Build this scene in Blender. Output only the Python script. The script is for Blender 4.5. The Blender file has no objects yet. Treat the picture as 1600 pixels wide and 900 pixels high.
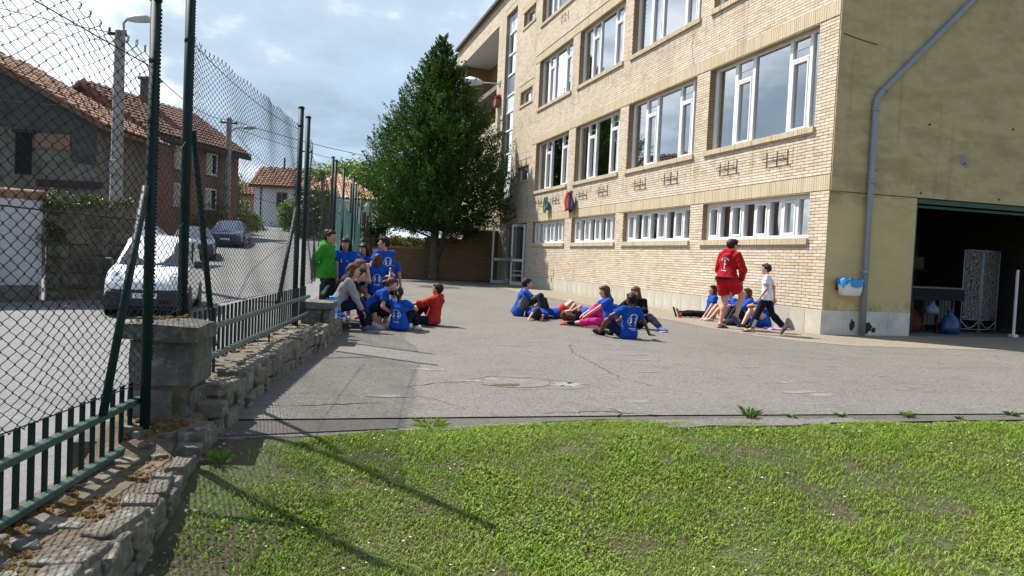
import bpy, math, random
import numpy as np
from mathutils import Vector, Matrix
from mathutils.bvhtree import BVHTree
SC = bpy.context.scene
COL = SC.collection
rnd = random.Random(7)
NR = np.random.default_rng(11)
rad = math.radians
# ---------------- camera
cam_d = bpy.data.cameras.new("camera"); cam = bpy.data.objects.new("camera", cam_d); COL.objects.link(cam)
FOC = 1184.0
cam_d.sensor_width = 36; cam_d.lens = FOC/1600*36; cam_d.clip_start = .05; cam_d.clip_end = 4000
CAMZ = 1.2
def cam_axes(yaw, pitch, roll):
    fw = np.array([math.cos(pitch)*math.sin(yaw), math.cos(pitch)*math.cos(yaw), math.sin(pitch)])
    r0 = np.array([math.cos(yaw), -math.sin(yaw), 0]); u0 = np.cross(r0, fw)
    c, s = math.cos(roll), math.sin(roll)
    return c*r0+s*u0, -s*r0+c*u0, fw
AX = cam_axes(rad(16.377), rad(-2.236), rad(2.634))
m = Matrix.Identity(4)
for i in range(3):
    m[i][0], m[i][1], m[i][2] = AX[0][i], AX[1][i], -AX[2][i]
m[2][3] = CAMZ
cam.matrix_world = m
SC.camera = cam
# ---------------- sun and sky
SUN_AZ = math.atan2(-.67, .74)      # direction towards the sun, seen in plan (x, y)
SUN_EL = rad(53)
to_sun = Vector((math.sin(SUN_AZ)*math.cos(SUN_EL), math.cos(SUN_AZ)*math.cos(SUN_EL), math.sin(SUN_EL)))
sun_d = bpy.data.lights.new("sun", 'SUN'); sun = bpy.data.objects.new("sun", sun_d); COL.objects.link(sun)
sun_d.energy = 5.0; sun_d.angle = rad(.53); sun_d.color = (1, .955, .88)
sun.rotation_euler = to_sun.to_track_quat('Z', 'Y').to_euler(); sun.location = (0, 0, 40)
W = bpy.data.worlds.new("World"); SC.world = W; W.use_nodes = True
wt = W.node_tree; wt.nodes.clear()
def wn(t, **k):
    n = wt.nodes.new(t)
    for a, b in k.items(): setattr(n, a, b)
    return n
wo = wn('ShaderNodeOutputWorld'); bg = wn('ShaderNodeBackground'); bg.inputs['Strength'].default_value = .1
sky = wn('ShaderNodeTexSky', sky_type='NISHITA', sun_disc=False, sun_elevation=SUN_EL, sun_rotation=SUN_AZ, air_density=1.0, dust_density=.6, ozone_density=1.4)
tc = wn('ShaderNodeTexCoord'); sep = wn('ShaderNodeSeparateXYZ'); wt.links.new(tc.outputs['Generated'], sep.inputs[0])
def wmath(op, a, b=None):
    n = wn('ShaderNodeMath', operation=op)
    for i, v in enumerate((a, b)):
        if v is None: continue
        if isinstance(v, (int, float)): n.inputs[i].default_value = v
        else: wt.links.new(v, n.inputs[i])
    return n.outputs[0]
zz = wmath('ADD', wmath('MAXIMUM', sep.outputs['Z'], 0.0), .22)
cmb = wn('ShaderNodeCombineXYZ')
wt.links.new(wmath('DIVIDE', sep.outputs['X'], zz), cmb.inputs[0]); wt.links.new(wmath('DIVIDE', sep.outputs['Y'], zz), cmb.inputs[1]); cmb.inputs[2].default_value = 3.7
def wnoise(scale, detail, rough, off):
    mp = wn('ShaderNodeMapping'); mp.inputs['Location'].default_value = off; wt.links.new(cmb.outputs[0], mp.inputs[0])
    n = wn('ShaderNodeTexNoise'); n.inputs['Scale'].default_value = scale; n.inputs['Detail'].default_value = detail; n.inputs['Roughness'].default_value = rough
    wt.links.new(mp.outputs[0], n.inputs['Vector']); return n.outputs['Fac']
def wramp(v, stops):
    n = wn('ShaderNodeValToRGB'); wt.links.new(v, n.inputs[0]); cr = n.color_ramp
    while len(cr.elements) < len(stops): cr.elements.new(.5)
    for e, (p, c) in zip(cr.elements, stops): e.position = p; e.color = (c[0], c[1], c[2], 1) if not isinstance(c, (int, float)) else (c, c, c, 1)
    return n.outputs[0]
cover = wramp(wnoise(.62, 7, .55, (2.2, 8.5, 3)), [(.38, 0), (.52, 1)])
shade = wramp(wnoise(1.05, 6, .56, (6.0, 10.3, 4)), [(.32, (.22, .29, .37)), (.49, (.33, .41, .50)), (.58, (.68, .74, .81)), (.68, (1.05, 1.06, 1.06))])
mulc = wn('ShaderNodeMix', data_type='RGBA', blend_type='MULTIPLY'); mulc.inputs['Factor'].default_value = 1
wt.links.new(shade, mulc.inputs[6]); mulc.inputs[7].default_value = (11, 11, 11, 1)
mixs = wn('ShaderNodeMix', data_type='RGBA')
wt.links.new(cover, mixs.inputs['Factor']); wt.links.new(sky.outputs[0], mixs.inputs[6]); wt.links.new(mulc.outputs[2], mixs.inputs[7])
wt.links.new(mixs.outputs[2], bg.inputs['Color']); wt.links.new(bg.outputs[0], wo.inputs['Surface'])
# ---------------- colour management
SC.view_settings.view_transform = 'Standard'; SC.view_settings.look = 'None'
SC.view_settings.exposure = 0.75; SC.view_settings.gamma = 1.0; SC.view_settings.use_curve_mapping = False
SC.cycles.max_bounces = 6; SC.cycles.transparent_max_bounces = 24; SC.cycles.glossy_bounces = 3; SC.cycles.caustics_reflective = False; SC.cycles.caustics_refractive = False

# ---------------- materials
def nmat(name):
    mt = bpy.data.materials.new(name); mt.use_nodes = True
    nt = mt.node_tree; b = nt.nodes['Principled BSDF']
    return mt, nt, b
def N(nt, t, ins=None, **k):
    n = nt.nodes.new(t)
    for a, b in k.items(): setattr(n, a, b)
    for a, b in (ins or {}).items():
        if isinstance(b, bpy.types.NodeSocket): nt.links.new(b, n.inputs[a])
        else: n.inputs[a].default_value = b
    return n
def noise(nt, vec, scale, detail=5, rough=.6):
    return N(nt, 'ShaderNodeTexNoise', {'Vector': vec, 'Scale': scale, 'Detail': detail, 'Roughness': rough}).outputs['Fac']
def ramp(nt, v, stops):
    n = N(nt, 'ShaderNodeValToRGB', {0: v}); cr = n.color_ramp
    while len(cr.elements) < len(stops): cr.elements.new(.5)
    for e, (p, c) in zip(cr.elements, stops):
        e.position = p; e.color = (c, c, c, 1) if isinstance(c, (int, float)) else (*c, 1)
    return n.outputs[0]
def mix(nt, f, a, b, mode='MIX'):
    n = N(nt, 'ShaderNodeMix', data_type='RGBA', blend_type=mode)
    for i, v in ((0, f), (6, a), (7, b)):
        if isinstance(v, bpy.types.NodeSocket): nt.links.new(v, n.inputs[i])
        elif isinstance(v, (int, float)): n.inputs[i].default_value = v
        else: n.inputs[i].default_value = (*v, 1)
    return n.outputs[2]
def mth(nt, op, a, b=0.0):
    n = N(nt, 'ShaderNodeMath', operation=op)
    for i, v in ((0, a), (1, b)):
        if isinstance(v, bpy.types.NodeSocket): nt.links.new(v, n.inputs[i])
        else: n.inputs[i].default_value = v
    return n.outputs[0]
def coords(nt, world=False):
    if world: return N(nt, 'ShaderNodeNewGeometry').outputs['Position']
    return N(nt, 'ShaderNodeTexCoord').outputs['Object']
def bump(nt, b, h, strength=.3, dist=.01):
    n = N(nt, 'ShaderNodeBump', {'Height': h, 'Strength': strength, 'Distance': dist}); nt.links.new(n.outputs[0], b.inputs['Normal'])
MC = {}
def M(name, col=(.5, .5, .5), rough=.75, var=.25, scale=6, bmp=.15, bscale=60, metal=0, spec=.4, world=False, rnd_obj=0, coat=0, bdist=.004):
    if name in MC: return MC[name]
    mt, nt, b = nmat(name); v = coords(nt, world)
    f = noise(nt, v, scale, 6, .65)
    c = mix(nt, ramp(nt, f, [(.3, 0), (.7, 1)]), tuple(x*(1-var) for x in col), tuple(min(1, x*(1+var*.6)) for x in col))
    if rnd_obj:
        r = N(nt, 'ShaderNodeObjectInfo').outputs['Random']
        c = mix(nt, 1.0, c, ramp(nt, r, [(0, 1-rnd_obj), (1, 1.0)]), 'MULTIPLY')
    nt.links.new(c, b.inputs['Base Color'])
    b.inputs['Roughness'].default_value = rough; b.inputs['Metallic'].default_value = metal; b.inputs['Specular IOR Level'].default_value = spec
    b.inputs['Coat Weight'].default_value = coat
    if bmp: bump(nt, b, noise(nt, v, bscale, 4, .6), bmp, bdist)
    MC[name] = mt; return mt
def glass_mat(name, tint=(.8, .9, .88), boost=1.7, base=.05, trans=(.82, .88, .86)):
    if name in MC: return MC[name]
    mt, nt, b = nmat(name); nt.nodes.remove(b); out = nt.nodes['Material Output']
    fr = N(nt, 'ShaderNodeFresnel', {'IOR': 1.5}).outputs[0]
    f = mth(nt, 'MINIMUM', mth(nt, 'ADD', mth(nt, 'MULTIPLY', fr, boost), base), 1.0)
    t = N(nt, 'ShaderNodeBsdfTransparent', {'Color': (*trans, 1)}); g = N(nt, 'ShaderNodeBsdfGlossy', {'Roughness': .01, 'Color': (.95, .97, 1, 1)})
    v = coords(nt); bn = N(nt, 'ShaderNodeBump', {'Height': noise(nt, v, 1.3, 1), 'Strength': .04, 'Distance': .02}); nt.links.new(bn.outputs[0], g.inputs['Normal'])
    mx = N(nt, 'ShaderNodeMixShader', {0: f, 1: t.outputs[0], 2: g.outputs[0]}); nt.links.new(mx.outputs[0], out.inputs[0])
    MC[name] = mt; return mt

# ---------------- mesh helpers
def link(o, parent=None):
    COL.objects.link(o)
    if parent is not None: o.parent = parent
    return o
def tag(o, label=None, cat=None, group=None, kind=None):
    if label: o['label'] = label
    if cat: o['category'] = cat
    if group: o['group'] = group
    if kind: o['kind'] = kind
    return o
def empty(name, label, cat, loc=(0, 0, 0), rz=0, group=None):
    o = bpy.data.objects.new(name, None); o.location = loc; o.rotation_euler = (0, 0, rz); o.empty_display_size = .2
    COL.objects.link(o); return tag(o, label, cat, group)
def mesh_np(name, V, F, mats, parent=None, smooth=False, mi=None, loc=None):
    """V (n,3) array, F list of index arrays (k,3) / (k,4)"""
    me = bpy.data.meshes.new(name); V = np.asarray(V, np.float32)
    if not isinstance(F, list): F = [F]
    F = [np.asarray(f, np.int32) for f in F if len(f)]
    me.vertices.add(len(V)); me.vertices.foreach_set('co', V.ravel())
    nl = sum(f.size for f in F); npoly = sum(len(f) for f in F)
    me.loops.add(nl); me.loops.foreach_set('vertex_index', np.concatenate([f.ravel() for f in F]))
    me.polygons.add(npoly)
    tot = np.concatenate([np.full(len(f), f.shape[1], np.int32) for f in F]); st = np.concatenate([[0], np.cumsum(tot)[:-1]]).astype(np.int32)
    me.polygons.foreach_set('loop_start', st); me.polygons.foreach_set('loop_total', tot)
    me.polygons.foreach_set('use_smooth', np.full(npoly, bool(smooth)))
    if not isinstance(mats, (list, tuple)): mats = [mats]
    for mm in mats: me.materials.append(mm)
    if mi is not None: me.polygons.foreach_set('material_index', np.asarray(mi, np.int32))
    me.update(calc_edges=True); me.validate(clean_customdata=False)
    o = bpy.data.objects.new(name, me)
    if loc is not None: o.location = loc
    return link(o, parent)
class MB:
    def __init__(s): s.v = []; s.f = []; s.m = []; s.cm = 0
    def add(s, vs, fs):
        n = len(s.v); s.v += [tuple(map(float, p)) for p in vs]; s.f += [tuple(n+i for i in f) for f in fs]; s.m += [s.cm]*len(fs); return s
    def box(s, a, b, mat=None, ch=0):
        x0, y0, z0 = a; x1, y1, z1 = b
        if ch:
            return s.cbox(a, b, ch, mat)
        vs = [(x0, y0, z0), (x1, y0, z0), (x1, y1, z0), (x0, y1, z0), (x0, y0, z1), (x1, y0, z1), (x1, y1, z1), (x0, y1, z1)]
        if mat is not None: vs = [mat @ Vector(p) for p in vs]
        return s.add(vs, [(0, 3, 2, 1), (4, 5, 6, 7), (0, 1, 5, 4), (1, 2, 6, 5), (2, 3, 7, 6), (3, 0, 4, 7)])
    def cbox(s, a, b, ch, mat=None, jit=0):
        """box with chamfered edges (24 vertices)"""
        c = [(a[i]+b[i])/2 for i in range(3)]; h = [abs(b[i]-a[i])/2 for i in range(3)]
        ch = min(ch, *(x*.9 for x in h)); idx = {}; vs = []
        for ax in range(3):
            for sx in (-1, 1):
                for sy in (-1, 1):
                    for sz in (-1, 1):
                        sg = (sx, sy, sz)
                        vs.append([c[i]+sg[i]*(h[i] if i == ax else h[i]-ch)+(rnd.uniform(-jit, jit) if jit else 0) for i in range(3)]); idx[(ax, sg)] = len(vs)-1
        fs = []
        for ax in range(3):
            o1, o2 = (ax+1) % 3, (ax+2) % 3
            for sg in (-1, 1):
                def S(p, q):
                    t = [0, 0, 0]; t[ax] = sg; t[o1] = p; t[o2] = q; return tuple(t)
                q = [idx[(ax, S(-1, -1))], idx[(ax, S(1, -1))], idx[(ax, S(1, 1))], idx[(ax, S(-1, 1))]]
                fs.append(tuple(q if sg > 0 else q[::-1]))
            for s1 in (-1, 1):
                for s2 in (-1, 1):
                    def T(p):
                        t = [0, 0, 0]; t[ax] = p; t[o1] = s1; t[o2] = s2; return tuple(t)
                    q = [idx[(o1, T(-1))], idx[(o1, T(1))], idx[(o2, T(1))], idx[(o2, T(-1))]]
                    fs.append(tuple(q[::-1] if s1*s2 > 0 else q))
        for sx in (-1, 1):
            for sy in (-1, 1):
                for sz in (-1, 1):
                    q = [idx[(k, (sx, sy, sz))] for k in range(3)]
                    fs.append(tuple(q if sx*sy*sz > 0 else q[::-1]))
        if mat is not None: vs = [mat @ Vector(p) for p in vs]
        return s.add(vs, fs)
    def tube(s, pts, r, n=8, cap=True):
        pts = [Vector(p) for p in pts]; rs = r if isinstance(r, (list, tuple)) else [r]*len(pts)
        base = len(s.v); vs = []; fs = []
        t0 = (pts[1]-pts[0]).normalized(); up = Vector((0, 0, 1)) if abs(t0.z) < .9 else Vector((1, 0, 0))
        nx = t0.cross(up).normalized()
        for i, p in enumerate(pts):
            t = (pts[min(i+1, len(pts)-1)]-pts[max(i-1, 0)]).normalized()
            nx = (nx-t*nx.dot(t)).normalized(); ny = t.cross(nx)
            for k in range(n):
                a = 2*math.pi*k/n; vs.append(p+(nx*math.cos(a)+ny*math.sin(a))*rs[i])
        for i in range(len(pts)-1):
            for k in range(n):
                k2 = (k+1) % n; fs.append((i*n+k, i*n+k2, (i+1)*n+k2, (i+1)*n+k))
        if cap: fs += [tuple(range(n))[::-1], tuple((len(pts)-1)*n+k for k in range(n))]
        return s.add(vs, fs)
    def cyl(s, p0, p1, r, n=16): return s.tube([p0, p1], r, n)
    def lathe(s, prof, n=16, mat=None):
        vs = []; fs = []
        for r, z in prof:
            for k in range(n):
                a = 2*math.pi*k/n; p = Vector((r*math.cos(a), r*math.sin(a), z)); vs.append(mat @ p if mat is not None else p)
        for i in range(len(prof)-1):
            for k in range(n): k2 = (k+1) % n; fs.append((i*n+k, i*n+k2, (i+1)*n+k2, (i+1)*n+k))
        fs += [tuple(range(n))[::-1], tuple((len(prof)-1)*n+k for k in range(n))]
        return s.add(vs, fs)
    def prism(s, poly, a, b, axis=2, mat=None):
        """polygon (2-D) extruded from a to b along axis"""
        def P(p, h):
            q = [0, 0, 0]; q[axis] = h; q[(axis+1) % 3] = p[0]; q[(axis+2) % 3] = p[1]
            return mat @ Vector(q) if mat is not None else q
        n = len(poly); vs = [P(p, a) for p in poly]+[P(p, b) for p in poly]
        fs = [tuple(range(n))[::-1], tuple(range(n, 2*n))]+[(i, (i+1) % n, n+(i+1) % n, n+i) for i in range(n)]
        return s.add(vs, fs)
    def obj(s, name, mats, parent=None, smooth=False, loc=None):
        me = bpy.data.meshes.new(name); me.from_pydata(s.v, [], s.f)
        for mm in (mats if isinstance(mats, (list, tuple)) else [mats]): me.materials.append(mm)
        if any(s.m): me.polygons.foreach_set('material_index', s.m)
        if smooth: me.polygons.foreach_set('use_smooth', [True]*len(s.f))
        me.update(); o = bpy.data.objects.new(name, me)
        if loc is not None: o.location = loc
        return link(o, parent)
def inst(name, me, parent, loc, rot=(0, 0, 0), scale=(1, 1, 1)):
    o = bpy.data.objects.new(name, me); o.location = loc; o.rotation_euler = rot; o.scale = scale
    return link(o, parent)
def boxes_np(A, B, back=None):
    """many axis-aligned boxes; returns V, F (quads). back: index of a face to leave out"""
    A = np.asarray(A, float); B = np.asarray(B, float); n = len(A)
    sel = np.array([[0, 0, 0], [1, 0, 0], [1, 1, 0], [0, 1, 0], [0, 0, 1], [1, 0, 1], [1, 1, 1], [0, 1, 1]])
    V = np.where(sel[None] == 0, A[:, None, :], B[:, None, :])
    q = [[0, 3, 2, 1], [4, 5, 6, 7], [0, 1, 5, 4], [1, 2, 6, 5], [2, 3, 7, 6], [3, 0, 4, 7]]
    if back is not None: q.pop(back)
    F = (np.arange(n)[:, None, None]*8+np.array(q)[None]).reshape(-1, 4)
    return V.reshape(-1, 3), F
def text_mesh(name, body, size, mat, parent, mw, extrude=.002):
    cu = bpy.data.curves.new(name, 'FONT'); cu.body = body; cu.size = size; cu.align_x = 'CENTER'; cu.align_y = 'CENTER'; cu.extrude = extrude
    t = bpy.data.objects.new(name, cu); COL.objects.link(t)
    me = bpy.data.meshes.new_from_object(t.evaluated_get(bpy.context.evaluated_depsgraph_get()))
    bpy.data.objects.remove(t); me.name = name; me.materials.clear(); me.materials.append(mat)
    me.transform(mw); o = bpy.data.objects.new(name, me); return link(o, parent)
def lerp(a, b, t): return a+(b-a)*t
def pw(x, pts):
    """piecewise linear"""
    return float(np.interp(x, [p[0] for p in pts], [p[1] for p in pts]))
# ================= school building
FX, KY = 9.907, 12.37          # facade plane x, corner y
FEND, ZTOP = 48.1, 14.25
# brick materials
def brick_mat(name, cols, dirt=.25):
    mt, nt, b = nmat(name)
    g = N(nt, 'ShaderNodeNewGeometry'); oi = N(nt, 'ShaderNodeObjectInfo')
    r = mth(nt, 'FRACT', mth(nt, 'ADD', g.outputs['Random Per Island'], oi.outputs['Random']))
    n = len(cols); c = ramp(nt, r, [(i/(n-1), cols[i]) for i in range(n)])
    f = noise(nt, g.outputs['Position'], 35, 5, .7)
    c = mix(nt, mth(nt, 'MULTIPLY', f, .28), c, (.34, .25, .14))
    st = ramp(nt, noise(nt, g.outputs['Position'], .55, 6, .65), [(.5, 0), (.75, 1)])
    c = mix(nt, mth(nt, 'MULTIPLY', st, dirt), c, (.24, .18, .10))
    sv = N(nt, 'ShaderNodeMapping', {'Vector': g.outputs['Position'], 'Scale': (1, 2.2, .16)}).outputs[0]
    c = mix(nt, mth(nt, 'MULTIPLY', ramp(nt, noise(nt, sv, 1.5, 6, .65), [(.55, 0), (.75, 1)]), dirt*1.3), c, (.22, .165, .10))
    sz = N(nt, 'ShaderNodeSeparateXYZ', {0: g.outputs['Position']}).outputs['Z']
    rs = N(nt, 'ShaderNodeMapping', {'Vector': g.outputs['Position'], 'Scale': (1, 5, .5)}).outputs[0]
    for zc_ in (3.68, 7.28):
        near = ramp(nt, mth(nt, 'ABSOLUTE', mth(nt, 'SUBTRACT', sz, zc_)), [(.05, 1), (.42, 0)])
        c = mix(nt, mth(nt, 'MULTIPLY', mth(nt, 'MULTIPLY', near, ramp(nt, noise(nt, rs, 1.1, 5, .7), [(.47, 0), (.68, 1)])), dirt*2.4), c, (.20, .145, .085))
    nt.links.new(c, b.inputs['Base Color']); b.inputs['Roughness'].default_value = .78; b.inputs['Specular IOR Level'].default_value = .3
    bump(nt, b, noise(nt, g.outputs['Position'], 90, 3), .35, .004)
    return mt
M_brick = brick_mat('cream_brick', [(.71, .62, .505), (.67, .565, .435), (.735, .66, .555), (.64, .53, .39), (.71, .62, .51), (.57, .45, .30), (.715, .63, .52)])
M_mortar = M('dark_mortar', (.30, .25, .195), .95, .3, 3, .5, 80)
M_bandbr = brick_mat('band_brick', [(.58, .49, .345), (.62, .535, .39), (.54, .445, .29), (.60, .51, .365)], .3)
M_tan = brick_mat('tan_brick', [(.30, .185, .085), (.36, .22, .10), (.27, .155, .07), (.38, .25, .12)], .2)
M_white = M('white_painted_frame', (.78, .79, .80), .45, .06, 3, .05, 30)
M_plinth = M('plinth_stone', (.52, .485, .40), .7, .2, 2.2, .12, 50, rnd_obj=.12)
M_dark = M('dark_interior', (.045, .042, .04), .95, .2, 1, 0)
M_curtY = M('yellow_curtain', (.50, .38, .15), .9, .15, 3, .1)
M_curtW = M('white_curtain', (.62, .62, .58), .9, .12, 3, .1)
M_curtP = M('patterned_curtain', (.55, .52, .49), .9, .4, 14, .1)
M_glass = glass_mat('window_glass', boost=2.4, base=.30)
M_sky_gl = glass_mat('door_glass', base=.03, boost=1.2, trans=(.9, .93, .92))
bld = empty('school_building', 'cream brick school with rows of white framed windows and a yellow end wall', 'building', (FX, KY, 0))
def BP(o):
    """parent to the building with world coordinates kept"""
    o.parent = bld; o.matrix_parent_inverse = Matrix.Translation((-FX, -KY, 0)); return o
# openings (y0, y1, z0, z1)
BAYS = [(12.93, 17.03), (17.65, 21.77), (22.39, 26.33), (27.06, 31.04)]
ROWS = {'A': (1.88, 2.79), 'B': (4.10, 6.13), 'C': (7.60, 9.60), 'D': (11.15, 13.1)}
OPEN = [(y0, y1, *ROWS[r]) for r in ROWS for y0, y1 in BAYS]
SMALL = [(31.95, 33.75, 4.72, 5.36), (31.95, 33.75, 8.18, 8.80), (31.95, 33.75, 11.72, 12.42)]
OPEN += SMALL
STRIP = (34.85, 36.75, 4.10, 13.15); DOOR = (31.9, 33.95, 0.0, 2.78)
LOG = (38.15, 46.9, 8.2, 13.1)
OPEN += [STRIP, DOOR, LOG]
BANDS = [(2.80, 3.10, KY, 38.2), (6.14, 6.44, KY, 31.6), (9.61, 9.91, KY, 31.6), (13.11, 13.41, KY, 31.6), (5.37, 5.64, 31.75, 33.95), (8.81, 9.08, 31.75, 33.95), (12.43, 12.70, 31.75, 33.95), (13.16, 13.44, 34.6, 37.0)]
RECESS = .19
# ---- backing wall in pieces around the openings
ys = sorted({KY+.0, FEND} | {v for o in OPEN for v in o[:2]}); zs = sorted({0., ZTOP} | {v for o in OPEN for v in o[2:]})
wb = MB(); XW0, XW1 = FX+.018, FX+.36
for z0, z1 in zip(zs[:-1], zs[1:]):
    run = None
    for y0, y1 in zip(ys[:-1], ys[1:]):
        hole = any(o[0] <= y0+1e-6 and o[1] >= y1-1e-6 and o[2] <= z0+1e-6 and o[3] >= z1-1e-6 for o in OPEN)
        if hole:
            if run is not None: wb.box((XW0, run, z0), (XW1, y0, z1)); run = None
        elif run is None: run = y0
    if run is not None: wb.box((XW0, run, z0), (XW1, ys[-1], z1))
BP(wb.obj('wall', M_mortar))
# ---- bricks
PITCH, BH, BL = .064, .0525, .262
bl = []
def free_runs(z0, z1, lo=KY, hi=FEND):
    cuts = [(o[0], o[1]) for o in OPEN if o[2] < z1-.004 and o[3] > z0+.004]
    cuts += [(b[2], b[3]) for b in BANDS if b[0] < z1-.004 and b[1] > z0+.004]
    if z0 < .48: cuts.append((KY, 31.5))
    cuts.sort(); runs = []; c = lo
    for a, b in cuts:
        if a > c+.02: runs.append((c, a))
        c = max(c, b)
    if c < hi-.02: runs.append((c, hi))
    return runs
zc = .49 - 7*PITCH; k = 0
while zc < ZTOP-.1:
    if zc > .0:
        for a, b in free_runs(zc, zc+BH):
            off = (k % 2)*BL/2
            i0 = math.floor((a-KY-off)/BL)
            y = KY+off+i0*BL
            while y < b:
                ya, yb = max(y, a), min(y+BL-.0085, b)
                if yb-ya > .03: bl.append((ya, yb, zc, zc+BH))
                y += BL
    zc += PITCH; k += 1
bl = np.array(bl)
dist = np.sqrt(FX**2+bl[:, 0]**2+(bl[:, 2]-1.2)**2)
# largest in view: seen from the camera inside the frame
px = ((FX*AX[0][0]+bl[:, 0]*AX[0][1]+(bl[:, 2]-CAMZ)*AX[0][2])/(FX*AX[2][0]+bl[:, 0]*AX[2][1]+(bl[:, 2]-CAMZ)*AX[2][2]))
py = ((FX*AX[1][0]+bl[:, 0]*AX[1][1]+(bl[:, 2]-CAMZ)*AX[1][2])/(FX*AX[2][0]+bl[:, 0]*AX[2][1]+(bl[:, 2]-CAMZ)*AX[2][2]))
size = (bl[:, 1]-bl[:, 0] > .2)/dist**2*(np.abs(py*FOC) < 440)*(dist > 15.6)
order = np.argsort(-size); sep_i = order[:300]; rest = np.ones(len(bl), bool); rest[sep_i] = False
def bricks_np(B, fx=FX):
    jx = NR.uniform(-.0025, .0025, len(B))
    A0 = np.stack([fx+jx, B[:, 0], B[:, 2]], 1); B0 = np.stack([np.full(len(B), fx+.03), B[:, 1], B[:, 3]], 1)
    return boxes_np(A0, B0, 3)
V, F = bricks_np(bl[rest]); o = BP(mesh_np('brickwork', V, F, M_brick)); o['kind'] = 'stuff'
bm_ = MB(); bm_.cbox((-.006, 0, 0), (.024, BL-.0085, BH), .003)
b0 = bm_.obj('brick', M_brick); bme = b0.data; bpy.data.objects.remove(b0)
for j, i in enumerate(sep_i):
    ya, yb, za, zb = bl[i]
    o = bpy.data.objects.new('brick', bme); o.location = (FX+.006+rnd.uniform(-.0025, .0025), ya, za); o.scale = (1, (yb-ya)/(BL-.0085), 1); COL.objects.link(o); BP(o)
# soldier bands
sb = []
for z0, z1, y0, y1 in BANDS:
    n = int((y1-y0)/.066); st = (y1-y0)/n
    for i in range(n):
        ya = y0+i*st
        ymid = ya+st/2
        if any(o[0] < ymid < o[1] and o[2] < z1-.02 and o[3] > z0+.02 for o in OPEN): continue
        sb.append((ya, ya+st-.0085, z0+.004, z1-.004))
V, F = bricks_np(np.array(sb), FX-.003); o = BP(mesh_np('soldier_course', V, F, M_bandbr)); o['kind'] = 'stuff'
# brick reveals: the far jamb of each opening faces the camera
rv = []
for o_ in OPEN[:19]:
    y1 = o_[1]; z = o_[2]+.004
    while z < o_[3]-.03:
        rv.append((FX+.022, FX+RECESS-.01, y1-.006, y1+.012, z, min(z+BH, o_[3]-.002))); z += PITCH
rv = np.array(rv); V, F = boxes_np(rv[:, [0, 2, 4]], rv[:, [1, 3, 5]]); o = BP(mesh_np('reveal_brickwork', V, F, M_tan)); o['kind'] = 'stuff'  # tan instead of cream: the jamb's shade is put into the colour
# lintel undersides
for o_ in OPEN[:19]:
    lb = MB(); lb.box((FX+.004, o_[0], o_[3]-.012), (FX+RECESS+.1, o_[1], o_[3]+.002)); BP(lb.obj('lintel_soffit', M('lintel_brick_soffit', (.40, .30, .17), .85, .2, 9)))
# ---- windows
def bars(mb, x0, x1, y0, y1, z0, z1): mb.cbox((x0, y0, z0), (x1, y1, z1), .006)
def curtain(y0, y1, z0, z1, x, mat, win, folds=None):
    n = max(6, int((y1-y0)/.022)); ph = rnd.uniform(0, 6); V = []; 
    nz = 5
    for j in range(nz+1):
        for i in range(n+1):
            t = i/n; V.append((x+.018*math.sin(t*(y1-y0)*46+ph+.35*j)+.006*math.sin(t*17+j), lerp(y0, y1, t), lerp(z0, z1, j/nz)))
    F = [(j*(n+1)+i, j*(n+1)+i+1, (j+1)*(n+1)+i+1, (j+1)*(n+1)+i) for j in range(nz) for i in range(n)]
    mb = MB(); mb.add(V, F); o = mb.obj('curtain', mat, None, True); return o
def sub(o, par, w=None):
    """sub-part of a part that itself sits at world coordinates under the building"""
    o.parent = par; o.matrix_parent_inverse = Matrix.Translation((-FX, -KY, 0)) if False else Matrix.Identity(4); return o
def make_sill(win, y0, y1, z0, z1, proj=.055):
    n = int((y1-y0)/.066); st = (y1-y0)/n
    A = []; B = []
    for i in range(n):
        j = rnd.uniform(-.003, .003); A.append((FX-proj+j, y0+i*st, z0)); B.append((FX+RECESS-.02, y0+i*st+st-.008, z1+rnd.uniform(-.002, .002)))
    V, F = boxes_np(A, B); o = mesh_np('sill', V, F, M_bandbr); o['kind'] = 'stuff'; sub(o, win)
    mb = MB(); mb.box((FX-proj+.012, y0+.004, z0+.006), (FX+RECESS-.03, y1-.012, z1-.006)); sub(mb.obj('sill_mortar', M_mortar), win)
XF = FX+RECESS
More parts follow.
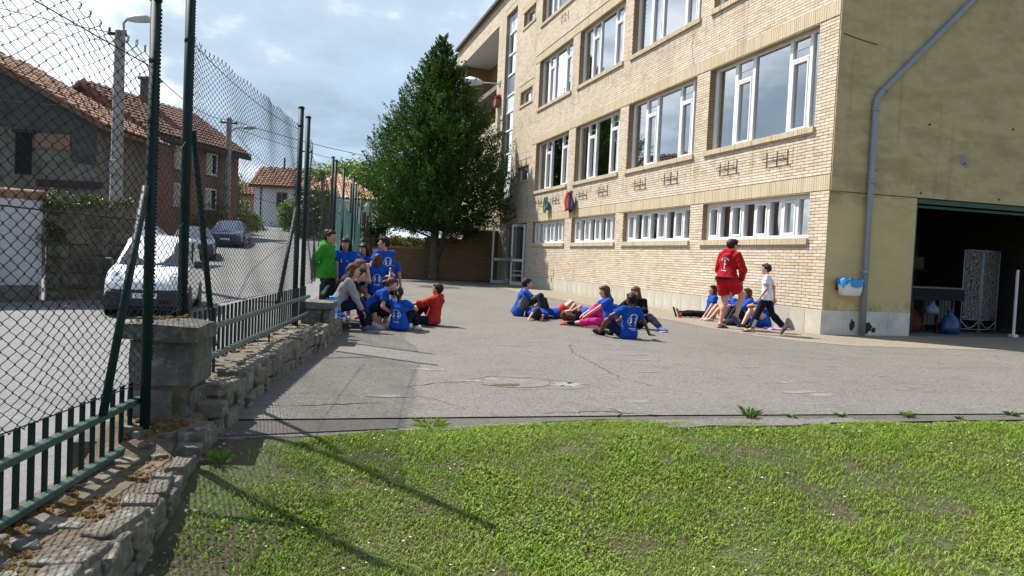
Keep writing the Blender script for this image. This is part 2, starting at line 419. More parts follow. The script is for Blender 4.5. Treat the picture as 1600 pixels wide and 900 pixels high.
def big_window(y0, y1, z0, z1, curts, openness=0):
    w = y1-y0; mb = MB(); ft = .085
    for a, b in ((y0, y0+ft*.7), (y1-ft*1.6, y1)): bars(mb, XF-.02, XF+.07, a, b, z0, z1)
    bars(mb, XF-.02, XF+.07, y0+ft*.7, y1-ft*1.6, z1-.07, z1); bars(mb, XF-.03, XF+.07, y0+ft*.7, y1-ft*1.6, z0, z0+.05)
    fr = [(0, .085), (.085, .112+.03), (.0, .0)]
    # mullions measured from the near end (fractions of the width)
    mus = [(.095, .12), (.253, .279), (.58, .608), (.752, .782)]
    for a, b in mus: bars(mb, XF-.03, XF+.08, y0+a*w, y0+b*w, z0+.05, z1-.07)
    zt = z0+(z1-z0)*.735
    cas = [(y0+.122*w, y0+.25*w), (y0+.613*w, y0+.745*w)]
    for a, b in cas:
        bars(mb, XF-.045, XF+.06, a, b, zt, zt+.06)
        bars(mb, XF-.04, XF+.05, a, a+.045, z0+.05, zt); bars(mb, XF-.04, XF+.05, b-.05, b, z0+.05, zt); bars(mb, XF-.04, XF+.05, a+.045, b-.05, z0+.05, z0+.10); bars(mb, XF-.04, XF+.05, a+.045, b-.05, zt-.045, zt)
        bars(mb, XF+.0, XF+.03, a, b, zt+.24, zt+.252)
    win = BP(mb.obj('window', M_white))
    panes = [(y0+.06, y0+.09*w, z0+.05, z1-.07), (y0+.283*w, y0+.575*w, z0+.05, z1-.07), (y0+.787*w, y1-.13, z0+.05, z1-.07)]
    for a, b in cas: panes += [(a+.045, b-.05, z0+.10, zt-.045), (a, b, zt+.06, zt+.24), (a, b, zt+.252, z1-.07)]
    for a, b, c, d in panes:
        t = rnd.uniform(-.004, .004); t2 = rnd.uniform(-.003, .003)
        p = MB(); p.add([(XF+.02, a, c), (XF+.02+t, b, c), (XF+.02+t+t2, b, d), (XF+.02+t2, a, d)], [(0, 3, 2, 1)]); sub(p.obj('pane', M_glass), win)
    for a, b, mt in curts: sub(curtain(y0+a*w, y0+b*w, z0+.02, z1-.02, XF+.075, mt, win), win)
    make_sill(win, y0-.02, y1+.1, z0-.12, z0)
    return win
Y_, W_ = M_curtY, M_curtW
CURT = {('B', 0): [(.0, .10, W_), (.70, .76, Y_), (.86, .98, Y_)], ('B', 1): [(.85, .99, Y_), (.64, .67, Y_)], ('B', 2): [(.86, .99, Y_), (.63, .70, Y_)], ('B', 3): [(.86, .99, Y_)],
        ('C', 0): [(.8, .99, W_)], ('C', 1): [(.78, .99, W_), (.62, .70, W_)], ('C', 2): [(.8, .99, W_)], ('C', 3): [(.03, .5, W_), (.62, .99, W_)], ('D', 3): [(.0, .99, W_)], ('D', 2): [(.4, .99, W_)]}
for r in 'BCD':
    for i, (y0, y1) in enumerate(BAYS): big_window(y0, y1, *ROWS[r], CURT.get((r, i), []))
def low_window(y0, y1, z0, z1):
    w = y1-y0; mb = MB(); n = 8
    bars(mb, XF-.06, XF+.05, y0, y0+.05, z0, z1); bars(mb, XF-.06, XF+.05, y1-.10, y1, z0, z1)
    bars(mb, XF-.06, XF+.05, y0+.05, y1-.10, z1-.10, z1); bars(mb, XF-.07, XF+.05, y0+.05, y1-.10, z0, z0+.07)
    a0, a1 = y0+.05, y1-.10; st = (a1-a0)/n; panes = []
    for i in range(n):
        a, b = a0+i*st, a0+(i+1)*st
        if i: bars(mb, XF-.06, XF+.05, a-.045, a+.045, z0+.07, z1-.10)
        a += .045; b -= .045
        if i % 2:
            bars(mb, XF-.075, XF+.03, a, a+.05, z0+.075, z1-.105); bars(mb, XF-.075, XF+.03, b-.05, b, z0+.075, z1-.105); bars(mb, XF-.075, XF+.03, a+.05, b-.05, z0+.075, z0+.125); bars(mb, XF-.075, XF+.03, a+.05, b-.05, z1-.155, z1-.105)
            a += .05; b -= .05; panes.append((a, b, z0+.125, z1-.155))
        else: panes.append((a, b, z0+.07, z1-.10))
    win = BP(mb.obj('window', M_white))
    for a, b, c, d in panes:
        p = MB(); p.add([(XF, a, c), (XF, b, c), (XF, b, d), (XF, a, d)], [(0, 3, 2, 1)]); sub(p.obj('pane', M_glass), win)
    sub(curtain(y0+.05, y1-.05, z0, z1-.02, XF+.14, M_curtP, win), win)
    make_sill(win, y0-.02, y1+.08, z0-.13, z0-.004)
for y0, y1 in BAYS: low_window(y0, y1, *ROWS['A'])
for y0, y1, z0, z1 in SMALL:
    mb = MB()
    for a, b in ((y0, y0+.07), (y1-.1, y1), (y0+.62, y0+.72)): bars(mb, XF-.03, XF+.05, a, b, z0, z1)
    for c, d in ((z0, z0+.06), (z1-.07, z1)):
        bars(mb, XF-.025, XF+.045, y0+.07, y0+.62, c, d); bars(mb, XF-.025, XF+.045, y0+.72, y1-.1, c, d)
    win = BP(mb.obj('window', M_white))
    for a, b in ((y0+.07, y0+.62), (y0+.72, y1-.1)):
        p = MB(); p.add([(XF+.01, a, z0+.06), (XF+.01, b, z0+.06), (XF+.01, b, z1-.07), (XF+.01, a, z1-.07)], [(0, 3, 2, 1)]); sub(p.obj('pane', M_glass), win)
    make_sill(win, y0-.06, y1+.1, z0-.10, z0, .04)
# ---- tall stair window strip
y0, y1, z0, z1 = STRIP; mb = MB()
bars(mb, XF-.03, XF+.05, y0, y0+.09, z0, z1); bars(mb, XF-.03, XF+.05, y1-.16, y1, z0, z1)
cuts = [z0, 5.15, 6.3, 7.45, 8.35, 9.19, 10.18, 11.18, 12.22, z1]
for zt in cuts[1:-1]: bars(mb, XF-.045, XF+.05, y0+.09, y1-.16, zt-.045, zt+.045)
win = BP(mb.obj('window', M_white))
M_panel = M('pale_infill_panel', (.66, .70, .74), .4, .08, 2, .02); M_gpanel = M('grey_infill_panel', (.17, .19, .22), .35, .1, 2, .02)
for i, (a, b) in enumerate(zip(cuts[:-1], cuts[1:])):
    p = MB(); p.box((XF, y0+.09, a+.045), (XF+.02, y1-.16, b-.045))
    if i in (8, 4, 0): sub(p.obj('panel', M_panel), win)
    elif i == 5: sub(p.obj('panel', M_gpanel), win)
    else:
        bb = MB(); ym = y0+.62; bars(bb, XF-.02, XF+.04, ym, ym+.06, a+.045, b-.045); sub(bb.obj('mullion', M_white), win)
        for ya, yb in ((y0+.09, ym), (ym+.06, y1-.16)):
            p = MB(); p.add([(XF+.01, ya, a+.045), (XF+.01, yb, a+.045), (XF+.01, yb, b-.045), (XF+.01, ya, b-.045)], [(0, 3, 2, 1)]); sub(p.obj('pane', M_glass), win)
        sub(curtain(ym+.1, y1-.2, a, b, XF+.15, M_curtY, win), win)
# faded marks on the top panel
mk = MB()
for i in range(26):
    a = rnd.gauss(36.1, .16) if i < 16 else rnd.gauss(35.35, .12); z = rnd.gauss(12.72, .14); s = rnd.uniform(.02, .07)
    mk.box((XF-.004, a-s, max(12.3, z-s)), (XF-.001, a+s*.4, min(13.05, z+s*.8)))
sub(mk.obj('panel_mark', M('faded_print', (.36, .40, .44), .6, .3, 20, 0)), win)
# ---- loggia at the far end of the top floor
y0, y1, z0, z1 = LOG; lg = MB()
lg.box((FX+.028, y0-.02, z1-.012), (FX+1.895, y1+.29, z1+.10))
BP(lg.obj('balcony_soffit', M('white_plaster_soffit', (.74, .74, .73), .8, .06, 2, .05)))
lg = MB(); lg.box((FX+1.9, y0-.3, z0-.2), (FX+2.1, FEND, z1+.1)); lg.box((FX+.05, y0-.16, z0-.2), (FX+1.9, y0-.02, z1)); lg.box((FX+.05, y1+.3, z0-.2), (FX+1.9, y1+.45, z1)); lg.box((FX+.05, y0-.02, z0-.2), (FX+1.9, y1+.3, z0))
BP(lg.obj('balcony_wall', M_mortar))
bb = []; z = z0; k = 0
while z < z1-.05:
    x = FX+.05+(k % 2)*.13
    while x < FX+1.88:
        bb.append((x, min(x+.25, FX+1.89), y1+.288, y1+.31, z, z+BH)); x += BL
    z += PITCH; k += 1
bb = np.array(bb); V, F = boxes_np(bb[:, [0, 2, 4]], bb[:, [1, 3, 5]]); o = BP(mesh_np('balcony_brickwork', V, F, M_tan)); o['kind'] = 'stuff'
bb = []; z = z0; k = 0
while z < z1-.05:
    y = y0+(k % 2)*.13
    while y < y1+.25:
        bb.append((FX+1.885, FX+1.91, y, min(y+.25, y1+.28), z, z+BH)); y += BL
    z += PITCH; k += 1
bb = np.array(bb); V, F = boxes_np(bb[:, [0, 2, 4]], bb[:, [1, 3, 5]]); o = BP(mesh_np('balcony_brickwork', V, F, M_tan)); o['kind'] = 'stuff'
mb = MB(); bars(mb, FX+1.82, FX+1.88, y0+.5, y0+.62, z0, z0+2.9); bars(mb, FX+1.82, FX+1.88, y0+1.4, y0+1.52, z0, z0+2.9); bars(mb, FX+1.82, FX+1.88, y0+.62, y0+1.4, z0+2.78, z0+2.9)
bd = BP(mb.obj('balcony_door', M_white)); p = MB(); p.box((FX+1.85, y0+.62, z0), (FX+1.87, y0+1.4, z0+2.78)); sub(p.obj('pane', M_glass), bd)
# flower box and wall lamp beside the loggia
# ---- other shells: roof, floors, back and end walls, interior
mb = MB()
mb.box((FX-.22, KY-.25, ZTOP), (FX+12.6, FEND+.25, ZTOP+.16))
BP(mb.obj('roof', M('dark_roof_edge', (.07, .06, .055), .7, .2, 4)))
mb = MB(); mb.box((FX-.06, KY-.02, ZTOP-.09), (FX+.2, FEND, ZTOP-.002)); BP(mb.obj('cornice', M_tan))
mb = MB(); mb.box((FX-.01, FEND-.002, 0), (FX+12.3, FEND+.25, ZTOP)); mb.box((FX+12.0, KY+.36, 0), (FX+12.3, FEND-.01, ZTOP)); BP(mb.obj('rear_wall', M_mortar))
mb = MB()
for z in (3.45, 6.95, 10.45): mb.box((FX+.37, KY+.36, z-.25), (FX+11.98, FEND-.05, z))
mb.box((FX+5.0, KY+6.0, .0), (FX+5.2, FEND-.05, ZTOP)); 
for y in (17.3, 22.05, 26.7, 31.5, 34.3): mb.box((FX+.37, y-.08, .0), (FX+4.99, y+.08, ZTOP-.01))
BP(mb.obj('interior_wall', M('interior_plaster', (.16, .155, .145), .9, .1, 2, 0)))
# ---- plinth slabs
mb = MB(); mb.box((FX-.004, KY-.004, 0), (FX+.02, 31.5, .478)); BP(mb.obj('plinth_backing', M_mortar))
y = KY-.02
pm = MB(); pm.cbox((-.018, 0, 0), (.0, .494, .474), .004); po = pm.obj('plinth_slab', M_plinth); pme = po.data; bpy.data.objects.remove(po)
while y < 31.2:
    o = bpy.data.objects.new('plinth_slab', pme); o.location = (FX-.005+rnd.uniform(-.002, .002), y, 0); COL.objects.link(o); BP(o); y += .5
# ---- end wall (yellow render)
GZ_ = 2.785
def plaster_mat():
    mt, nt, b = nmat('yellow_render'); v = coords(nt, True)
    sp = N(nt, 'ShaderNodeSeparateXYZ', {0: v})
    f1 = noise(nt, v, 1.1, 8, .68)
    c = mix(nt, ramp(nt, f1, [(.3, 0), (.75, 1)]), (.56, .45, .235), (.50, .40, .205))
    st = N(nt, 'ShaderNodeMapping', {'Vector': v, 'Scale': (.8, 1, 2.0)}).outputs[0]
    dirt = ramp(nt, noise(nt, st, 1.35, 10, .72), [(.43, 0), (.60, 1)])
    hi = ramp(nt, mth(nt, 'DIVIDE', sp.outputs['Z'], 8.0), [(.30, .12), (.36, 1.0), (.75, .75), (1, 1)])
    c = mix(nt, mth(nt, 'MULTIPLY', mth(nt, 'MULTIPLY', dirt, hi), .78), c, (.07, .062, .042))
    c = mix(nt, mth(nt, 'MULTIPLY', ramp(nt, sp.outputs['Z'], [(.0, 0), (1, 1)]) if False else mth(nt, 'GREATER_THAN', sp.outputs['Z'], GZ_), .62), c, (.44, .35, .195))
    fine = ramp(nt, noise(nt, v, 9, 8, .75), [(.56, 0), (.72, 1)])
    bandz = ramp(nt, sp.outputs['Z'], [(0, 0), (1, 1)])
    zn = mth(nt, 'MULTIPLY', fine, ramp(nt, mth(nt, 'ABSOLUTE', mth(nt, 'SUBTRACT', sp.outputs['Z'], 3.05)), [(.1, 1), (.5, 0)]))
    c = mix(nt, mth(nt, 'MULTIPLY', zn, .8), c, (.06, .055, .04))
    low = mth(nt, 'MULTIPLY', ramp(nt, mth(nt, 'SUBTRACT', sp.outputs['Z'], .48), [(0, 1), (.28, 0)]), ramp(nt, noise(nt, v, 5, 6, .7), [(.45, 0), (.6, 1)]))
    c = mix(nt, mth(nt, 'MULTIPLY', low, .5), c, (.12, .10, .06))
    # streaks of run-off
    sv = N(nt, 'ShaderNodeMapping', {'Vector': v, 'Scale': (2.6, 1, .10)}).outputs[0]
    sk = ramp(nt, noise(nt, sv, 1.6, 5, .6), [(.58, 0), (.72, 1)])
    c = mix(nt, mth(nt, 'MULTIPLY', mth(nt, 'MULTIPLY', sk, hi), .45), c, (.17, .12, .085))
    nt.links.new(c, b.inputs['Base Color']); b.inputs['Roughness'].default_value = .9; b.inputs['Specular IOR Level'].default_value = .2
    bump(nt, b, noise(nt, v, 45, 5, .7), .35, .006)
    return mt
M_yellow = plaster_mat()
GX0, GX1, GZ = 12.0, 15.75, 2.79
mb = MB()
mb.box((FX+.012, KY-.03, GZ), (FX+12.3, KY+.35, ZTOP-.004)); BP(mb.obj('end_wall', M_yellow))
for q in (((FX+.012, KY-.002, .48), (GX0, KY+.35, GZ-.012)), ((GX1, KY-.002, 0), (FX+12.3, KY+.35, GZ-.012))):
    mb = MB(); mb.box(*q); BP(mb.obj('end_wall_base', M_yellow))
mb = MB(); mb.box((FX+.012, KY+.001, 0), (GX0-.004, KY+.34, .479)); BP(mb.obj('plinth_backing', M_mortar))
x = FX-.018
for w in (.52, .53, .52, .54):
    mb = MB(); mb.cbox((x, KY-.024, 0), (min(x+w-.004, GX0), KY+.004, .476), .004); BP(mb.obj('plinth_slab', M('plinth_stone_shaded', (.56, .535, .47), .7, .22, 2.2, .12, 50))); x += w
# moss stain at the foot of the downpipe
def blob(mb, x, z, w, h, n=18, y=KY-.0335):
    pts = [(x+math.cos(a)*w*rnd.uniform(.6, 1.1), z+math.sin(a)*h*rnd.uniform(.6, 1.1)) for a in [2*math.pi*i/n for i in range(n)]]
    mb.prism([(p[1], p[0]) for p in pts], y, y+.005, 1)
for x, z, w, h in ((10.60, .20, .075, .12), (10.98, .16, .11, .13), (11.12, .11, .06, .07)):
    mb = MB(); blob(mb, x, z, w, h, 26, KY-.0275)
    BP(mb.obj('moss_stain', M('dark_moss', (.035, .04, .02), 1, .3, 30)))
# flaked paint spot, bolt heads and an old cable line
mb = MB()
def blob(mb, x, z, w, h, n=18, y=KY-.0335):
    pts = [(x+math.cos(a)*w*rnd.uniform(.6, 1.1), z+math.sin(a)*h*rnd.uniform(.6, 1.1)) for a in [2*math.pi*i/n for i in range(n)]]
    mb.prism([(p[1], p[0]) for p in pts], y, y+.005, 1)
blob(mb, 13.05, 3.62, .09, .14); blob(mb, 13.13, 3.52, .07, .07)
BP(mb.obj('flaked_patch', M('bare_cement', (.27, .26, .25), .9, .2, 12)))
mb = MB()
for x, z in ((12.05, 2.88), (14.05, 2.88), (12.15, 4.25), (14.3, 4.35)): mb.cyl((x, KY-.05, z), (x, KY-.028, z), .022, 8)
mb.tube([(9.98, KY-.04, 5.78), (10.25, KY-.04, 5.73), (10.6, KY-.04, 5.68), (10.78, KY-.038, 5.66)], .008, 5)
BP(mb.obj('bolt', M('rusty_iron', (.10, .075, .06), .7, .4, 30)))
# downpipe
M_pipe = M('grey_pvc', (.24, .27, .31), .4, .08, 3, .03)
pts = [(13.75, KY-.1, 7.62), (13.05, KY-.1, 6.88), (10.86, KY-.1, 4.72), (10.79, KY-.1, 4.62), (10.765, KY-.1, 4.48), (10.77, KY-.1, 3.0), (10.79, KY-.1, .02)]
mb = MB(); mb.tube(pts, .056, 14); dp = BP(mb.obj('downpipe', M_pipe, None, True))
for p, d in (((10.768, 4.40), (0, 1)), ((10.77, 3.0), (0, 1)), ((10.777, 1.25), (0, 1)), ((10.95, 4.81), (.712, .702)), ((13.0, 6.83), (.712, .702))):
    mb = MB(); mb.cyl((p[0]-d[0]*.04, KY-.1, p[1]-d[1]*.04), (p[0]+d[0]*.04, KY-.1, p[1]+d[1]*.04), .064, 14); mb.box((p[0]-.015, KY-.06, p[1]-.015), (p[0]+.015, KY-.028, p[1]+.015))
    o = mb.obj('pipe_collar', M_pipe, None, True); o.parent = dp
# ---- garage
M_green = M('dark_green_door', (.018, .075, .045), .5, .2, 5, .1)
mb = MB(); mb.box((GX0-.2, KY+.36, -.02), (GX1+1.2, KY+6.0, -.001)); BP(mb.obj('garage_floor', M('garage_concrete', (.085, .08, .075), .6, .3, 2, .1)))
mb = MB(); mb.box((GX0-.25, KY+.36, 0), (GX0-.05, KY+6, 3.2)); mb.box((GX1+1.2, KY+.36, 0), (GX1+1.3, KY+6, 3.2)); mb.box((GX0-.05, KY+5.9, 0), (GX1+1.2, KY+5.999, 3.19)); BP(mb.obj('garage_wall', M('garage_plaster', (.055, .05, .042), .9, .2, 2, .1)))  # wall colour darkened to carry the shade inside the garage
# up-and-over door, swung open under the ceiling
mb = MB()
for i in range(18):
    a = GX0+.06+i*.203; mb.box((a, -.02, 0), (a+.195, .0, 2.35))
for z in (0, 2.3): mb.box((GX0+.06, -.05, z), (GX1-.04, -.0205, z+.06))
mb.box((GX0+.06, -.05, .061), (GX0+.11, -.0205, 2.299)); mb.box((GX1-.09, -.05, .061), (GX1-.04, -.0205, 2.299))
gd = mb.obj('garage_door', M_green); gd.parent = bld; gd.matrix_parent_inverse = Matrix.Translation((-FX, -KY, 0)); gd.location = (0, KY+.10, 2.60); gd.rotation_euler = (rad(-82), 0, 0)
mb = MB(); mb.box((GX0+.002, KY+.02, GZ-.11), (GX1, KY+.08, GZ-.016)); mb.box((GX0+.002, KY+.02, 0), (GX0+.05, KY+.08, GZ-.111)); BP(mb.obj('garage_door_frame', M_green))
mb = MB(); mb.tube([(14.98, KY+.2, 0), (14.98, KY+.2, 1.45)], .03, 8); mb.cbox((14.92, KY+.14, 0), (15.06, KY+.28, .06), .01); BP(mb.obj('door_post', M('white_post', (.6, .6, .58), .5, .1, 4)))
# ---- entrance
y0, y1, z0, z1 = DOOR; M_alu = M('grey_aluminium', (.50, .53, .57), .4, .06, 3, .02, metal=.3)
mb = MB(); bars(mb, XF-.1, XF, y0+.002, y0+.08, 0, z1-.002); bars(mb, XF-.1, XF, y1-.08, y1-.002, 0, z1-.002); bars(mb, XF-.1, XF, y0+.08, y1-.08, z1-.1, z1-.002); mb.box((XF+.02, y0+.02, 0), (XF+.06, y0+.9, z1-.05))
BP(mb.obj('door_frame', M_alu))
def leaf(wd, hgt=2.68, rail=1.1):
    mb = MB(); s = .09
    bars(mb, -.02, .02, 0, s, 0, hgt); bars(mb, -.02, .02, wd-s, wd, 0, hgt)
    for a, b in ((0, .13), (rail-.06, rail+.06), (hgt-.1, hgt)): bars(mb, -.018, .018, s, wd-s, a, b)
    d = mb.obj('door', M_alu)
    for a, b in ((.13, rail-.06), (rail+.06, hgt-.1)):
        p = MB(); p.box((-.004, s, a), (.004, wd-s, b)); o = p.obj('pane', M_sky_gl); o.parent = d
    h = MB(); h.tube([(-.02, wd-.05, 1.0), (-.07, wd-.05, 1.0), (-.07, wd-.05, 1.25), (-.02, wd-.05, 1.25)], .012, 6); h.box((-.035, .12, hgt-.075), (-.02, .42, hgt-.03)); o = h.obj('handle', M('dark_metal', (.04, .04, .045), .4)); o.parent = d
    return d
d1 = leaf(1.04); d1.parent = bld; d1.matrix_parent_inverse = Matrix.Translation((-FX, -KY, 0)); d1.location = (XF-.12, y1+.04, .03); d1.rotation_euler = (0, 0, rad(91))
d2 = leaf(.72); d2.parent = bld; d2.matrix_parent_inverse = Matrix.Translation((-FX, -KY, 0)); d2.location = (FX-.04, y0+.0, .03); d2.rotation_euler = (0, 0, rad(38))
mb = MB(); mb.box((FX-.9, y0-.1, 0), (FX+2, y1+.2, .03)); BP(mb.obj('door_step', M('step_stone', (.22, .20, .17), .8)))
# ---- iron flower-pot brackets under the middle row
M_iron = MC['rusty_iron']
for i, (y0, y1) in enumerate(BAYS):
    for fr in (.28, .74):
        yc = y0+(y1-y0)*fr; z = 3.55; mb = MB()
        for dy in (-.36, 0, .36): mb.tube([(FX-.012, yc+dy, z+.2), (FX-.012, yc+dy, z-.14)], .008, 5); mb.tube([(FX-.012, yc+dy, z-.02), (FX-.10, yc+dy, z-.02), (FX-.10, yc+dy, z+.07)], .008, 5)
        mb.tube([(FX-.10, yc-.36, z+.06), (FX-.10, yc+.36, z+.06)], .008, 5); mb.tube([(FX-.02, yc-.36, z+.02), (FX-.02, yc+.36, z+.02)], .007, 5)
        BP(mb.obj('pot_bracket', M_iron))
yc, z = 28.1, 10.6; mb = MB()
for dy in (-.36, 0, .36): mb.tube([(FX-.012, yc+dy, z+.2), (FX-.012, yc+dy, z-.14)], .008, 5); mb.tube([(FX-.012, yc+dy, z-.02), (FX-.10, yc+dy, z-.02), (FX-.10, yc+dy, z+.07)], .008, 5)
mb.tube([(FX-.10, yc-.36, z+.06), (FX-.10, yc+.36, z+.06)], .008, 5); BP(mb.obj('pot_bracket', M_iron))
# cracks running down the brickwork near the window rows
mb = MB()
for ya, za, zb in ((18.05, 7.35, 6.46), (32.9, 9.9, 9.6)):
    z = za; y = ya
    while z > zb:
        y2 = y+rnd.uniform(-.05, .045); mb.tube([(FX-.003, y, z), (FX-.003, y2, z-.1)], .005, 4); y = y2; z -= .1
BP(mb.obj('crack', M('crack_dark', (.03, .025, .02), 1, .1)))
# ================= ground
FENCE = [(-6, -2.95), (4.9, -.80), (5.75, -.70), (9.75, .08), (10.7, .19), (16.84, .83), (19.06, 1.2), (21.51, 1.62), (27.56, 2.25), (29.9, 2.57), (33.0, 3.15), (36.0, 3.7)]
def fence_x(y): return pw(y, FENCE)
WALLIN = [(-6, -2.35), (3.0, -.72), (3.6, -.62), (4.5, -.50), (5.0, -.44), (5.85, -.31), (7.47, -.03), (9.0, .31), (10.46, .64), (11.6, .74), (12.75, .82), (12.78, .52), (16.8, .95), (27, 2.35), (34, 3.5)]
def wall_in(y): return pw(y, WALLIN)
def wall_top(y): return pw(y, [(0, -.02), (4.6, -.01), (5.3, .26), (40, .27)])
def lawn_z(x, y):
    t = min(1, max(0, (5.05-y)/1.9)); t = t*t*(3-2*t)
    return -.27*t - .004
def road_z(x, y):
    z = pw(y, [(-20, -.50), (20, -.43), (24, -.12), (28, .25), (34, .62), (44, 1.35), (60, 2.4), (75, 3.25), (110, 4.6), (400, 5.0)])
    return z
# terrain: one wide sheet far below the yard, out to the horizon
def grid_mesh(name, xs, ys, zf, mat, smooth=True):
    V = [(x, y, zf(x, y)) for y in ys for x in xs]; nx = len(xs)
    F = [(j*nx+i, j*nx+i+1, (j+1)*nx+i+1, (j+1)*nx+i) for j in range(len(ys)-1) for i in range(nx-1)]
    return tag(mesh_np(name, np.array(V), np.array(F), mat, smooth=smooth), kind='structure')
M_soil = M('far_ground', (.10, .10, .06), .95, .3, .2, .1, 3, world=True)
xs = [-1500, -400, -120, -60, -30, 60, 200, 1500]; ys = [-1500, -300, -30, 36, 60, 110, 300, 900, 2500]
grid_mesh('ground', xs, ys, lambda x, y: pw(y, [(-30, -.9), (36, -.7), (60, 1.2), (110, 3.6), (300, 4.3), (900, 6)]), M_soil)
def asphalt_mat(name, base, light, dark, speck=.5, brush=False):
    mt, nt, b = nmat(name); v = coords(nt, True)
    big = noise(nt, v, .35, 7, .62); med = noise(nt, v, 2.4, 8, .7); fine = noise(nt, v, 55, 4, .75)
    c = mix(nt, ramp(nt, big, [(.32, 0), (.68, 1)]), base, light)
    c = mix(nt, ramp(nt, med, [(.5, 0), (.75, .75)]), c, dark)
    sv = N(nt, 'ShaderNodeMapping', {'Vector': v, 'Scale': (.45, 2.6, 1)}).outputs[0]
    c = mix(nt, ramp(nt, noise(nt, sv, 3.2, 9, .75), [(.56, 0), (.72, .55)]), c, tuple(min(1, x*1.7) for x in light))
    c = mix(nt, mth(nt, 'MULTIPLY', ramp(nt, fine, [(.42, 0), (.66, 1)]), speck), c, tuple(x*.45 for x in dark))
    c = mix(nt, mth(nt, 'MULTIPLY', ramp(nt, noise(nt, v, 75, 3, .8), [(.58, 0), (.7, 1)]), speck), c, tuple(min(1, x*2.1) for x in light))
    nt.links.new(c, b.inputs['Base Color']); b.inputs['Roughness'].default_value = .88; b.inputs['Specular IOR Level'].default_value = .25
    c = mix(nt, mth(nt, 'MULTIPLY', ramp(nt, noise(nt, v, 18, 6, .8), [(.5, 0), (.63, 1)]), speck*.8), c, tuple(x*.5 for x in dark))
    c = mix(nt, mth(nt, 'MULTIPLY', ramp(nt, noise(nt, v, 26, 5, .85), [(.56, 0), (.66, 1)]), speck), c, tuple(min(1, x*1.7) for x in light))
    nt.links.new(c, b.inputs['Base Color'])
    h = mth(nt, 'ADD', mth(nt, 'MULTIPLY', fine, .6), med)
    bump(nt, b, h, .8, .016)
    return mt
M_yard = asphalt_mat('worn_concrete', (.172, .160, .142), (.215, .202, .18), (.108, .10, .089), .8)
M_road = asphalt_mat('road_asphalt', (.165, .165, .165), (.21, .21, .21), (.115, .115, .115), .35)
# road beyond the fence
ysr = list(np.arange(-14, 60, 2.0))+[64, 70, 78, 90, 110]
V = []; F = []
for y in ysr:
    xr = fence_x(y)-.02 if y < 36 else fence_x(36)-.02+(y-36)*.05
    for x in (xr-14, xr-9, xr-6, xr-4, xr-2, xr):
        V.append((x, y, road_z(x, y)+(.02 if x == xr else 0)))
for j in range(len(ysr)-1):
    for i in range(5): F.append((j*6+i, j*6+i+1, (j+1)*6+i+1, (j+1)*6+i))
tag(mesh_np('road', np.array(V), np.array(F), M_road, smooth=True), kind='structure')
# street behind the brick boundary wall
grid_mesh('street', [3.0, 6, 9, 14, 40], [35.9, 39, 42, 46, 52, 60, 80], lambda x, y: pw(y, [(36, .02), (42, .32), (60, 1.4), (80, 2.4)]), M_road)
# school yard: concrete sheet from the lawn edge to the end wall
ysy = [5.58, 6, 6.6, 7.5, 9, 10.5, 12, 14, 17, 20, 24, 28, 32, 36.6]
V = []; F = []; nx = 9
for y in ysy:
    xl = wall_in(y)-.08
    for i in range(nx):
        xr = 10.2 if y > 12.3 else 26.0
        yy = y
        if y == 5.58: yy = pw(lerp(xl, xr, i/(nx-1)), [(-.5, 5.52), (2.5, 5.62), (3.2, 5.30), (26, 5.2)])
        V.append((lerp(xl, xr, i/(nx-1)), yy, 0))
for j in range(len(ysy)-1):
    for i in range(nx-1): F.append((j*nx+i, j*nx+i+1, (j+1)*nx+i+1, (j+1)*nx+i))
yard = tag(mesh_np('yard', np.array(V), np.array(F), M_yard), kind='structure')
# exposed aggregate strip along the building
def gravel_mat():
    mt, nt, b = nmat('pebble_aggregate'); v = coords(nt, True)
    vo = N(nt, 'ShaderNodeTexVoronoi', {'Vector': v, 'Scale': 70}); 
    c = ramp(nt, N(nt, 'ShaderNodeSeparateColor', {0: vo.outputs['Color']}).outputs[0], [(0, (.15, .12, .08)), (.4, (.25, .205, .145)), (.75, (.36, .31, .23)), (1, (.21, .18, .14))])
    c = mix(nt, ramp(nt, noise(nt, v, 1.2, 6, .7), [(.4, 0), (.75, .5)]), c, (.16, .135, .10))
    nt.links.new(c, b.inputs['Base Color']); b.inputs['Roughness'].default_value = .8
    bump(nt, b, mth(nt, 'SUBTRACT', 1.0, vo.outputs['Distance']), .8, .012); return mt
edge = [(8.0, 31.5), (7.95, 24), (8.02, 18), (8.05, 15), (8.0, 13), (8.15, 11.9), (8.45, 11.05), (9.1, 10.5), (11, 10.2), (12.2, 10.0), (15, 9.9), (26, 9.8)]
pts = [(x+.03*math.sin(i*2.3), y, .004) for i, (x, y) in enumerate(edge)]
mb = MB(); inner = [(9.92, 31.5), (9.92, 24), (9.92, 18), (9.92, 15), (9.92, 13), (9.92, 12.45), (9.92, 12.4), (9.95, 12.4), (11, 12.4), (12.2, 12.4), (15, 12.4), (26, 12.4)]
vs = pts+[(x, y, .004) for x, y in inner]; n = len(pts)
mb.add(vs, [(i, i+1, n+i+1, n+i) for i in range(n-1)])
tag(mb.obj('gravel_strip', gravel_mat()), kind='structure')
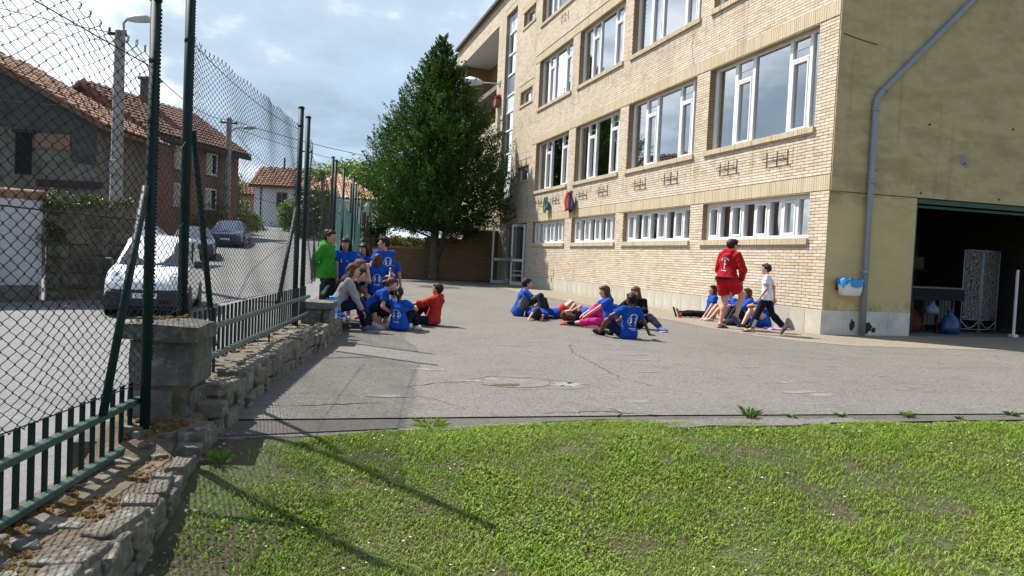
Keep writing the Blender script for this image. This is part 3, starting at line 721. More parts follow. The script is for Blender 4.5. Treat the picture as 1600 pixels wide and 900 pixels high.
# broken edge slabs between yard and lawn, each a piece of its own
x = -.5; i = 0
while x < 9.5:
    w = rnd.choice([.55, .8, 1.0, 1.25]); w = .5 if 3.2 < x < 8 and i % 2 else w
    ytop = pw(x+w/2, [(-.5, 5.50), (2.5, 5.60), (3.2, 5.28), (26, 5.18)]); dpt = pw(x, [(0, .45), (2.5, .26), (3.2, .2), (9, .22)])
    n = 7; top = [(x+.001+(w-.003)*k/n, ytop-.002+rnd.uniform(-.008, .006)) for k in range(n+1)]; bot = [(x+.001+(w-.003)*k/n, ytop-dpt+rnd.uniform(-.05, .03)) for k in range(n, -1, -1)]
    mb = MB(); mb.prism(bot[::-1]+top[::-1], -.12, -.003+rnd.uniform(-.006, .002)); o = mb.obj('edge_slab', M_yard, yard); o.rotation_euler = (rnd.uniform(-.004, .004), rnd.uniform(-.003, .003), 0)
    x += w; i += 1
mb = MB(); mb.prism([(-1.2, 5.0), (.3, 5.16), (2.4, 5.38), (3.2, 5.13), (12, 5.0), (12, 5.5), (3.3, 5.5), (2.4, 5.66), (-1.2, 5.56)], -.3, -.010); mb.obj('edge_bed', M('dark_joint', (.10, .092, .078), 1, .3, 20), yard)
# cracks and patches in the yard
M_crack = MC['crack_dark']
def crack(pts, w=.012, z=.0035):
    P = []
    for (x0, y0), (x1, y1) in zip(pts[:-1], pts[1:]):
        n = max(2, int(math.hypot(x1-x0, y1-y0)/.07))
        for k in range(n): P.append((lerp(x0, x1, k/n)+rnd.gauss(0, .012), lerp(y0, y1, k/n)+rnd.gauss(0, .014)))
    P.append(pts[-1]); V = []; F = []
    for i, (x, y) in enumerate(P):
        a = P[max(0, i-1)]; b = P[min(len(P)-1, i+1)]; d = math.hypot(b[0]-a[0], b[1]-a[1]) or 1; nx_, ny_ = -(b[1]-a[1])/d, (b[0]-a[0])/d
        ww = w*rnd.uniform(.25, 1)*(1-.7*abs(i/len(P)-.5))
        V += [(x+nx_*ww/2, y+ny_*ww/2, z), (x-nx_*ww/2, y-ny_*ww/2, z)]
    F = [(2*i, 2*i+1, 2*i+3, 2*i+2) for i in range(len(P)-1)]
    return mesh_np('crack', np.array(V), np.array(F), M_crack, yard)
crack([(-.30, 5.98), (.1, 5.97), (.75, 6.05)], .022)
crack([(1.9, 5.585), (2.5, 5.60), (2.9, 5.42), (3.2, 5.30)], .02); crack([(3.3, 5.28), (4.6, 5.265), (5.4, 5.255)], .016); crack([(6.0, 5.25), (7.6, 5.235), (9, 5.22)], .016)
crack([(.98, 6.75), (1.4, 6.98), (1.75, 7.02)], .018); crack([(1.7, 7.15), (2.0, 7.35), (2.4, 7.25), (2.75, 6.95), (2.85, 6.75)], .014); crack([(2.05, 6.6), (2.5, 6.6), (2.95, 6.7)], .012)
crack([(.95, 6.5), (1.25, 6.1), (1.35, 5.75)], .008)
crack([(3.9, 10.2), (3.6, 9.3), (3.45, 8.0), (3.35, 7.2), (3.6, 6.5), (3.8, 6.35)], .014)
crack([(3.6, 9.6), (5.2, 9.75), (7.2, 9.7), (9, 9.9)], .012); crack([(1.5, 9.9), (3.0, 10.0), (5.0, 10.15)], .008)
crack([(.35, 9.1), (.9, 9.05), (2, 9.0)], .007); crack([(2.55, 5.68), (2.58, 5.5), (2.5, 5.42)], .02)
crack([(8.6, 9.6), (10.2, 9.35), (10.9, 9.2)], .02); crack([(7.5, 8.0), (9.5, 8.1), (11, 7.9)], .01)
crack([(-.2, 7.35), (.4, 7.3)], .008); crack([(5, 20), (6.5, 19.2), (7.6, 19.4)], .014); crack([(2.5, 15.2), (4.4, 15.8), (6.2, 15.4)], .012)
def patch(name, cx, cy, rx, ry, mat, z, n=26, jag=.25):
    V = [(cx, cy, z)]+[(cx+math.cos(a)*rx*(1+rnd.uniform(-jag, jag)), cy+math.sin(a)*ry*(1+rnd.uniform(-jag, jag)), z) for a in [2*math.pi*i/n for i in range(n)]]
    return mesh_np(name, np.array(V), np.array([(0, 1+i, 1+(i+1) % n) for i in range(n)]), mat, yard)
M_cem = M('pale_cement_smear', (.25, .24, .225), .9, .35, 9, .2, 60)
patch('cement_smear', 1.80, 7.08, .22, .05, M_cem, .0028, jag=.6); patch('cement_smear', 2.62, 6.88, .15, .11, M_cem, .0026, jag=.6); patch('cement_smear', 1.98, 7.2, .16, .04, M_cem, .0027, jag=.6)
patch('cement_patch', 2.13, 6.95, .36, .25, M('old_cement', (.165, .152, .125), .95, .3, 7, .3, 50), .0042, jag=.12)
patch('hollow', 2.02, 6.84, .15, .07, M('damp_soil', (.075, .065, .035), 1, .4, 25, .4, 60), .006, jag=.35)
patch('dark_patch', 5.3, 28.0, .75, 1.1, M('dark_concrete', (.06, .055, .045), .6, .3, 4), .0035, jag=.3)  # one broad darker patch of concrete far across the yard
for k in range(26):
    x = rnd.uniform(.6, 7); y = rnd.uniform(5.9, 11); s = rnd.uniform(.03, .14)
    patch('cement_smear', x, y, s*1.6, s*.5, M('worn_spot', (.20, .188, .168), .95, .3, 9, .2, 60), .002+.0001*k, 12, .55)
# ---- lawn
def lawn_edge(x): return pw(x, [(-.9, 4.75), (-.3, 4.72), (.0, 4.85), (.35, 5.10), (1.1, 5.15), (2.4, 5.33), (3.2, 5.10), (6, 4.98), (26, 4.95)])
def soil_mat():
    mt, nt, b = nmat('lawn_soil'); v = coords(nt, True)
    c = ramp(nt, noise(nt, v, 9, 8, .7), [(.3, (.035, .028, .017)), (.55, (.075, .057, .034)), (.75, (.14, .115, .08))])
    c = mix(nt, ramp(nt, noise(nt, v, 1.6, 5, .6), [(.42, .0), (.64, .7)]), c, (.07, .11, .022))
    nt.links.new(c, b.inputs['Base Color']); b.inputs['Roughness'].default_value = 1; bump(nt, b, noise(nt, v, 40, 6, .7), .8, .02); return mt
xs = list(np.arange(-2.6, 12.01, .2)); ysl = list(np.arange(-4, 5.61, .16))
def soil_z(x, y): return lawn_z(x, y)-.02+.012*math.sin(x*7.1+y*3)*math.sin(y*9.3-x*2)-(.012 if y > 5.2 else 0)
V = [(lerp(wall_in(y)-.12, 12, (i/60)**1.2), y, soil_z(lerp(wall_in(y)-.12, 12, (i/60)**1.2), y)) for y in ysl for i in range(61)]
F = [(j*61+i, j*61+i+1, (j+1)*61+i+1, (j+1)*61+i) for j in range(len(ysl)-1) for i in range(60)]
tag(mesh_np('lawn', np.array(V), np.array(F), soil_mat(), smooth=True), kind='structure')
# noise for patchiness
def vnoise(x, y, s, seed):
    g = np.random.default_rng(seed).random((64, 64)); u = (x*s) % 63; w = (y*s) % 63
    i = u.astype(int); j = w.astype(int); fu = u-i; fw = w-j; fu = fu*fu*(3-2*fu); fw = fw*fw*(3-2*fw)
    return (g[i, j]*(1-fu)*(1-fw)+g[i+1, j]*fu*(1-fw)+g[i, j+1]*(1-fu)*fw+g[i+1, j+1]*fu*fw)
NB = 330000
gx = NR.uniform(-1.0, 7.6, NB); gy = 5.5-3.6*NR.random(NB)**1.15
edge_y = np.interp(gx, [-.9, -.3, 0, .35, 1.1, 2.4, 3.2, 6, 26], [4.75, 4.72, 4.85, 5.10, 5.15, 5.33, 5.10, 4.98, 4.95])+.09*(vnoise(gx+20, gy+20, 6, 3)-.5)
wallx = np.interp(gy, [p[0] for p in WALLIN], [p[1] for p in WALLIN])
ang = np.arctan2(gx, gy)
dens = .26+1.1*np.clip(2.5*(.55*vnoise(gx+9, gy+9, 1.7, 1)+.45*vnoise(gx+9, gy+9, 5.5, 2))-.78, 0, 1)
dens *= np.clip((gx-wallx-.10)/.48+.7*(vnoise(gx+3, gy+3, 5, 8)-.55), 0, 1)
keep = (gy < edge_y) & (gx > wallx+.03) & (ang > rad(-20)) & (ang < rad(56)) & (NR.random(NB) < dens)
gx, gy = gx[keep], gy[keep]
ne = 26000; ex = NR.uniform(.1, 7.6, ne); ey = np.interp(ex, [.0, .35, 1.1, 2.4, 3.2, 6, 26], [4.85, 5.10, 5.15, 5.33, 5.10, 4.98, 4.95])+.10*(vnoise(ex+20, ex*0+20, 5, 3)-.42)+.05*(vnoise(ex+20, ex*0+28, 17, 4)-.5)-np.abs(NR.normal(0, .05, ne))
gx = np.concatenate([gx, ex]); gy = np.concatenate([gy, ey]); nb = len(gx)
t = np.clip((5.05-gy)/1.9, 0, 1); gz = -.27*t*t*(3-2*t)-.022
pat = vnoise(gx+30, gy+30, 2.2, 5); tall = vnoise(gx+2, gy+2, 3.1, 6)
hgt = (.016+.020*NR.random(nb)**1.5)*(.65+.8*tall)*(1+.9*(vnoise(gx+5, gy+5, 1.1, 9) > .74))
wid = .0022+.0016*NR.random(nb); az = NR.uniform(0, 2*np.pi, nb); ln = NR.uniform(.2, 1.1, nb)*hgt
dx, dy = np.cos(az), np.sin(az); px_, py_ = -dy, dx
clov = (vnoise(gx+13, gy+13, 2.9, 12) > .68) & (NR.random(nb) < .45)
wid = np.where(clov, .007, wid); hgt = np.where(clov, .022, hgt); ln = np.where(clov, .016, ln)
base = np.stack([gx, gy, gz], 1)
def pt(s, f, side):
    return np.stack([gx+dx*ln*f*f+px_*wid*side*s, gy+dy*ln*f*f+py_*wid*side*s, gz+hgt*f*(1-.25*f)], 1)
Vg = np.stack([pt(1, 0, 1), pt(1, 0, -1), pt(.9, .55, 1), pt(.9, .55, -1), pt(0, 1, 0)], 1).reshape(-1, 3)
ii = np.arange(nb)[:, None]*5
def grass_mat():
    mt, nt, b = nmat('grass_blades'); g = N(nt, 'ShaderNodeNewGeometry'); v = g.outputs['Position']; r = g.outputs['Random Per Island']
    c = ramp(nt, r, [(0, (.12, .225, .014)), (.35, (.175, .305, .022)), (.7, (.235, .365, .036)), (.9, (.30, .38, .06)), (1, (.38, .34, .13))])
    f = noise(nt, v, 1.5, 5, .6)
    c = mix(nt, ramp(nt, f, [(.35, 0), (.68, .6)]), c, (.27, .29, .07))
    c = mix(nt, ramp(nt, noise(nt, v, 4.5, 4, .6), [(.55, 0), (.75, .55)]), c, (.055, .15, .012))
    nt.links.new(c, b.inputs['Base Color']); b.inputs['Roughness'].default_value = .55; b.inputs['Specular IOR Level'].default_value = .25
    out = nt.nodes['Material Output']; tr = N(nt, 'ShaderNodeBsdfTranslucent', {'Color': c}); mx = N(nt, 'ShaderNodeMixShader', {0: .3, 1: b.outputs[0], 2: tr.outputs[0]}); nt.links.new(mx.outputs[0], out.inputs[0])
    return mt
M_grass = grass_mat()
gr = mesh_np('grass', Vg, [np.concatenate([ii+0, ii+1, ii+3, ii+2], 1), np.concatenate([ii+2, ii+3, ii+4], 1)], M_grass); tag(gr, kind='stuff', cat='grass', label='short bright green lawn grass with worn patches')
# daisies
mb = MB()
for k in range(170):
    for _ in range(20):
        x, y = rnd.uniform(-.4, 6), rnd.uniform(2.2, 4.95)
        if x > wall_in(y)+.35 and y < lawn_edge(x) and (float(vnoise(np.array([x+40]), np.array([y+40]), 1.3, 21)[0]) > .5): break
    z = lawn_z(x, y)+.022; r = rnd.uniform(.005, .009); a0 = rnd.uniform(0, 6)
    pts = [(x+math.cos(a0+a)*r*(1 if i % 2 else .6), y+math.sin(a0+a)*r*(1 if i % 2 else .6), z+rnd.uniform(-.002, .002)) for i, a in enumerate([2*math.pi*q/10 for q in range(10)])]
    mb.add([(x, y, z+.003)]+pts, [(0, 1+i, 1+(i+1) % 10) for i in range(10)])
tag(mb.obj('daisies', M('daisy_white', (.8, .8, .76), .6, .05, 10, 0)), 'tiny white daisies scattered over the lawn', 'flowers', kind='stuff')
# weeds in the edge joint: leafy tufts as things
M_weed = M('weed_leaf', (.13, .23, .03), .5, .3, 12, 0)
def tuft(name, x, y, z, r, h, n, lw, mat, label, cat, group):
    mb = MB(); n = int(n*1.5); lw = lw*.5; h = h*.75
    for k in range(n):
        a = rnd.uniform(0, 6.283); l = r*rnd.uniform(.2, 1.1); hh = h*rnd.uniform(.4, 1.1); w = lw*rnd.uniform(.6, 1.2)
        d = Vector((math.cos(a), math.sin(a), 0)); p = Vector((-d.y, d.x, 0)); b = d*rnd.uniform(0, r*.3)
        mb.add([b-p*w*.2, b+p*w*.2, b+d*l*.55+p*w*.5+Vector((0, 0, hh*.8)), b+d*l+Vector((0, 0, hh)), b+d*l*.55-p*w*.5+Vector((0, 0, hh*.8))], [(0, 1, 2, 3, 4)])
    return tag(mb.obj(name, mat, None, False, (x, y, z)), label, cat, group)
for i, (x, y, r, h, lb) in enumerate([(3.62, 5.30, .09, .13, 'tallest green weed growing in the joint at the lawn edge'), (4.0, 5.28, .07, .05, 'low weed in the edge joint just right of the tallest one'), (4.5, 5.3, .06, .05, 'small weed between two broken edge slabs'),
                                    (5.15, 5.26, .08, .06, 'bushy weed beside the pale chipped edge slab'), (6.3, 5.25, .08, .05, 'rightmost weed along the edge joint'), (5.6, 5.15, .05, .04, 'tiny weed near the right end of the lawn edge')]):
    tuft('weed', x, y, -.01, r, h, 26, .02, M_weed, lb, 'weed', 'weeds in the yard edge joint')
tuft('weed', -.36, 4.6, lawn_z(0, 4.6), .09, .09, 40, .022, M_weed, 'leafy weed at the foot of the near stone pillar', 'weed', None)
tuft('weed', 1.0, 5.28, -.03, .16, .07, 60, .012, M_grass, 'pale grass tuft spilling over the concrete edge', 'weed', None)
# dry leaves and chips along the wall foot
mb = MB()
for k in range(70):
    y = rnd.uniform(2.4, 5.2); x = wall_in(y)+abs(rnd.gauss(.12, .14)); z = lawn_z(x, y)+.004; s = rnd.uniform(.004, .013); a = rnd.uniform(0, 6)
    mb.lathe([(.001, 0), (s, .002), (s*.5, s*.5), (.001, s*.6)], 5, Matrix.Translation((x, y, z)) @ Matrix.Rotation(a, 4, 'X'))
tag(mb.obj('stone_chips', M('pale_chips', (.28, .25, .2), .9, .4, 30, .2)), 'loose pale stone chips along the foot of the wall', 'gravel', kind='stuff')
# ================= stone wall, pillars, railings and chain-link fence along the left side
def stone_mat(name, c0, c1, lich=.5, moss=.35):
    mt, nt, b = nmat(name); v = coords(nt, True); r = N(nt, 'ShaderNodeObjectInfo').outputs['Random']
    c = mix(nt, ramp(nt, noise(nt, v, 5, 7, .7), [(.3, 0), (.7, 1)]), c0, c1)
    c = mix(nt, 1.0, c, ramp(nt, r, [(0, .72), (1, 1.1)]), 'MULTIPLY')
    c = mix(nt, mth(nt, 'MULTIPLY', ramp(nt, noise(nt, v, 14, 8, .75), [(.52, 0), (.62, 1)]), lich), c, (.40, .385, .33))
    c = mix(nt, mth(nt, 'MULTIPLY', ramp(nt, noise(nt, v, 6, 7, .7), [(.55, 0), (.68, 1)]), moss), c, (.10, .075, .02))
    c = mix(nt, ramp(nt, noise(nt, v, 3.3, 8, .7), [(.52, 0), (.72, .7)]), c, (.035, .033, .028))
    nt.links.new(c, b.inputs['Base Color']); b.inputs['Roughness'].default_value = .92; b.inputs['Specular IOR Level'].default_value = .2
    bump(nt, b, mth(nt, 'ADD', noise(nt, v, 22, 8, .7), mth(nt, 'MULTIPLY', noise(nt, v, 90, 4, .7), .4)), .9, .018); return mt
M_stone = stone_mat('grey_stone', (.125, .113, .093), (.215, .195, .16), .55, .5)
M_pil = stone_mat('weathered_block', (.085, .083, .075), (.165, .16, .14), .3, .2)
M_mort = M('earthy_mortar', (.135, .105, .07), 1, .45, 9, .9, 40, bdist=.02)
M_moss = M('ochre_moss', (.105, .062, .012), 1, .6, 30, .9, 60, bdist=.01)
M_fgreen = M('green_fence_paint', (.005, .022, .018), .55, .3, 8, .1, 40, spec=.18)
M_rail = M('green_rail_paint', (.040, .085, .070), .36, .45, 11, .1, 50, spec=.5)
M_wire = M('green_wire', (.006, .014, .012), .5, .2, 8, 0, spec=.25)
def rough_block(name, a, b, ch, jit, mat, sub=2, amp=.012, seed=0):
    """stone with chamfers, extra loops and an uneven face"""
    mb = MB(); n = (max(1, int((b[0]-a[0])/.1)), max(1, int((b[1]-a[1])/.1)), max(1, int((b[2]-a[2])/.1)))
    import itertools
    idx = {}; V = []
    sz = np.array(b)-np.array(a); WV = [(np.array([rnd.gauss(0, 1) for _ in range(3)])*fq/sz.max(), rnd.uniform(0, 6), am) for fq, am in ((3, .5), (3, .5), (6, .3), (6, .3), (11, .18), (11, .18))]
    WD = [np.array([rnd.gauss(0, 1) for _ in range(3)]) for _ in WV]
    def vid(i, j, k):
        if (i, j, k) not in idx:
            p = np.array([lerp(a[0], b[0], i/n[0]), lerp(a[1], b[1], j/n[1]), lerp(a[2], b[2], k/n[2])])
            c = (np.array(a)+np.array(b))/2; e = sum((i in (0, n[0]), j in (0, n[1]), k in (0, n[2])))
            d = (p-c)/np.maximum(np.array(b)-np.array(a), 1e-6)*2
            if e >= 2: p = p-np.sign(d)*(np.abs(d) > .99)*ch*(.6 if e == 2 else .8)*rnd.uniform(.5, 1.5)
            p = p+sum(jit*am*math.sin(float(k_ @ p)+ph)*dd for (k_, ph, am), dd in zip(WV, WD))+np.array([rnd.gauss(0, jit*.12) for _ in range(3)])
            idx[(i, j, k)] = len(V); V.append(tuple(p))
        return idx[(i, j, k)]
    F = []
    for k in (0, n[2]):
        for i in range(n[0]):
            for j in range(n[1]):
                q = (vid(i, j, k), vid(i+1, j, k), vid(i+1, j+1, k), vid(i, j+1, k)); F.append(q if k else q[::-1])
    for j in (0, n[1]):
        for i in range(n[0]):
            for k in range(n[2]):
                q = (vid(i, j, k), vid(i+1, j, k), vid(i+1, j, k+1), vid(i, j, k+1)); F.append(q[::-1] if j else q)
    for i in (0, n[0]):
        for j in range(n[1]):
            for k in range(n[2]):
                q = (vid(i, j, k), vid(i, j+1, k), vid(i, j+1, k+1), vid(i, j, k+1)); F.append(q if i else q[::-1])
    mb.add(V, F); o = mb.obj(name, mat, None, True); o.data.set_sharp_from_angle(angle=rad(26)); return o
# ---- dwarf wall
wall = empty('stone_wall', 'low rubble stone wall under the green railings with mossy top', 'wall', (-.6, 4.0, 0))
def WP(o, p=wall):
    o.parent = p; l = p.location; o.matrix_parent_inverse = Matrix.Translation((-l[0], -l[1], -l[2])); return o
sty = [-4, -2, 0, 1.5, 2.5, 3.2, 4, 4.62, 4.66, 5.0, 5.5, 6, 7, 8, 9, 10, 11, 11.8, 12.74, 12.79, 14, 16.5, 17.2, 21, 27, 33]
V = []; F = []
for y in sty:
    zt = wall_top(y)-.05 if y < 11.82 else .06
    zt = wall_top(y)-.028
    xi = wall_in(y)-.045; xo = fence_x(y)-.22; zb = -.75
    V += [(xo, y, zb), (xo, y, zt-.02), (lerp(xo, xi, .5), y, zt+.01), (xi-.04, y, zt), (xi, y, zt-.04), (xi, y, zb)]
for j in range(len(sty)-1):
    for i in range(5): F.append((j*6+i, j*6+i+1, (j+1)*6+i+1, (j+1)*6+i))
WP(mesh_np('wall_core', np.array(V), np.array(F), M_mort))
variants = []
for k in range(8):
    o = rough_block('stone', (-.5, -.5, -.5), (.5, .5, .5), .05, .04, M_stone); 
    mb = MB(); me = o.data; bpy.data.objects.remove(o); variants.append(me)
# subdivided variants are unit blocks: scaled for each stone
y = 1.9
while y < 12.4:
    L = rnd.uniform(.16, .42)
    zt = wall_top(y+L/2); zb = -.30 if y < 4.6 else -.04
    hs = zt-zb-.03; n = 2 if hs > .2 else 1; z = zb
    split = rnd.uniform(.4, .6)
    for c in range(n):
        h = hs*(split if c == 0 else 1-split) if n == 2 else hs
        ang = math.atan2(wall_in(y+L)-wall_in(y), L)
        jl = L*rnd.uniform(.82, 1.0)
        o = bpy.data.objects.new('stone', rnd.choice(variants)); o.location = (wall_in(y+L/2)-.055+rnd.uniform(-.012, .02), y+L/2+(0 if c == 0 else rnd.uniform(-.06, .06)), z+h/2); o.rotation_euler = (rnd.uniform(-.06, .06), rnd.uniform(-.05, .05), -ang+rnd.uniform(-.06, .06)); o.scale = (.16, jl, h*.97); COL.objects.link(o); WP(o); z += h
    y += L
y = 1.9
while y < 12.3:          # flat stones along the inner edge of the top
    L = rnd.uniform(.12, .42); ang = math.atan2(wall_in(y+L)-wall_in(y), L); w = rnd.uniform(.10, .22)
    if not (4.98 < y+L/2 < 5.45):
        o = bpy.data.objects.new('stone', rnd.choice(variants)); o.location = (wall_in(y+L/2)-w/2-.0+rnd.uniform(-.01, .015), y+L/2, wall_top(y+L/2)-.040+rnd.uniform(-.014, .014)); o.rotation_euler = (rnd.uniform(-.07, .07), rnd.uniform(-.08, .08), -ang+rnd.uniform(-.16, .16)); o.scale = (w, L*rnd.uniform(.86, .98), .085); COL.objects.link(o); WP(o)
    y += L
for k in range(90):      # loose flat stones set in the top
    y = rnd.uniform(2.2, 10.0)
    if 4.95 < y < 5.7: continue
    xi, xo = wall_in(y)-.2, fence_x(y)-.1; x = lerp(xo, xi, rnd.random()); s = rnd.uniform(.06, .15)
    o = bpy.data.objects.new('stone', rnd.choice(variants)); o.location = (x, y, wall_top(y)-.035+rnd.uniform(-.01, .008)); o.rotation_euler = (rnd.uniform(-.1, .1), rnd.uniform(-.1, .1), rnd.uniform(0, 3)); o.scale = (s, s*rnd.uniform(.7, 1.5), .05); COL.objects.link(o); WP(o)
# moss cushions on the top
Vs = []; Fs = []; nb_ = 0
for k in range(2600):
    cl = rnd.random(); y = rnd.uniform(2.0, 5.0) if k < 1900 else rnd.uniform(5.6, 9.5)
    u = rnd.betavariate(1.5, 2.2); x = lerp(fence_x(y)-.12, wall_in(y)-.12, u)
    if vnoise(np.array([x+50]), np.array([y+50]), 3.4, 31)[0] < (.40 if k < 1900 else .66): continue
    r = rnd.uniform(.009, .022); z = wall_top(y)-.026; n = 7
    ring = [(x+math.cos(6.283*i/n)*r*rnd.uniform(.7, 1.2), y+math.sin(6.283*i/n)*r*1.2*rnd.uniform(.7, 1.2), z) for i in range(n)]
    ring2 = [(lerp(x, p[0], .65), lerp(y, p[1], .65), z+r*rnd.uniform(.5, .8)) for p in ring]
    Vs += ring+ring2+[(x, y, z+r*.95)]
    for i in range(n):
        i2 = (i+1) % n; Fs.append((nb_+i, nb_+i2, nb_+n+i2)); Fs.append((nb_+i, nb_+n+i2, nb_+n+i)); Fs.append((nb_+n+i, nb_+n+i2, nb_+2*n))
    nb_ += 2*n+1
o = WP(mesh_np('moss', np.array(Vs), np.array(Fs), M_moss, smooth=True)); o['kind'] = 'stuff'
# ---- pillars
FANG = -math.atan2(.195, 1)
def pillar(label, x, y, zb, courses, w, d, cap_z, cap_h, cap_o, group='stone pillars along the fence'):
    p = empty('stone_pillar', label, 'pillar', (x, y, 0), FANG, group)
    z = zb
    for i, h in enumerate(courses):
        j = rnd.uniform(-.012, .012)
        if i == 0: spl = [(-w/2, w/2)]
        else: spl = [(-w/2, w*.22), (w*.22+.012, w/2)] if i % 2 else [(-w/2, w/2)]
        for a, b in spl:
            o = rough_block('stone', (a+j, -d/2+j, z+.006), (b+j, d/2+j, z+h-.006), .016, .008, M_pil); o.parent = p
        z += h
    o = rough_block('cap_slab', (-w/2-cap_o, -d/2-cap_o, cap_z), (w/2+cap_o, d/2+cap_o, cap_z+cap_h), .018, .008, M_pil); o.parent = p
    mb = MB(); mb.box((-w/2+.03, -d/2+.03, zb), (w/2-.03, d/2-.03, cap_z+.01)); o = mb.obj('mortar_core', M_mort); o.parent = p
    return p
p1 = pillar('nearest stone pillar with a broad lichen covered cap slab', -.715, 5.26, -.28, [.25, .33, .31], .39, .44, .585, .115, .038)
mb = MB()
for k in range(26):
    x, y = rnd.gauss(-.10, .09), rnd.gauss(.1, .1); r = rnd.uniform(.01, .03); mb.lathe([(r, 0), (r*.8, r*.5), (r*.3, r*.8)], 6, Matrix.Translation((x, y, .70)))
o = mb.obj('moss', M_moss); o.parent = p1; o['kind'] = 'stuff'
pillar('stone pillar beside the seated girls with a blue bottle against it', .385, 10.22, -.04, [.26, .22], .38, .46, .435, .10, .03)
pillar('stone pillar behind the girl in the green hoodie', 1.02, 17.1, -.04, [.26, .24], .4, .45, .46, .1, .03)
# ---- railings
def railing(label, ya, yb, za, zb, n, bar_lo, bar_hi, legs, xo=.0):
    """za, zb: heights of lower and upper rail"""
    xa, xb = xo[0], xo[1]; L = math.hypot(xb-xa, yb-ya); ang = math.atan2(xb-xa, yb-ya)
    r = empty('railing', label, 'railing', (xa, ya, 0), -ang, 'green railings on the stone wall')
    for z in (za, zb):
        mb = MB(); mb.cbox((-.02, 0, z-.018), (.026, L, z+.018), .004); o = mb.obj('rail', M_rail, r)
    m0 = None
    for i in range(n):
        y = (i+.5)*L/n; leg = i in legs
        if leg or m0 is None:
            mb = MB(); mb.cbox((-.0075, -.022, bar_lo[1] if leg else bar_lo[0]), (.0045, .022, bar_hi), .002); o = mb.obj('bar', M_fgreen, r, False, (-.028, y, 0))
            if not leg: m0 = o.data
        else: inst('bar', m0, r, (-.028, y, 0), (rnd.uniform(-.006, .006), 0, rnd.uniform(-.05, .05)))
    return r
railing('near railing of flat green bars ending at the first pillar', 2.0, 4.98, .0, .25, 25, (-.14, -.2), .36, [], (-1.425, -.845))
railing('middle railing of green bars between the two nearest pillars', 5.56, 9.95, .385, .60, 38, (.33, .2), .73, [4, 20, 33], (-.60, .235))
railing('far railing on the wall behind the seated children', 10.5, 16.8, .385, .60, 40, (.33, .2), .73, [5, 20, 35], (.42, .93))
# ---- chain-link fence
def post_obj(f, x, y, z0, z1, r=.03):
    mb = MB(); mb.tube([(x, y, z0), (x, y, z1)], r, 12); mb.lathe([(r+.006, z1-.02), (r+.006, z1+.004), (r*.8, z1+.014), (.002, z1+.016)], 12, Matrix.Translation((x, y, 0)))
    return WPF(mb.obj('post', M_fgreen, None, True), f)
def WPF(o, f):
    o.parent = f; l = f.location; o.matrix_parent_inverse = Matrix.Translation((-l[0], -l[1], -l[2])); return o
def wire_mesh(f, pa, pb, zlo, zhi, pitch, row, r, sag=0, bulge=.03, seed=0, ns=3, knuck=True, mat=None):
    """chain-link: zigzag wires hooked into each other; pa, pb plan points, zlo/zhi (at a, at b)"""
    R = np.random.default_rng(seed); pa = np.array(pa, float); pb = np.array(pb, float); L = np.linalg.norm(pb-pa); d = (pb-pa)/L; nr = np.array([-d[1], d[0]])
    nw = int(L/pitch); p = L/nw; Vs = []; Fs = []; base = 0; A1 = R.uniform(0, 6, 6)
    for i in range(nw):
        s0 = i*p; t = s0/L; lo = lerp(zlo[0], zlo[1], t); hi = lerp(zhi[0], zhi[1], t)-sag*4*t*(1-t)
        nz = max(4, int(round((hi-lo)/(row/2)))); j = np.arange(nz+1); z = lo+(hi-lo)*j/nz
        s = s0+((j+i) % 2)*p*1.04-.02*p+R.normal(0, p*.035, nz+1); z = z+R.normal(0, row*.03, nz+1)
        s = np.clip(s, .0, L)
        wv = bulge*np.sin(s*2.1+A1[0])*np.sin(z*2.3+A1[1])+.4*bulge*np.sin(s*5.3+z*3.1+A1[2])
        z = z+.02*np.sin(s*3.7+A1[3])*np.sin((z-lo)*1.5)+.012*np.sin(s*9+A1[4])
        off = wv+r*1.1*np.where((j+i) % 2 == 0, 1, -1)
        P = np.stack([pa[0]+d[0]*s+nr[0]*off, pa[1]+d[1]*s+nr[1]*off, z], 1)
        if knuck:
            e = P[-1]; P = np.concatenate([P, [e+np.array([d[0]*p*.22, d[1]*p*.22, row*.38])+R.normal(0, .004, 3)], [e+np.array([d[0]*p*.05, d[1]*p*.05, row*.55])]])
        T = np.gradient(P, axis=0); T /= np.linalg.norm(T, axis=1, keepdims=True)+1e-9
        n1 = np.cross(T, np.array([nr[0], nr[1], 0])); n1 /= np.linalg.norm(n1, axis=1, keepdims=True)+1e-9; n2 = np.cross(T, n1)
        m = len(P); ring = np.stack([P+r*(math.cos(6.2832*k/ns)*n1+math.sin(6.2832*k/ns)*n2) for k in range(ns)], 1).reshape(-1, 3)
        Vs.append(ring); q = np.arange(m-1)[:, None]*ns+base
        for k in range(ns):
            k2 = (k+1) % ns; Fs.append(np.concatenate([q+k, q+k2, q+ns+k2, q+ns+k], 1))
        base += m*ns
    o = mesh_np('wire_mesh', np.concatenate(Vs), np.concatenate(Fs), mat or M_wire, smooth=True); o['kind'] = 'stuff'; WPF(o, f)
    for zt in ((0, .98), (1, .985)) if False else ():
        pass
    mb = MB()
    for fr in (.0, .5, .97):
        pts = [(pa[0]+d[0]*L*t, pa[1]+d[1]*L*t, lerp(lerp(zlo[0], zhi[0], fr), lerp(zlo[1], zhi[1], fr), t)-(sag+.03)*4*t*(1-t)*fr) for t in np.linspace(0, 1, 9)]
        w = MB(); w.tube(pts, r*1.15, 5, False); WPF(w.obj('straining_wire', M_wire, None, True), f)
    return o
def fence(label, loc): return empty('chain_link_fence', label, 'fence', loc, 0, 'panels of the chain-link fence')
f1 = fence('near chain-link panel with wide meshes at the left of the photo', (-1.3, 3.4, 0))
wire_mesh(f1, (-2.05, -.0), (-.80, 4.9), (.37, .37), (2.36, 2.27), .048, .058, .0031, .0, .02, 1)
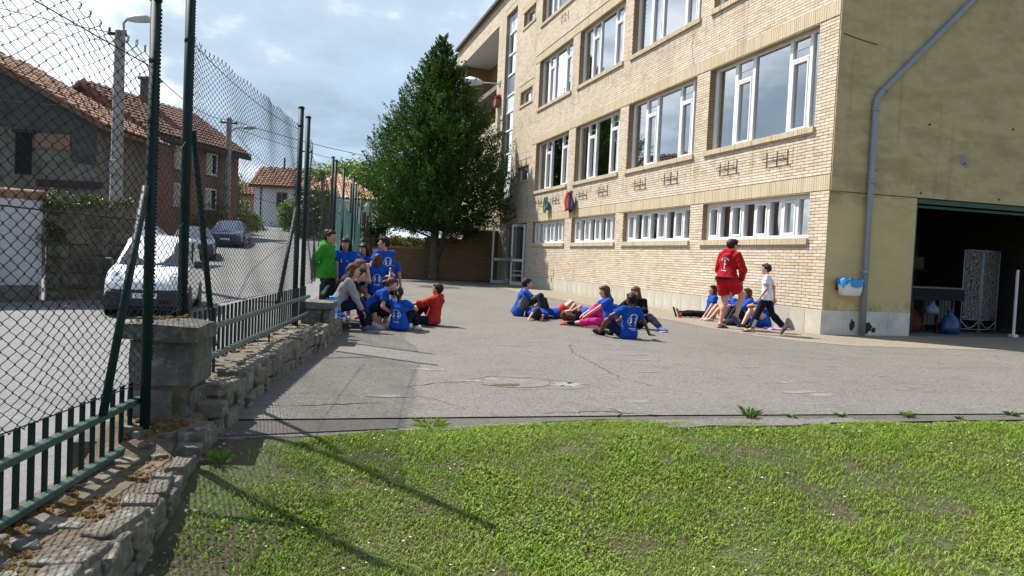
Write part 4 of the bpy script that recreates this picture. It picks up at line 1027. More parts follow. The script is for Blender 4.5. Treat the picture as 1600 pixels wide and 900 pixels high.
post_obj(f1, -.80, 4.9, -.1, 2.62, .029)
mb = MB(); mb.tube([(-.82, 4.86, 1.52), (-.925, 4.42, .27)], .022, 10); WPF(mb.obj('brace', M_fgreen, None, True), f1)
for z in (2.25, 1.9, 1.65, 1.2): 
    mb = MB(); mb.lathe([(.031, -.012), (.032, 0), (.031, .012)], 10, Matrix.Translation((-.80, 4.9, z))); WPF(mb.obj('clamp', M_fgreen), f1)
f2 = fence('sagging strip of chain-link bridging the two posts at the near pillar', (-.75, 5.3, 0))
wire_mesh(f2, (-.80, 4.92), (-.72, 5.73), (.72, .74), (2.0, 1.95), .05, .055, .0022, .12, .03, 2)
f3 = fence('long chain-link panel between the first and second stone pillars', (-.3, 7.7, 0))
wire_mesh(f3, (-.71, 5.77), (.06, 9.73), (.73, .70), (2.66, 2.72), .045, .045, .0025, .05, .03, 3)
post_obj(f3, -.72, 5.75, .3, 3.3, .032); post_obj(f3, .07, 9.75, .2, 2.93, .032)
mb = MB(); mb.tube([(-.69, 5.82, 2.0), (-.56, 6.42, .40)], .023, 10); WPF(mb.obj('brace', M_fgreen, None, True), f3)
mb = MB(); mb.tube([(.05, 9.66, 1.7), (-.12, 8.85, .56)], .023, 10); WPF(mb.obj('brace', M_fgreen, None, True), f3)
for x, y, zz_ in ((-.72, 5.75, (2.6, 1.75, 1.2)), (.07, 9.75, (2.7, 1.9, 1.1))):
    for z in zz_:
        mb = MB(); mb.lathe([(.034, -.014), (.035, 0), (.034, .014)], 10, Matrix.Translation((x, y, z))); WPF(mb.obj('clamp', M_fgreen), f3)
for f, x, y, z0, z1 in ((f1, -.80, 4.9, .5, 2.58), (f3, -.72, 5.75, .8, 3.25)):
    A = [(x+.026, y-.008, z0+k*.022) for k in range(int((z1-z0)/.022))]; V, F = boxes_np(A, [(a+.009, b+.012, c+.012) for a, b, c in A]); o = mesh_np('notched_rack', V, F, M_fgreen); o['kind'] = 'stuff'; WPF(o, f)
f4 = fence('chain-link panel behind the girl in the green hoodie', (.5, 13.7, 0))
wire_mesh(f4, (.18, 10.72), (.80, 16.82), (.70, .70), (2.75, 2.72), .05, .052, .0024, .25, .06, 4)
post_obj(f4, .17, 10.7, .2, 2.98, .032); post_obj(f4, .81, 16.84, .2, 3.2, .032)
f5 = fence('short chain-link panel between two slim posts past the green hoodie', (1.05, 18.2, 0))
M_teal = M('teal_coated_wire', (.07, .22, .20), .5, .2, 5, 0)
wire_mesh(f5, (.92, 17.5), (1.19, 19.05), (.30, .30), (2.6, 2.35), .042, .042, .0034, .0, .03, 5, mat=M_teal)
post_obj(f5, .91, 17.48, .2, 3.2, .032); post_obj(f5, 1.19, 19.06, 0, 3.22, .032)
f6 = fence('teal coated chain-link panel left of the gate', (1.5, 21, 0))
wire_mesh(f6, (1.2, 19.1), (1.86, 23.75), (.25, .25), (2.3, 2.2), .042, .042, .0038, .0, .03, 6, mat=M_teal)
for x, y in ((1.61, 21.51), (1.70, 23.61)): post_obj(f6, x, y, 0, 3.24, .032)
f7 = fence('farthest chain-link panel by the gate', (2.2, 27, 0))
wire_mesh(f7, (1.86, 23.8), (2.56, 29.9), (.25, .25), (2.3, 2.1), .05, .05, .0055, .0, .03, 7, mat=M_teal)
for x, y, z in ((1.86, 23.8, 3.25), (2.24, 27.56, 3.26), (2.56, 29.9, 3.27)): post_obj(f7, x, y, 0, z, .03)
# ================= across the road: walls, houses, poles, cars, plants
def foliage(name, blobs, n, ls, mat, parent=None, seed=0, hollow=.55, up=.3):
    """leaf quads clumped on the outside of several ellipsoids. blobs: (x,y,z, rx,ry,rz)"""
    R = np.random.default_rng(seed); vol = np.array([b[3]*b[4]*b[5] for b in blobs])**.67; cnt = (n*vol/vol.sum()).astype(int); Ps = []; Ns = []
    for b, c in zip(blobs, cnt):
        nc = max(3, c//26); d = R.normal(0, 1, (nc, 3)); d /= np.linalg.norm(d, axis=1, keepdims=True); rr = hollow+(1.08-hollow)*R.random(nc)**.6
        cc = np.array(b[:3])+d*np.array(b[3:6])*rr[:, None]
        k = R.integers(0, nc, c); sp = .16*min(b[3:6])+ls
        Ps.append(cc[k]+R.normal(0, sp, (c, 3))*np.array([1, 1, .75])); Ns.append(d[k]+R.normal(0, .55, (c, 3))+np.array([0, 0, up]))
    P = np.concatenate(Ps); Nn = np.concatenate(Ns); Nn /= np.linalg.norm(Nn, axis=1, keepdims=True); m = len(P)
    a = np.cross(Nn, R.normal(0, 1, (m, 3))); a /= np.linalg.norm(a, axis=1, keepdims=True); b_ = np.cross(Nn, a)
    s = (ls*R.uniform(.6, 1.3, m))[:, None]; cup = Nn*s*.25
    V = np.stack([P-a*s, P-b_*s*.55+cup, P+a*s, P+b_*s*.55+cup], 1).reshape(-1, 3)
    return mesh_np(name, V, np.arange(m*4).reshape(-1, 4), mat, parent)
def leaf_mat(name, cols, trans=.3, patch=.8):
    mt, nt, b = nmat(name); g = N(nt, 'ShaderNodeNewGeometry'); n = len(cols)
    c = ramp(nt, g.outputs['Random Per Island'], [(i/(n-1), k) for i, k in enumerate(cols)])
    f = noise(nt, g.outputs['Position'], patch, 4, .6)
    c = mix(nt, ramp(nt, f, [(.35, 0), (.7, .6)]), c, tuple(x*.55 for x in cols[0]))
    nt.links.new(c, b.inputs['Base Color']); b.inputs['Roughness'].default_value = .5; b.inputs['Specular IOR Level'].default_value = .3
    out = nt.nodes['Material Output']; tr = N(nt, 'ShaderNodeBsdfTranslucent', {'Color': c}); mx = N(nt, 'ShaderNodeMixShader', {0: trans, 1: b.outputs[0], 2: tr.outputs[0]}); nt.links.new(mx.outputs[0], out.inputs[0]); return mt
M_bark = M('grey_bark', (.085, .075, .06), .95, .35, 8, .6, 30, bdist=.02)
M_oldwall = M('old_render', (.15, .135, .115), .95, .5, 1.1, .6, 9, bdist=.03)
M_whitewall = M('whitewashed_wall', (.42, .42, .43), .9, .22, 1.3, .3, 12, bdist=.02)
M_mosswall = M('mossy_rubble', (.105, .098, .075), 1, .75, 1.6, 1.0, 8, bdist=.05)
M_tile = brick_mat('terracotta_tile', [(.22, .085, .055), (.28, .13, .08), (.18, .075, .05), (.32, .17, .115), (.14, .065, .05)], .5)
M_brown = M('brown_brick_wall', (.20, .095, .065), .9, .3, 3, .4, 25)
def brickwall_mat(name, c1, c2, mo, sc=1.0):
    mt, nt, b = nmat(name); v = coords(nt, True); sp = N(nt, 'ShaderNodeSeparateXYZ', {0: v})
    u = N(nt, 'ShaderNodeCombineXYZ', {0: mth(nt, 'ADD', sp.outputs['X'], sp.outputs['Y']), 1: sp.outputs['Z']}).outputs[0]
    bt = N(nt, 'ShaderNodeTexBrick', {'Vector': u, 'Color1': (*c1, 1), 'Color2': (*c2, 1), 'Mortar': (*mo, 1), 'Scale': sc, 'Mortar Size': .012, 'Brick Width': .25, 'Row Height': .066})
    c = mix(nt, ramp(nt, noise(nt, v, 1.3, 6, .65), [(.4, 0), (.75, .6)]), bt.outputs[0], tuple(x*.5 for x in c1))
    nt.links.new(c, b.inputs['Base Color']); b.inputs['Roughness'].default_value = .9; bump(nt, b, mth(nt, 'SUBTRACT', 1.0, bt.outputs['Fac']), .4, .01); return mt
M_bbrick = brickwall_mat('brown_brickwork', (.25, .095, .065), (.19, .075, .055), (.15, .11, .09))
M_timber = M('dark_timber', (.035, .025, .02), .8, .3, 6, .3)
M_hole = M('unlit_opening', (.012, .011, .01), 1, .1)
class Fr:
    """local frame: origin, u along the front, v into depth"""
    def __init__(s, ox, oy, ux, uy, oz=0):
        l = math.hypot(ux, uy); s.u = (ux/l, uy/l); s.v = (-s.u[1], s.u[0]); s.o = (ox, oy, oz); s.ang = math.atan2(uy, ux)
    def M(s): return Matrix.Translation(s.o) @ Matrix.Rotation(s.ang, 4, 'Z')
def house_root(name, label, cat, fr, group=None):
    e = empty(name, label, cat, fr.o, fr.ang, group); return e
def tiled_slope(root, x0, x1, y0, z0, y1, z1, mat, pw_=.24, rows=None, name='roof'):
    """rows of half-round tiles running up the slope from (y0,z0) to (y1,z1), from x0 to x1"""
    L = math.hypot(y1-y0, z1-z0); n = max(2, int(abs(x1-x0)/pw_)); st = (x1-x0)/n; nr_ = rows or max(2, int(L/.42)); V = []; F = []
    dy, dz = (y1-y0)/L, (z1-z0)/L; ny, nz = -dz, dy
    if nz < 0: ny, nz = -ny, -nz
    b = 0
    for i in range(n):
        for k in range(nr_):
            a0, a1 = L*k/nr_, L*(k+1)/nr_+.05; r0, r1 = st*.56, st*.44; xc = x0+(i+.5)*st+rnd.uniform(-.01, .01); lift = rnd.uniform(0, .02)
            for a, r, e in ((a0, r0, .03), (a1, r1, .0)):
                for q in range(5):
                    an = math.pi*q/4; xx = xc-math.cos(an)*r; h = math.sin(an)*r*.75+e+lift
                    V.append((xx, y0+dy*a+ny*h, z0+dz*a+nz*h))
            for q in range(4): F.append((b+q, b+q+1, b+6+q, b+5+q))
            F.append((b, b+1, b+2, b+3)); F.append((b+3, b+4, b, b+3)) if False else None
            b += 10
    F = [f for f in F if f]
    o = mesh_np('tile', np.array(V), np.array(F), mat, root); o['kind'] = 'stuff'
    mb = MB(); mb.add([(x0, y0, z0), (x1, y0, z0), (x1, y1, z1), (x0, y1, z1), (x0, y0+ny*-.12, z0-.12), (x1, y0-ny*.12, z0-.12), (x1, y1-ny*.12, z1-.12), (x0, y1-ny*.12, z1-.12)], [(0, 1, 2, 3), (7, 6, 5, 4), (0, 4, 5, 1), (2, 6, 7, 3), (1, 5, 6, 2), (0, 3, 7, 4)])
    return mb.obj(name, M_tan if mat is None else M('roof_underside', (.15, .085, .06), .9), root)
def opening(root, x, z, w, h, y=-.01, fm=None, shutter=None, name='window'):
    """window on the front plane y: recessed dark pane, frame bars, sill"""
    mb = MB(); t = .07
    for a in ((x-w/2, x-w/2+t), (x+w/2-t, x+w/2), (x-t/2, x+t/2)): mb.box((a[0], y-.03, z), (a[1], y+.04, z+h))
    for c in ((z, z+t), (z+h-t, z+h)):
        mb.box((x-w/2+t, y-.028, c[0]), (x-t/2, y+.038, c[1])); mb.box((x+t/2, y-.028, c[0]), (x+w/2-t, y+.038, c[1]))
    f = mb.obj(name, fm or M_white, root)
    for a, b in ((x-w/2+t, x-t/2), (x+t/2, x+w/2-t)):
        p = MB(); p.box((a, y-.004, z+t), (b, y-.001, z+h-t)); o = p.obj('pane', M('dark_pane', (.02, .025, .03), .08, .1, 1, 0, spec=.6)); o.parent = f
    p = MB(); p.box((x-w/2-.06, y-.09, z-.07), (x+w/2+.06, y+.03, z-.002)); o = p.obj('sill', M_plinth); o.parent = f
    return f
# ---- boundary walls on the far side of the road
fr = Fr(-10.5, 18.75, 4.0, 1.85, -.5)
w1 = house_root('boundary_wall', 'whitewashed wall with terracotta coping across the road', 'wall', fr)
V = []; nx, nz = 22, 8; Lw = 5.2
o = rough_block('wall_panel', (0, 0, 0), (Lw, .3, 2.62), .03, .02, M_whitewall); o.parent = w1
o = rough_block('plinth', (0.05, -.05, 0), (Lw-.05, -.002, .55), .03, .02, M_oldwall); o.parent = w1
for i in range(13):
    mb = MB(); x = i*.4; mb.tube([(x, .15, 2.66+rnd.uniform(-.01, .01)), (x+.42, .15, 2.68+rnd.uniform(-.01, .01))], [.17, .15], 10); mb.obj('coping_tile', M_tile, w1, True)
a = rad(24.8); fr = Fr(-10.5+5.25*math.cos(a), 18.75+5.25*math.sin(a), 2.1, .75, -.5)
w2 = house_root('boundary_wall', 'crumbling mossy stone wall behind the parked white van', 'wall', fr)
y = 0
for c, h in enumerate([.42, .38, .40, .36, .38, .34, .30]):
    x = 0
    while x < 2.1:
        w = min(rnd.uniform(.3, .62), 2.15-x); w = max(w, .12)
        o = rough_block('stone', (x, rnd.uniform(-.06, .03), y), (x+w-.02, .42, y+h-.015), .04, .03, M_mosswall); o.parent = w2; x += w
    y += h
mb = MB(); mb.box((.02, .04, -.2), (2.1, .36, 2.52)); mb.obj('mortar_core', M_mort, w2)
M_ivy = leaf_mat('wall_moss_leaf', [(.05, .075, .015), (.10, .12, .025), (.14, .13, .04)], .2)
o = foliage('moss', [(.25, .1, 2.5, .35, .3, .25), (1.0, .1, 2.62, .3, .25, .18), (1.7, .1, 2.6, .3, .2, .12), (.1, -.05, 1.6, .2, .12, .5), (1.8, -.05, .3, .3, .1, .3)], 2200, .045, M_ivy, w2, 3); o['kind'] = 'stuff'
# ---- old house A
fr = Fr(-6.45, 29.0, 1.05, 3.8, 0.2)
hA = house_root('old_house', 'weathered stone farmhouse with sagging terracotta roof behind the mossy wall', 'house', fr)
EZ, DP, PT = 5.0, 10.0, .52
mb = MB()
mb.box((0, 0, 0), (4.4, .35, EZ)); mb.prism([(.35, 0), (DP, 0), (DP, EZ), (DP/2, EZ+PT*DP/2), (.35, EZ+PT*.35)], 0, .35, 0); mb.obj('wall', M_oldwall, hA)
tiled_slope(hA, -.35, 4.6, -.45, EZ-.2, DP/2, EZ+PT*DP/2+.05, M_tile)
tiled_slope(hA, -.35, 4.6, DP+.3, EZ-.15, DP/2, EZ+PT*DP/2+.05, M_tile, .5)
mb = MB(); mb.box((-.06, .9, 4.0), (-.005, 2.05, 4.5)); mb.obj('brick_band', brickwall_mat('old_red_brick', (.25, .11, .065), (.20, .09, .06), (.2, .17, .14)), hA)
mb = MB(); mb.box((-.16, -.25, 2.72), (-.02, 1.95, 2.95)); mb.obj('beam', M_timber, hA)
mb = MB(); mb.box((-.03, 2.2, 3.1), (-.004, 2.75, 4.5)); mb.obj('opening', M_hole, hA)
mb = MB(); mb.box((-.1, 2.1, 4.502), (-.004, 2.85, 4.62)); mb.obj('lintel', M_timber, hA)
mb = MB(); mb.prism([(.02, 3.5), (.85, 3.6), (.88, 4.52), (2.08, 4.55), (2.1, 4.68), (5.0, 4.7), (5.0, 7.35), (.02, 4.85)], -.03, -.002, 0); mb.obj('dark_render', M('dark_grey_render', (.065, .063, .062), .95, .35, 1.4, .4, 14, bdist=.02), hA)  # darker render over the upper part of the gable
mb = MB(); mb.box((1.6, -.03, .3), (2.3, -.004, 2.2)); mb.obj('door', M('grey_door', (.10, .10, .11), .7), hA)
# lean-to at the left of the gable
mb = MB(); mb.box((-1.6, 5.4, 0), (-.01, 9.5, 3.0)); mb.obj('lean_to', M_oldwall, hA)

mb = MB(); mb.add([(-1.9, 5.2, 3.0), (-.01, 5.2, 3.7), (-.01, 9.6, 3.7), (-1.9, 9.6, 3.0), (-1.9, 5.2, 3.12), (-.01, 5.2, 3.82), (-.01, 9.6, 3.82), (-1.9, 9.6, 3.12)], [(0, 3, 2, 1), (4, 5, 6, 7), (0, 1, 5, 4), (1, 2, 6, 5), (2, 3, 7, 6), (3, 0, 4, 7)]); mb.obj('lean_to_roof', M_tile, hA)
# ---- brown brick house B
fr = Fr(-7.55, 44.3, 3.65, 6.35, .8)
hB = house_root('brick_house', 'tall brown brick house with a dark tiled hipped roof and a chimney', 'house', fr)
EZ, DP, LN, RH = 6.3, 7.4, 8.4, 2.5
mb = MB(); mb.box((0, 0, 0), (LN, DP, EZ)); mb.obj('wall', M_bbrick, hB)
mb = MB(); mb.prism([(0, EZ), (DP, EZ), (DP/2, EZ+RH)], 0, .3, 0); mb.obj('gable', M_bbrick, hB)
tiled_slope(hB, -.5, LN+.4, -.6, EZ-.18, DP/2, EZ+RH, M('dark_roof_tile', (.16, .085, .06), .9, .4, 6, .2), .34)
tiled_slope(hB, -.5, LN+.4, DP+.5, EZ-.18, DP/2, EZ+RH, MC['dark_roof_tile'], .5)
mb = MB(); mb.prism([(-.6, EZ-.42), (-.6, EZ-.2), (DP/2, EZ+RH-.02), (DP/2, EZ+RH-.26)], -.55, -.42, 0); mb.obj('barge_board', M('red_barge_board', (.22, .07, .05), .8, .3, 5), hB)
mb = MB(); mb.box((-.5, -.66, EZ-.42), (LN+.4, -.5, EZ-.2)); mb.obj('gutter', M_timber, hB)
mb = MB(); mb.box((3.4, DP/2-1.1, EZ+1.2), (4.2, DP/2-.4, EZ+RH+1.0)); mb.box((3.3, DP/2-1.2, EZ+RH+1.0), (4.3, DP/2-.3, EZ+RH+1.15)); mb.obj('chimney', M_oldwall, hB)
for x in (2.8, 5.6):
    for z in (2.5, 4.6):
        f = opening(hB, x, z, 1.05, 1.25, -.03)
        mb = MB(); mb.box((x-.52, -.09, z+.02), (x-.05, -.062, z+1.2)); o = mb.obj('shutter', M('pale_shutter', (.42, .41, .37), .7, .1, 4), None); o.parent = f
# ---- white house C
fr = Fr(-3.35, 73.0, 5.2, -1.2, 3.1)
hC = house_root('white_house', 'white rendered house with a terracotta roof at the end of the road', 'house', fr)
M_wc = M('white_render', (.58, .60, .63), .9, .1, 1.2, .1)
mb = MB(); mb.box((0, 0, 0), (7.2, 6.5, 3.8)); mb.prism([(0, 3.8), (6.5, 3.8), (3.25, 5.5)], 0, .3, 0); mb.prism([(0, 3.8), (6.5, 3.8), (3.25, 5.5)], 6.9, 7.2, 0); mb.obj('wall', M_wc, hC)
tiled_slope(hC, -.4, 7.5, -.5, 3.6, 3.25, 5.55, M_tile, .36); tiled_slope(hC, -.4, 7.5, 7.0, 3.6, 3.25, 5.55, M_tile, .6)
opening(hC, 2.5, 1.75, 1.0, 1.4, -.03, M('brick_surround', (.35, .17, .11), .8)); opening(hC, 5.6, 1.75, 1.0, 1.4, -.03, MC['brick_surround'])
mb = MB(); mb.box((4.0, -.03, 0), (4.9, -.004, 1.6)); mb.obj('door', M_timber, hC)
mb = MB(); mb.tube([(.62, -.06, .1), (.62, -.06, 3.6)], .05, 6); mb.obj('downpipe', M_timber, hC)
mb = MB(); mb.tube([(1.9, 3.0, 5.3), (1.9, 3.0, 6.6)], .09, 6); mb.obj('chimney', M('dark_metal_b', (.05, .05, .05), .6), hC)
fr = Fr(-5.6, 78, 3, .3, 3.1)
hC2 = house_root('orange_house', 'small orange walled house left of the white one', 'house', fr)
mb = MB(); mb.box((-1.5, 0, 0), (3.5, 5, 3.2)); mb.obj('wall', M('orange_render', (.42, .20, .12), .9, .15, 2), hC2)
tiled_slope(hC2, -1.9, 3.9, -.4, 3.05, 2.5, 4.4, M_tile, .36)
opening(hC2, 1.2, 1.3, .9, 1.2, -.03)
# ---- hipped roof house D beyond the gate
fr = Fr(.9, 62.5, 4.6, .6, 2.0)
hD = house_root('hipped_house', 'house with a pale terracotta hipped roof beyond the gate', 'house', fr)
mb = MB(); mb.box((0, 0, 0), (6.2, 6, 3.2)); mb.obj('wall', M_wc, hD)
mb = MB(); mb.box((-.4, -.4, 3.16), (6.6, 6.4, 3.34)); mb.obj('eaves', M_white, hD)
def hip(root, x0, x1, y0, y1, z, h, mat):
    d = (y1-y0)/2; V = [(x0, y0, z), (x1, y0, z), (x1, y1, z), (x0, y1, z), (x0+d, y0+d, z+h), (x1-d, y0+d, z+h)]
    mb = MB(); mb.add(V, [(0, 1, 5, 4), (1, 2, 5), (2, 3, 4, 5), (3, 0, 4)]); mb.obj('roof', M('roof_underside', (.15, .085, .06), .9), root)
    n = int((x1-x0)/.36); Vs = []; Fs = []; b = 0
    for face in range(2):
        m = n if face == 0 else int((y1-y0)/.36)
        for i in range(m):
            t = (i+.5)/m
            if face == 0: lim = min(1, t*(x1-x0)/d, (1-t)*(x1-x0)/d); p0 = Vector((lerp(x0, x1, t), y0, z)); dr = Vector((0, d, h))*lim; sd = Vector((1, 0, 0))
            else: lim = min(1, t*2, (1-t)*2); p0 = Vector((x1, lerp(y0, y1, t), z)); dr = Vector((-d, 0, h))*lim; sd = Vector((0, 1, 0))
            rr = max(1, int(dr.length/.5))
            for k in range(rr):
                q0 = p0+dr*(k/rr); q1 = p0+dr*((k+1)/rr)+dr.normalized()*.04
                for q, r in ((q0, .19), (q1, .15)):
                    for s_ in range(4):
                        an = math.pi*s_/3; Vs.append(tuple(q-sd*math.cos(an)*r+Vector((0, 0, .04+math.sin(an)*r*.7))))
                for s_ in range(3): Fs.append((b+s_, b+s_+1, b+5+s_, b+4+s_))
                b += 8
    o = mesh_np('tile', np.array(Vs), np.array(Fs), mat, root); o['kind'] = 'stuff'
hip(hD, -.5, 6.7, -.5, 6.5, 3.35, 2.2, brick_mat('pale_tile', [(.45, .25, .15), (.52, .32, .21), (.40, .21, .13), (.55, .37, .26)], .2))
for x in (1.2, 3.2, 5.0): opening(hD, x, 1.2, .9, 1.3, -.03)
# ---- utility poles and wires
M_conc = M('concrete_pole', (.27, .265, .25), .9, .3, 3, .3)
def pole(label, x, y, z0, z1, r0, r1, lamp, arm, group='utility poles along the road'):
    p = empty('utility_pole', label, 'pole', (x, y, z0), 0, group); h = z1-z0
    mb = MB(); mb.cbox((-r0, -r0*.8, 0), (r0, r0*.8, .4), .02); mb.tube([(0, 0, .4), (0, 0, h)], [r0, r1], 8); mb.obj('shaft', M_conc, p)
    mb = MB(); mb.box((-.5, -.04, h-.35), (.5, .04, h-.25)) if arm else mb.box((-.35, -.05, h-.15), (.2, .05, h-.07)); mb.obj('cross_arm', M_timber, p)
    for k in (-.45, 0, .4) if arm else (-.3, .15):
        mb = MB(); mb.lathe([(.03, 0), (.05, .04), (.03, .08), (.045, .11), (.01, .14)], 8, Matrix.Translation((k, 0, h-.25 if arm else h-.07))); mb.obj('insulator', M_pipe, p)
    if lamp:
        lx, lz = lamp; mb = MB(); mb.tube([(0, -.1, h-.9), (.15, -.12, h-.5+lz*.5), (lx*.5, -.15, h+lz*.9-.1), (lx, -.18, h+lz)], .035, 6); mb.obj('lamp_arm', M_conc, p)
        mb = MB(); mb.tube([(lx-.05, -.18, h+lz-.02), (lx+.2, -.18, h+lz+.03), (lx+.55, -.18, h+lz+.07), (lx+.72, -.18, h+lz+.03)], [.05, .12, .13, .04], 8); mb.obj('lamp_head', M('lamp_grey', (.42, .43, .44), .5), p, True)
    mb = MB(); mb.cbox((-.14, -r0-.14, h*.42), (.14, -r0+.02, h*.42+.45), .02); mb.obj('junction_box', M_conc, p)
    return p
pole('near concrete utility pole with a street lamp at its top', -5.35, 26.6, .0, 7.75, .21, .15, (.25, .35), False)
pole('second utility pole with a bracket lamp beyond the brick house', -3.85, 49.6, 1.7, 8.95, .24, .15, (.85, -.55), True)
pole('distant utility pole seen through the mesh left of the hipped house', 1.0, 66, 2.8, 9.6, .2, .13, None, True)
def wire(name, a, b, sag, r, label):
    pts = [(lerp(a[0], b[0], t), lerp(a[1], b[1], t), lerp(a[2], b[2], t)-sag*4*t*(1-t)) for t in np.linspace(0, 1, 14)]
    mb = MB(); mb.tube(pts, r, 5); return tag(mb.obj(name, M('black_cable', (.02, .02, .022), .6, .1), None, True), label, 'cable', 'overhead cables')
PA = (-5.35, 26.6, 7.65); PB = (-3.85, 49.6, 8.85)
wire('overhead_cable', PA, (-14, 22, 8.4), .3, .014, 'thick overhead cable running left from the near pole')
wire('overhead_cable', (PA[0], PA[1], 7.4), (-14.5, 22.5, 7.6), .3, .010, 'thin overhead cable just under the thick one on the left')
wire('overhead_cable', PA, PB, .7, .016, 'overhead cable sagging between the two nearer poles')
wire('overhead_cable', (PA[0], PA[1], 5.3), (-13.5, 24, 5.2), .15, .009, 'lowest thin cable in front of the old house roof')
wire('overhead_cable', PB, (22, 62, 9.0), 1.2, .02, 'upper overhead cable crossing towards the yard tree')
wire('overhead_cable', (PB[0], PB[1], 8.45), (22, 62, 8.4), 1.5, .015, 'lower overhead cable crossing towards the yard tree')
wire('overhead_cable', (PB[0]+.3, PB[1], 8.3), (1.0, 66, 9.2), 1.8, .014, 'slack cable from the second pole to the distant pole')
# ---- cars
M_tyre = M('tyre_rubber', (.018, .018, .019), .85, .2, 10, .2); M_alloy = M('wheel_alloy', (.38, .39, .40), .35, .1, 5, 0, metal=.7)
M_cplas = M('black_plastic', (.02, .02, .021), .6, .15, 12, .1); M_lamp = glass_mat('headlamp_glass', base=.12, trans=(.85, .88, .9)); M_refl = M('lamp_reflector', (.45, .47, .5), .2, .2, 20, .1, metal=.6)
M_cglass = M('car_glass', (.025, .03, .034), .04, .1, 1, 0, spec=.8, coat=.6); M_red = M('red_lamp', (.35, .015, .012), .25, .1, 9, 0)
M_plate = M('number_plate', (.72, .72, .70), .4, .05, 5, 0); M_ink = M('plate_ink', (.02, .02, .025), .5, .05, 5, 0); M_eu = M('plate_blue', (.02, .05, .30), .5, .05, 5, 0)
def paint(name, c, rough=.22): return M(name, c, rough, .05, 2, 0, spec=.4, coat=.3)
def car(label, cat, loc, rz, stations, W, paint_m, wheels, wr=.31, side_win=None, plate=None, group='cars parked along the road', detail=True):
    """stations: (x, z_bottom, z_belt, z_top, half width belt, half width top); x grows from front to rear"""
    c = empty('parked_car', label, cat, loc, rz, group); V = []; n = 9
    for x, zb, zbelt, zt, wb, wt_ in stations:
        cabin = zt-zbelt > .06
        prof = [(wb*.90, zb), (wb*.985, zb+.10), (wb, lerp(zb, zbelt, .5)), (wb*.975, zbelt-.03), (lerp(wb*.96, wt_, .06) if cabin else wb*.93, zbelt+.005)]
        prof += [(lerp(wb*.94, wt_, .92), zt-.10), (wt_*.90, zt-.03), (wt_*.55, zt+.0), (0, zt+.015)] if cabin else [(wb*.86, zbelt+.02), (wt_*.7, zt), (wt_*.4, zt+.008), (0, zt+.012)]
        V.append(prof)
    vs = []; m = len(stations)
    for i, pr in enumerate(V):
        for (y, z) in pr: vs.append((y, stations[i][0], z))
        for (y, z) in pr[-2::-1]: vs.append((-y, stations[i][0], z))
    k = 2*n-1; fs = []
    for i in range(m-1):
        for j in range(k-1): fs.append((i*k+j, i*k+j+1, (i+1)*k+j+1, (i+1)*k+j))
        fs.append((i*k+k-1, i*k, (i+1)*k, (i+1)*k+k-1))
    fs += [tuple(range(k))[::-1], tuple((m-1)*k+j for j in range(k))]
    mb = MB(); mb.add(vs, fs); body = mb.obj('body', paint_m, c, True)
    md = body.modifiers.new('bevel', 'BEVEL'); md.width = .03; md.segments = 2; md.limit_method = 'ANGLE'; md.angle_limit = rad(30)
    wn_ = body.modifiers.new('wn', 'WEIGHTED_NORMAL')
    def P(i, j): return Vector(vs[i*k+j])
    def pane(name, q, off, inset=.06, mat=None):
        cen = sum(q, Vector())/len(q); nrm = (q[1]-q[0]).cross(q[-1]-q[0]).normalized()
        if nrm.dot(cen-Vector((0, cen.y*0+stations[m//2][0], .7))) < 0: nrm = -nrm
        b = MB(); top = [p+(cen-p).normalized()*inset+nrm*off for p in q]; b.add(top+[p-nrm*.02 for p in top], [tuple(range(len(q))), tuple(range(len(q), 2*len(q)))[::-1]]+[(a, (a+1) % len(q), len(q)+(a+1) % len(q), len(q)+a) for a in range(len(q))])
        return b.obj(name, mat or M_cglass, c)
    for nm, i0, i1 in side_win or []:
        if nm == 'windscreen':
            q = [P(i0, 4), P(i0, k-5), P(i1, k-6), P(i1, 5)]
            pane('windscreen', [P(i0, 5), P(i0, k-6), P(i1, k-7), P(i1, 6)], .014, .05)
        elif nm == 'rear_window': pane('rear_window', [P(i1, 5), P(i1, k-6), P(i0, k-7), P(i0, 6)], .014, .06)
        else:
            pane('side_window', [P(i0, 4), P(i1, 4), P(i1, 5), P(i0, 5)], .012, .045); pane('side_window', [P(i0, k-5), P(i1, k-5), P(i1, k-6), P(i0, k-6)], .012, .045)
    for x in wheels:
        for sd in (-1, 1):
            y0 = sd*(W-.20); wm = Matrix.Translation((sd*(W-.105), x, wr)) @ Matrix.Rotation(rad(90), 4, 'Y')
            b = MB(); b.lathe([(wr*.55, -.095), (wr*.93, -.10), (wr, -.06), (wr, .06), (wr*.93, .10), (wr*.55, .095)], 22, wm); w = b.obj('wheel', M_tyre, c, True)
            b = MB(); b.lathe([(.03, -.104), (wr*.5, -.10), (wr*.62, -.098), (wr*.62, .098), (wr*.5, .10), (.03, .104)], 18, wm)
            for s_ in range(5):
                an = 6.283*s_/5; b.box((-.022, .03, -.112), (.022, wr*.58, .112), wm @ Matrix.Rotation(an, 4, 'Z'))
            o = b.obj('rim', M_alloy, None); o.parent = w
            b = MB(); b.lathe([(wr*1.14, -.02), (wr*1.22, -.005), (wr*1.22, .005), (wr*1.14, .02)], 22, Matrix.Translation((sd*(W-.005), x, wr+.01)) @ Matrix.Rotation(rad(90), 4, 'Y')); b.obj('wheel_arch', M_cplas, c)
            b = MB(); b.lathe([(wr*1.16, -.012), (wr*1.16, .012)], 22, Matrix.Translation((sd*(W-.012), x, wr+.01)) @ Matrix.Rotation(rad(90), 4, 'Y')); b.obj('wheel_well', M_cplas, c)
    b = MB(); b.box((-W+.08, stations[1][0], .16), (W-.08, stations[-2][0], .35)); b.obj('underbody', M_cplas, c)
    return c, vs, k
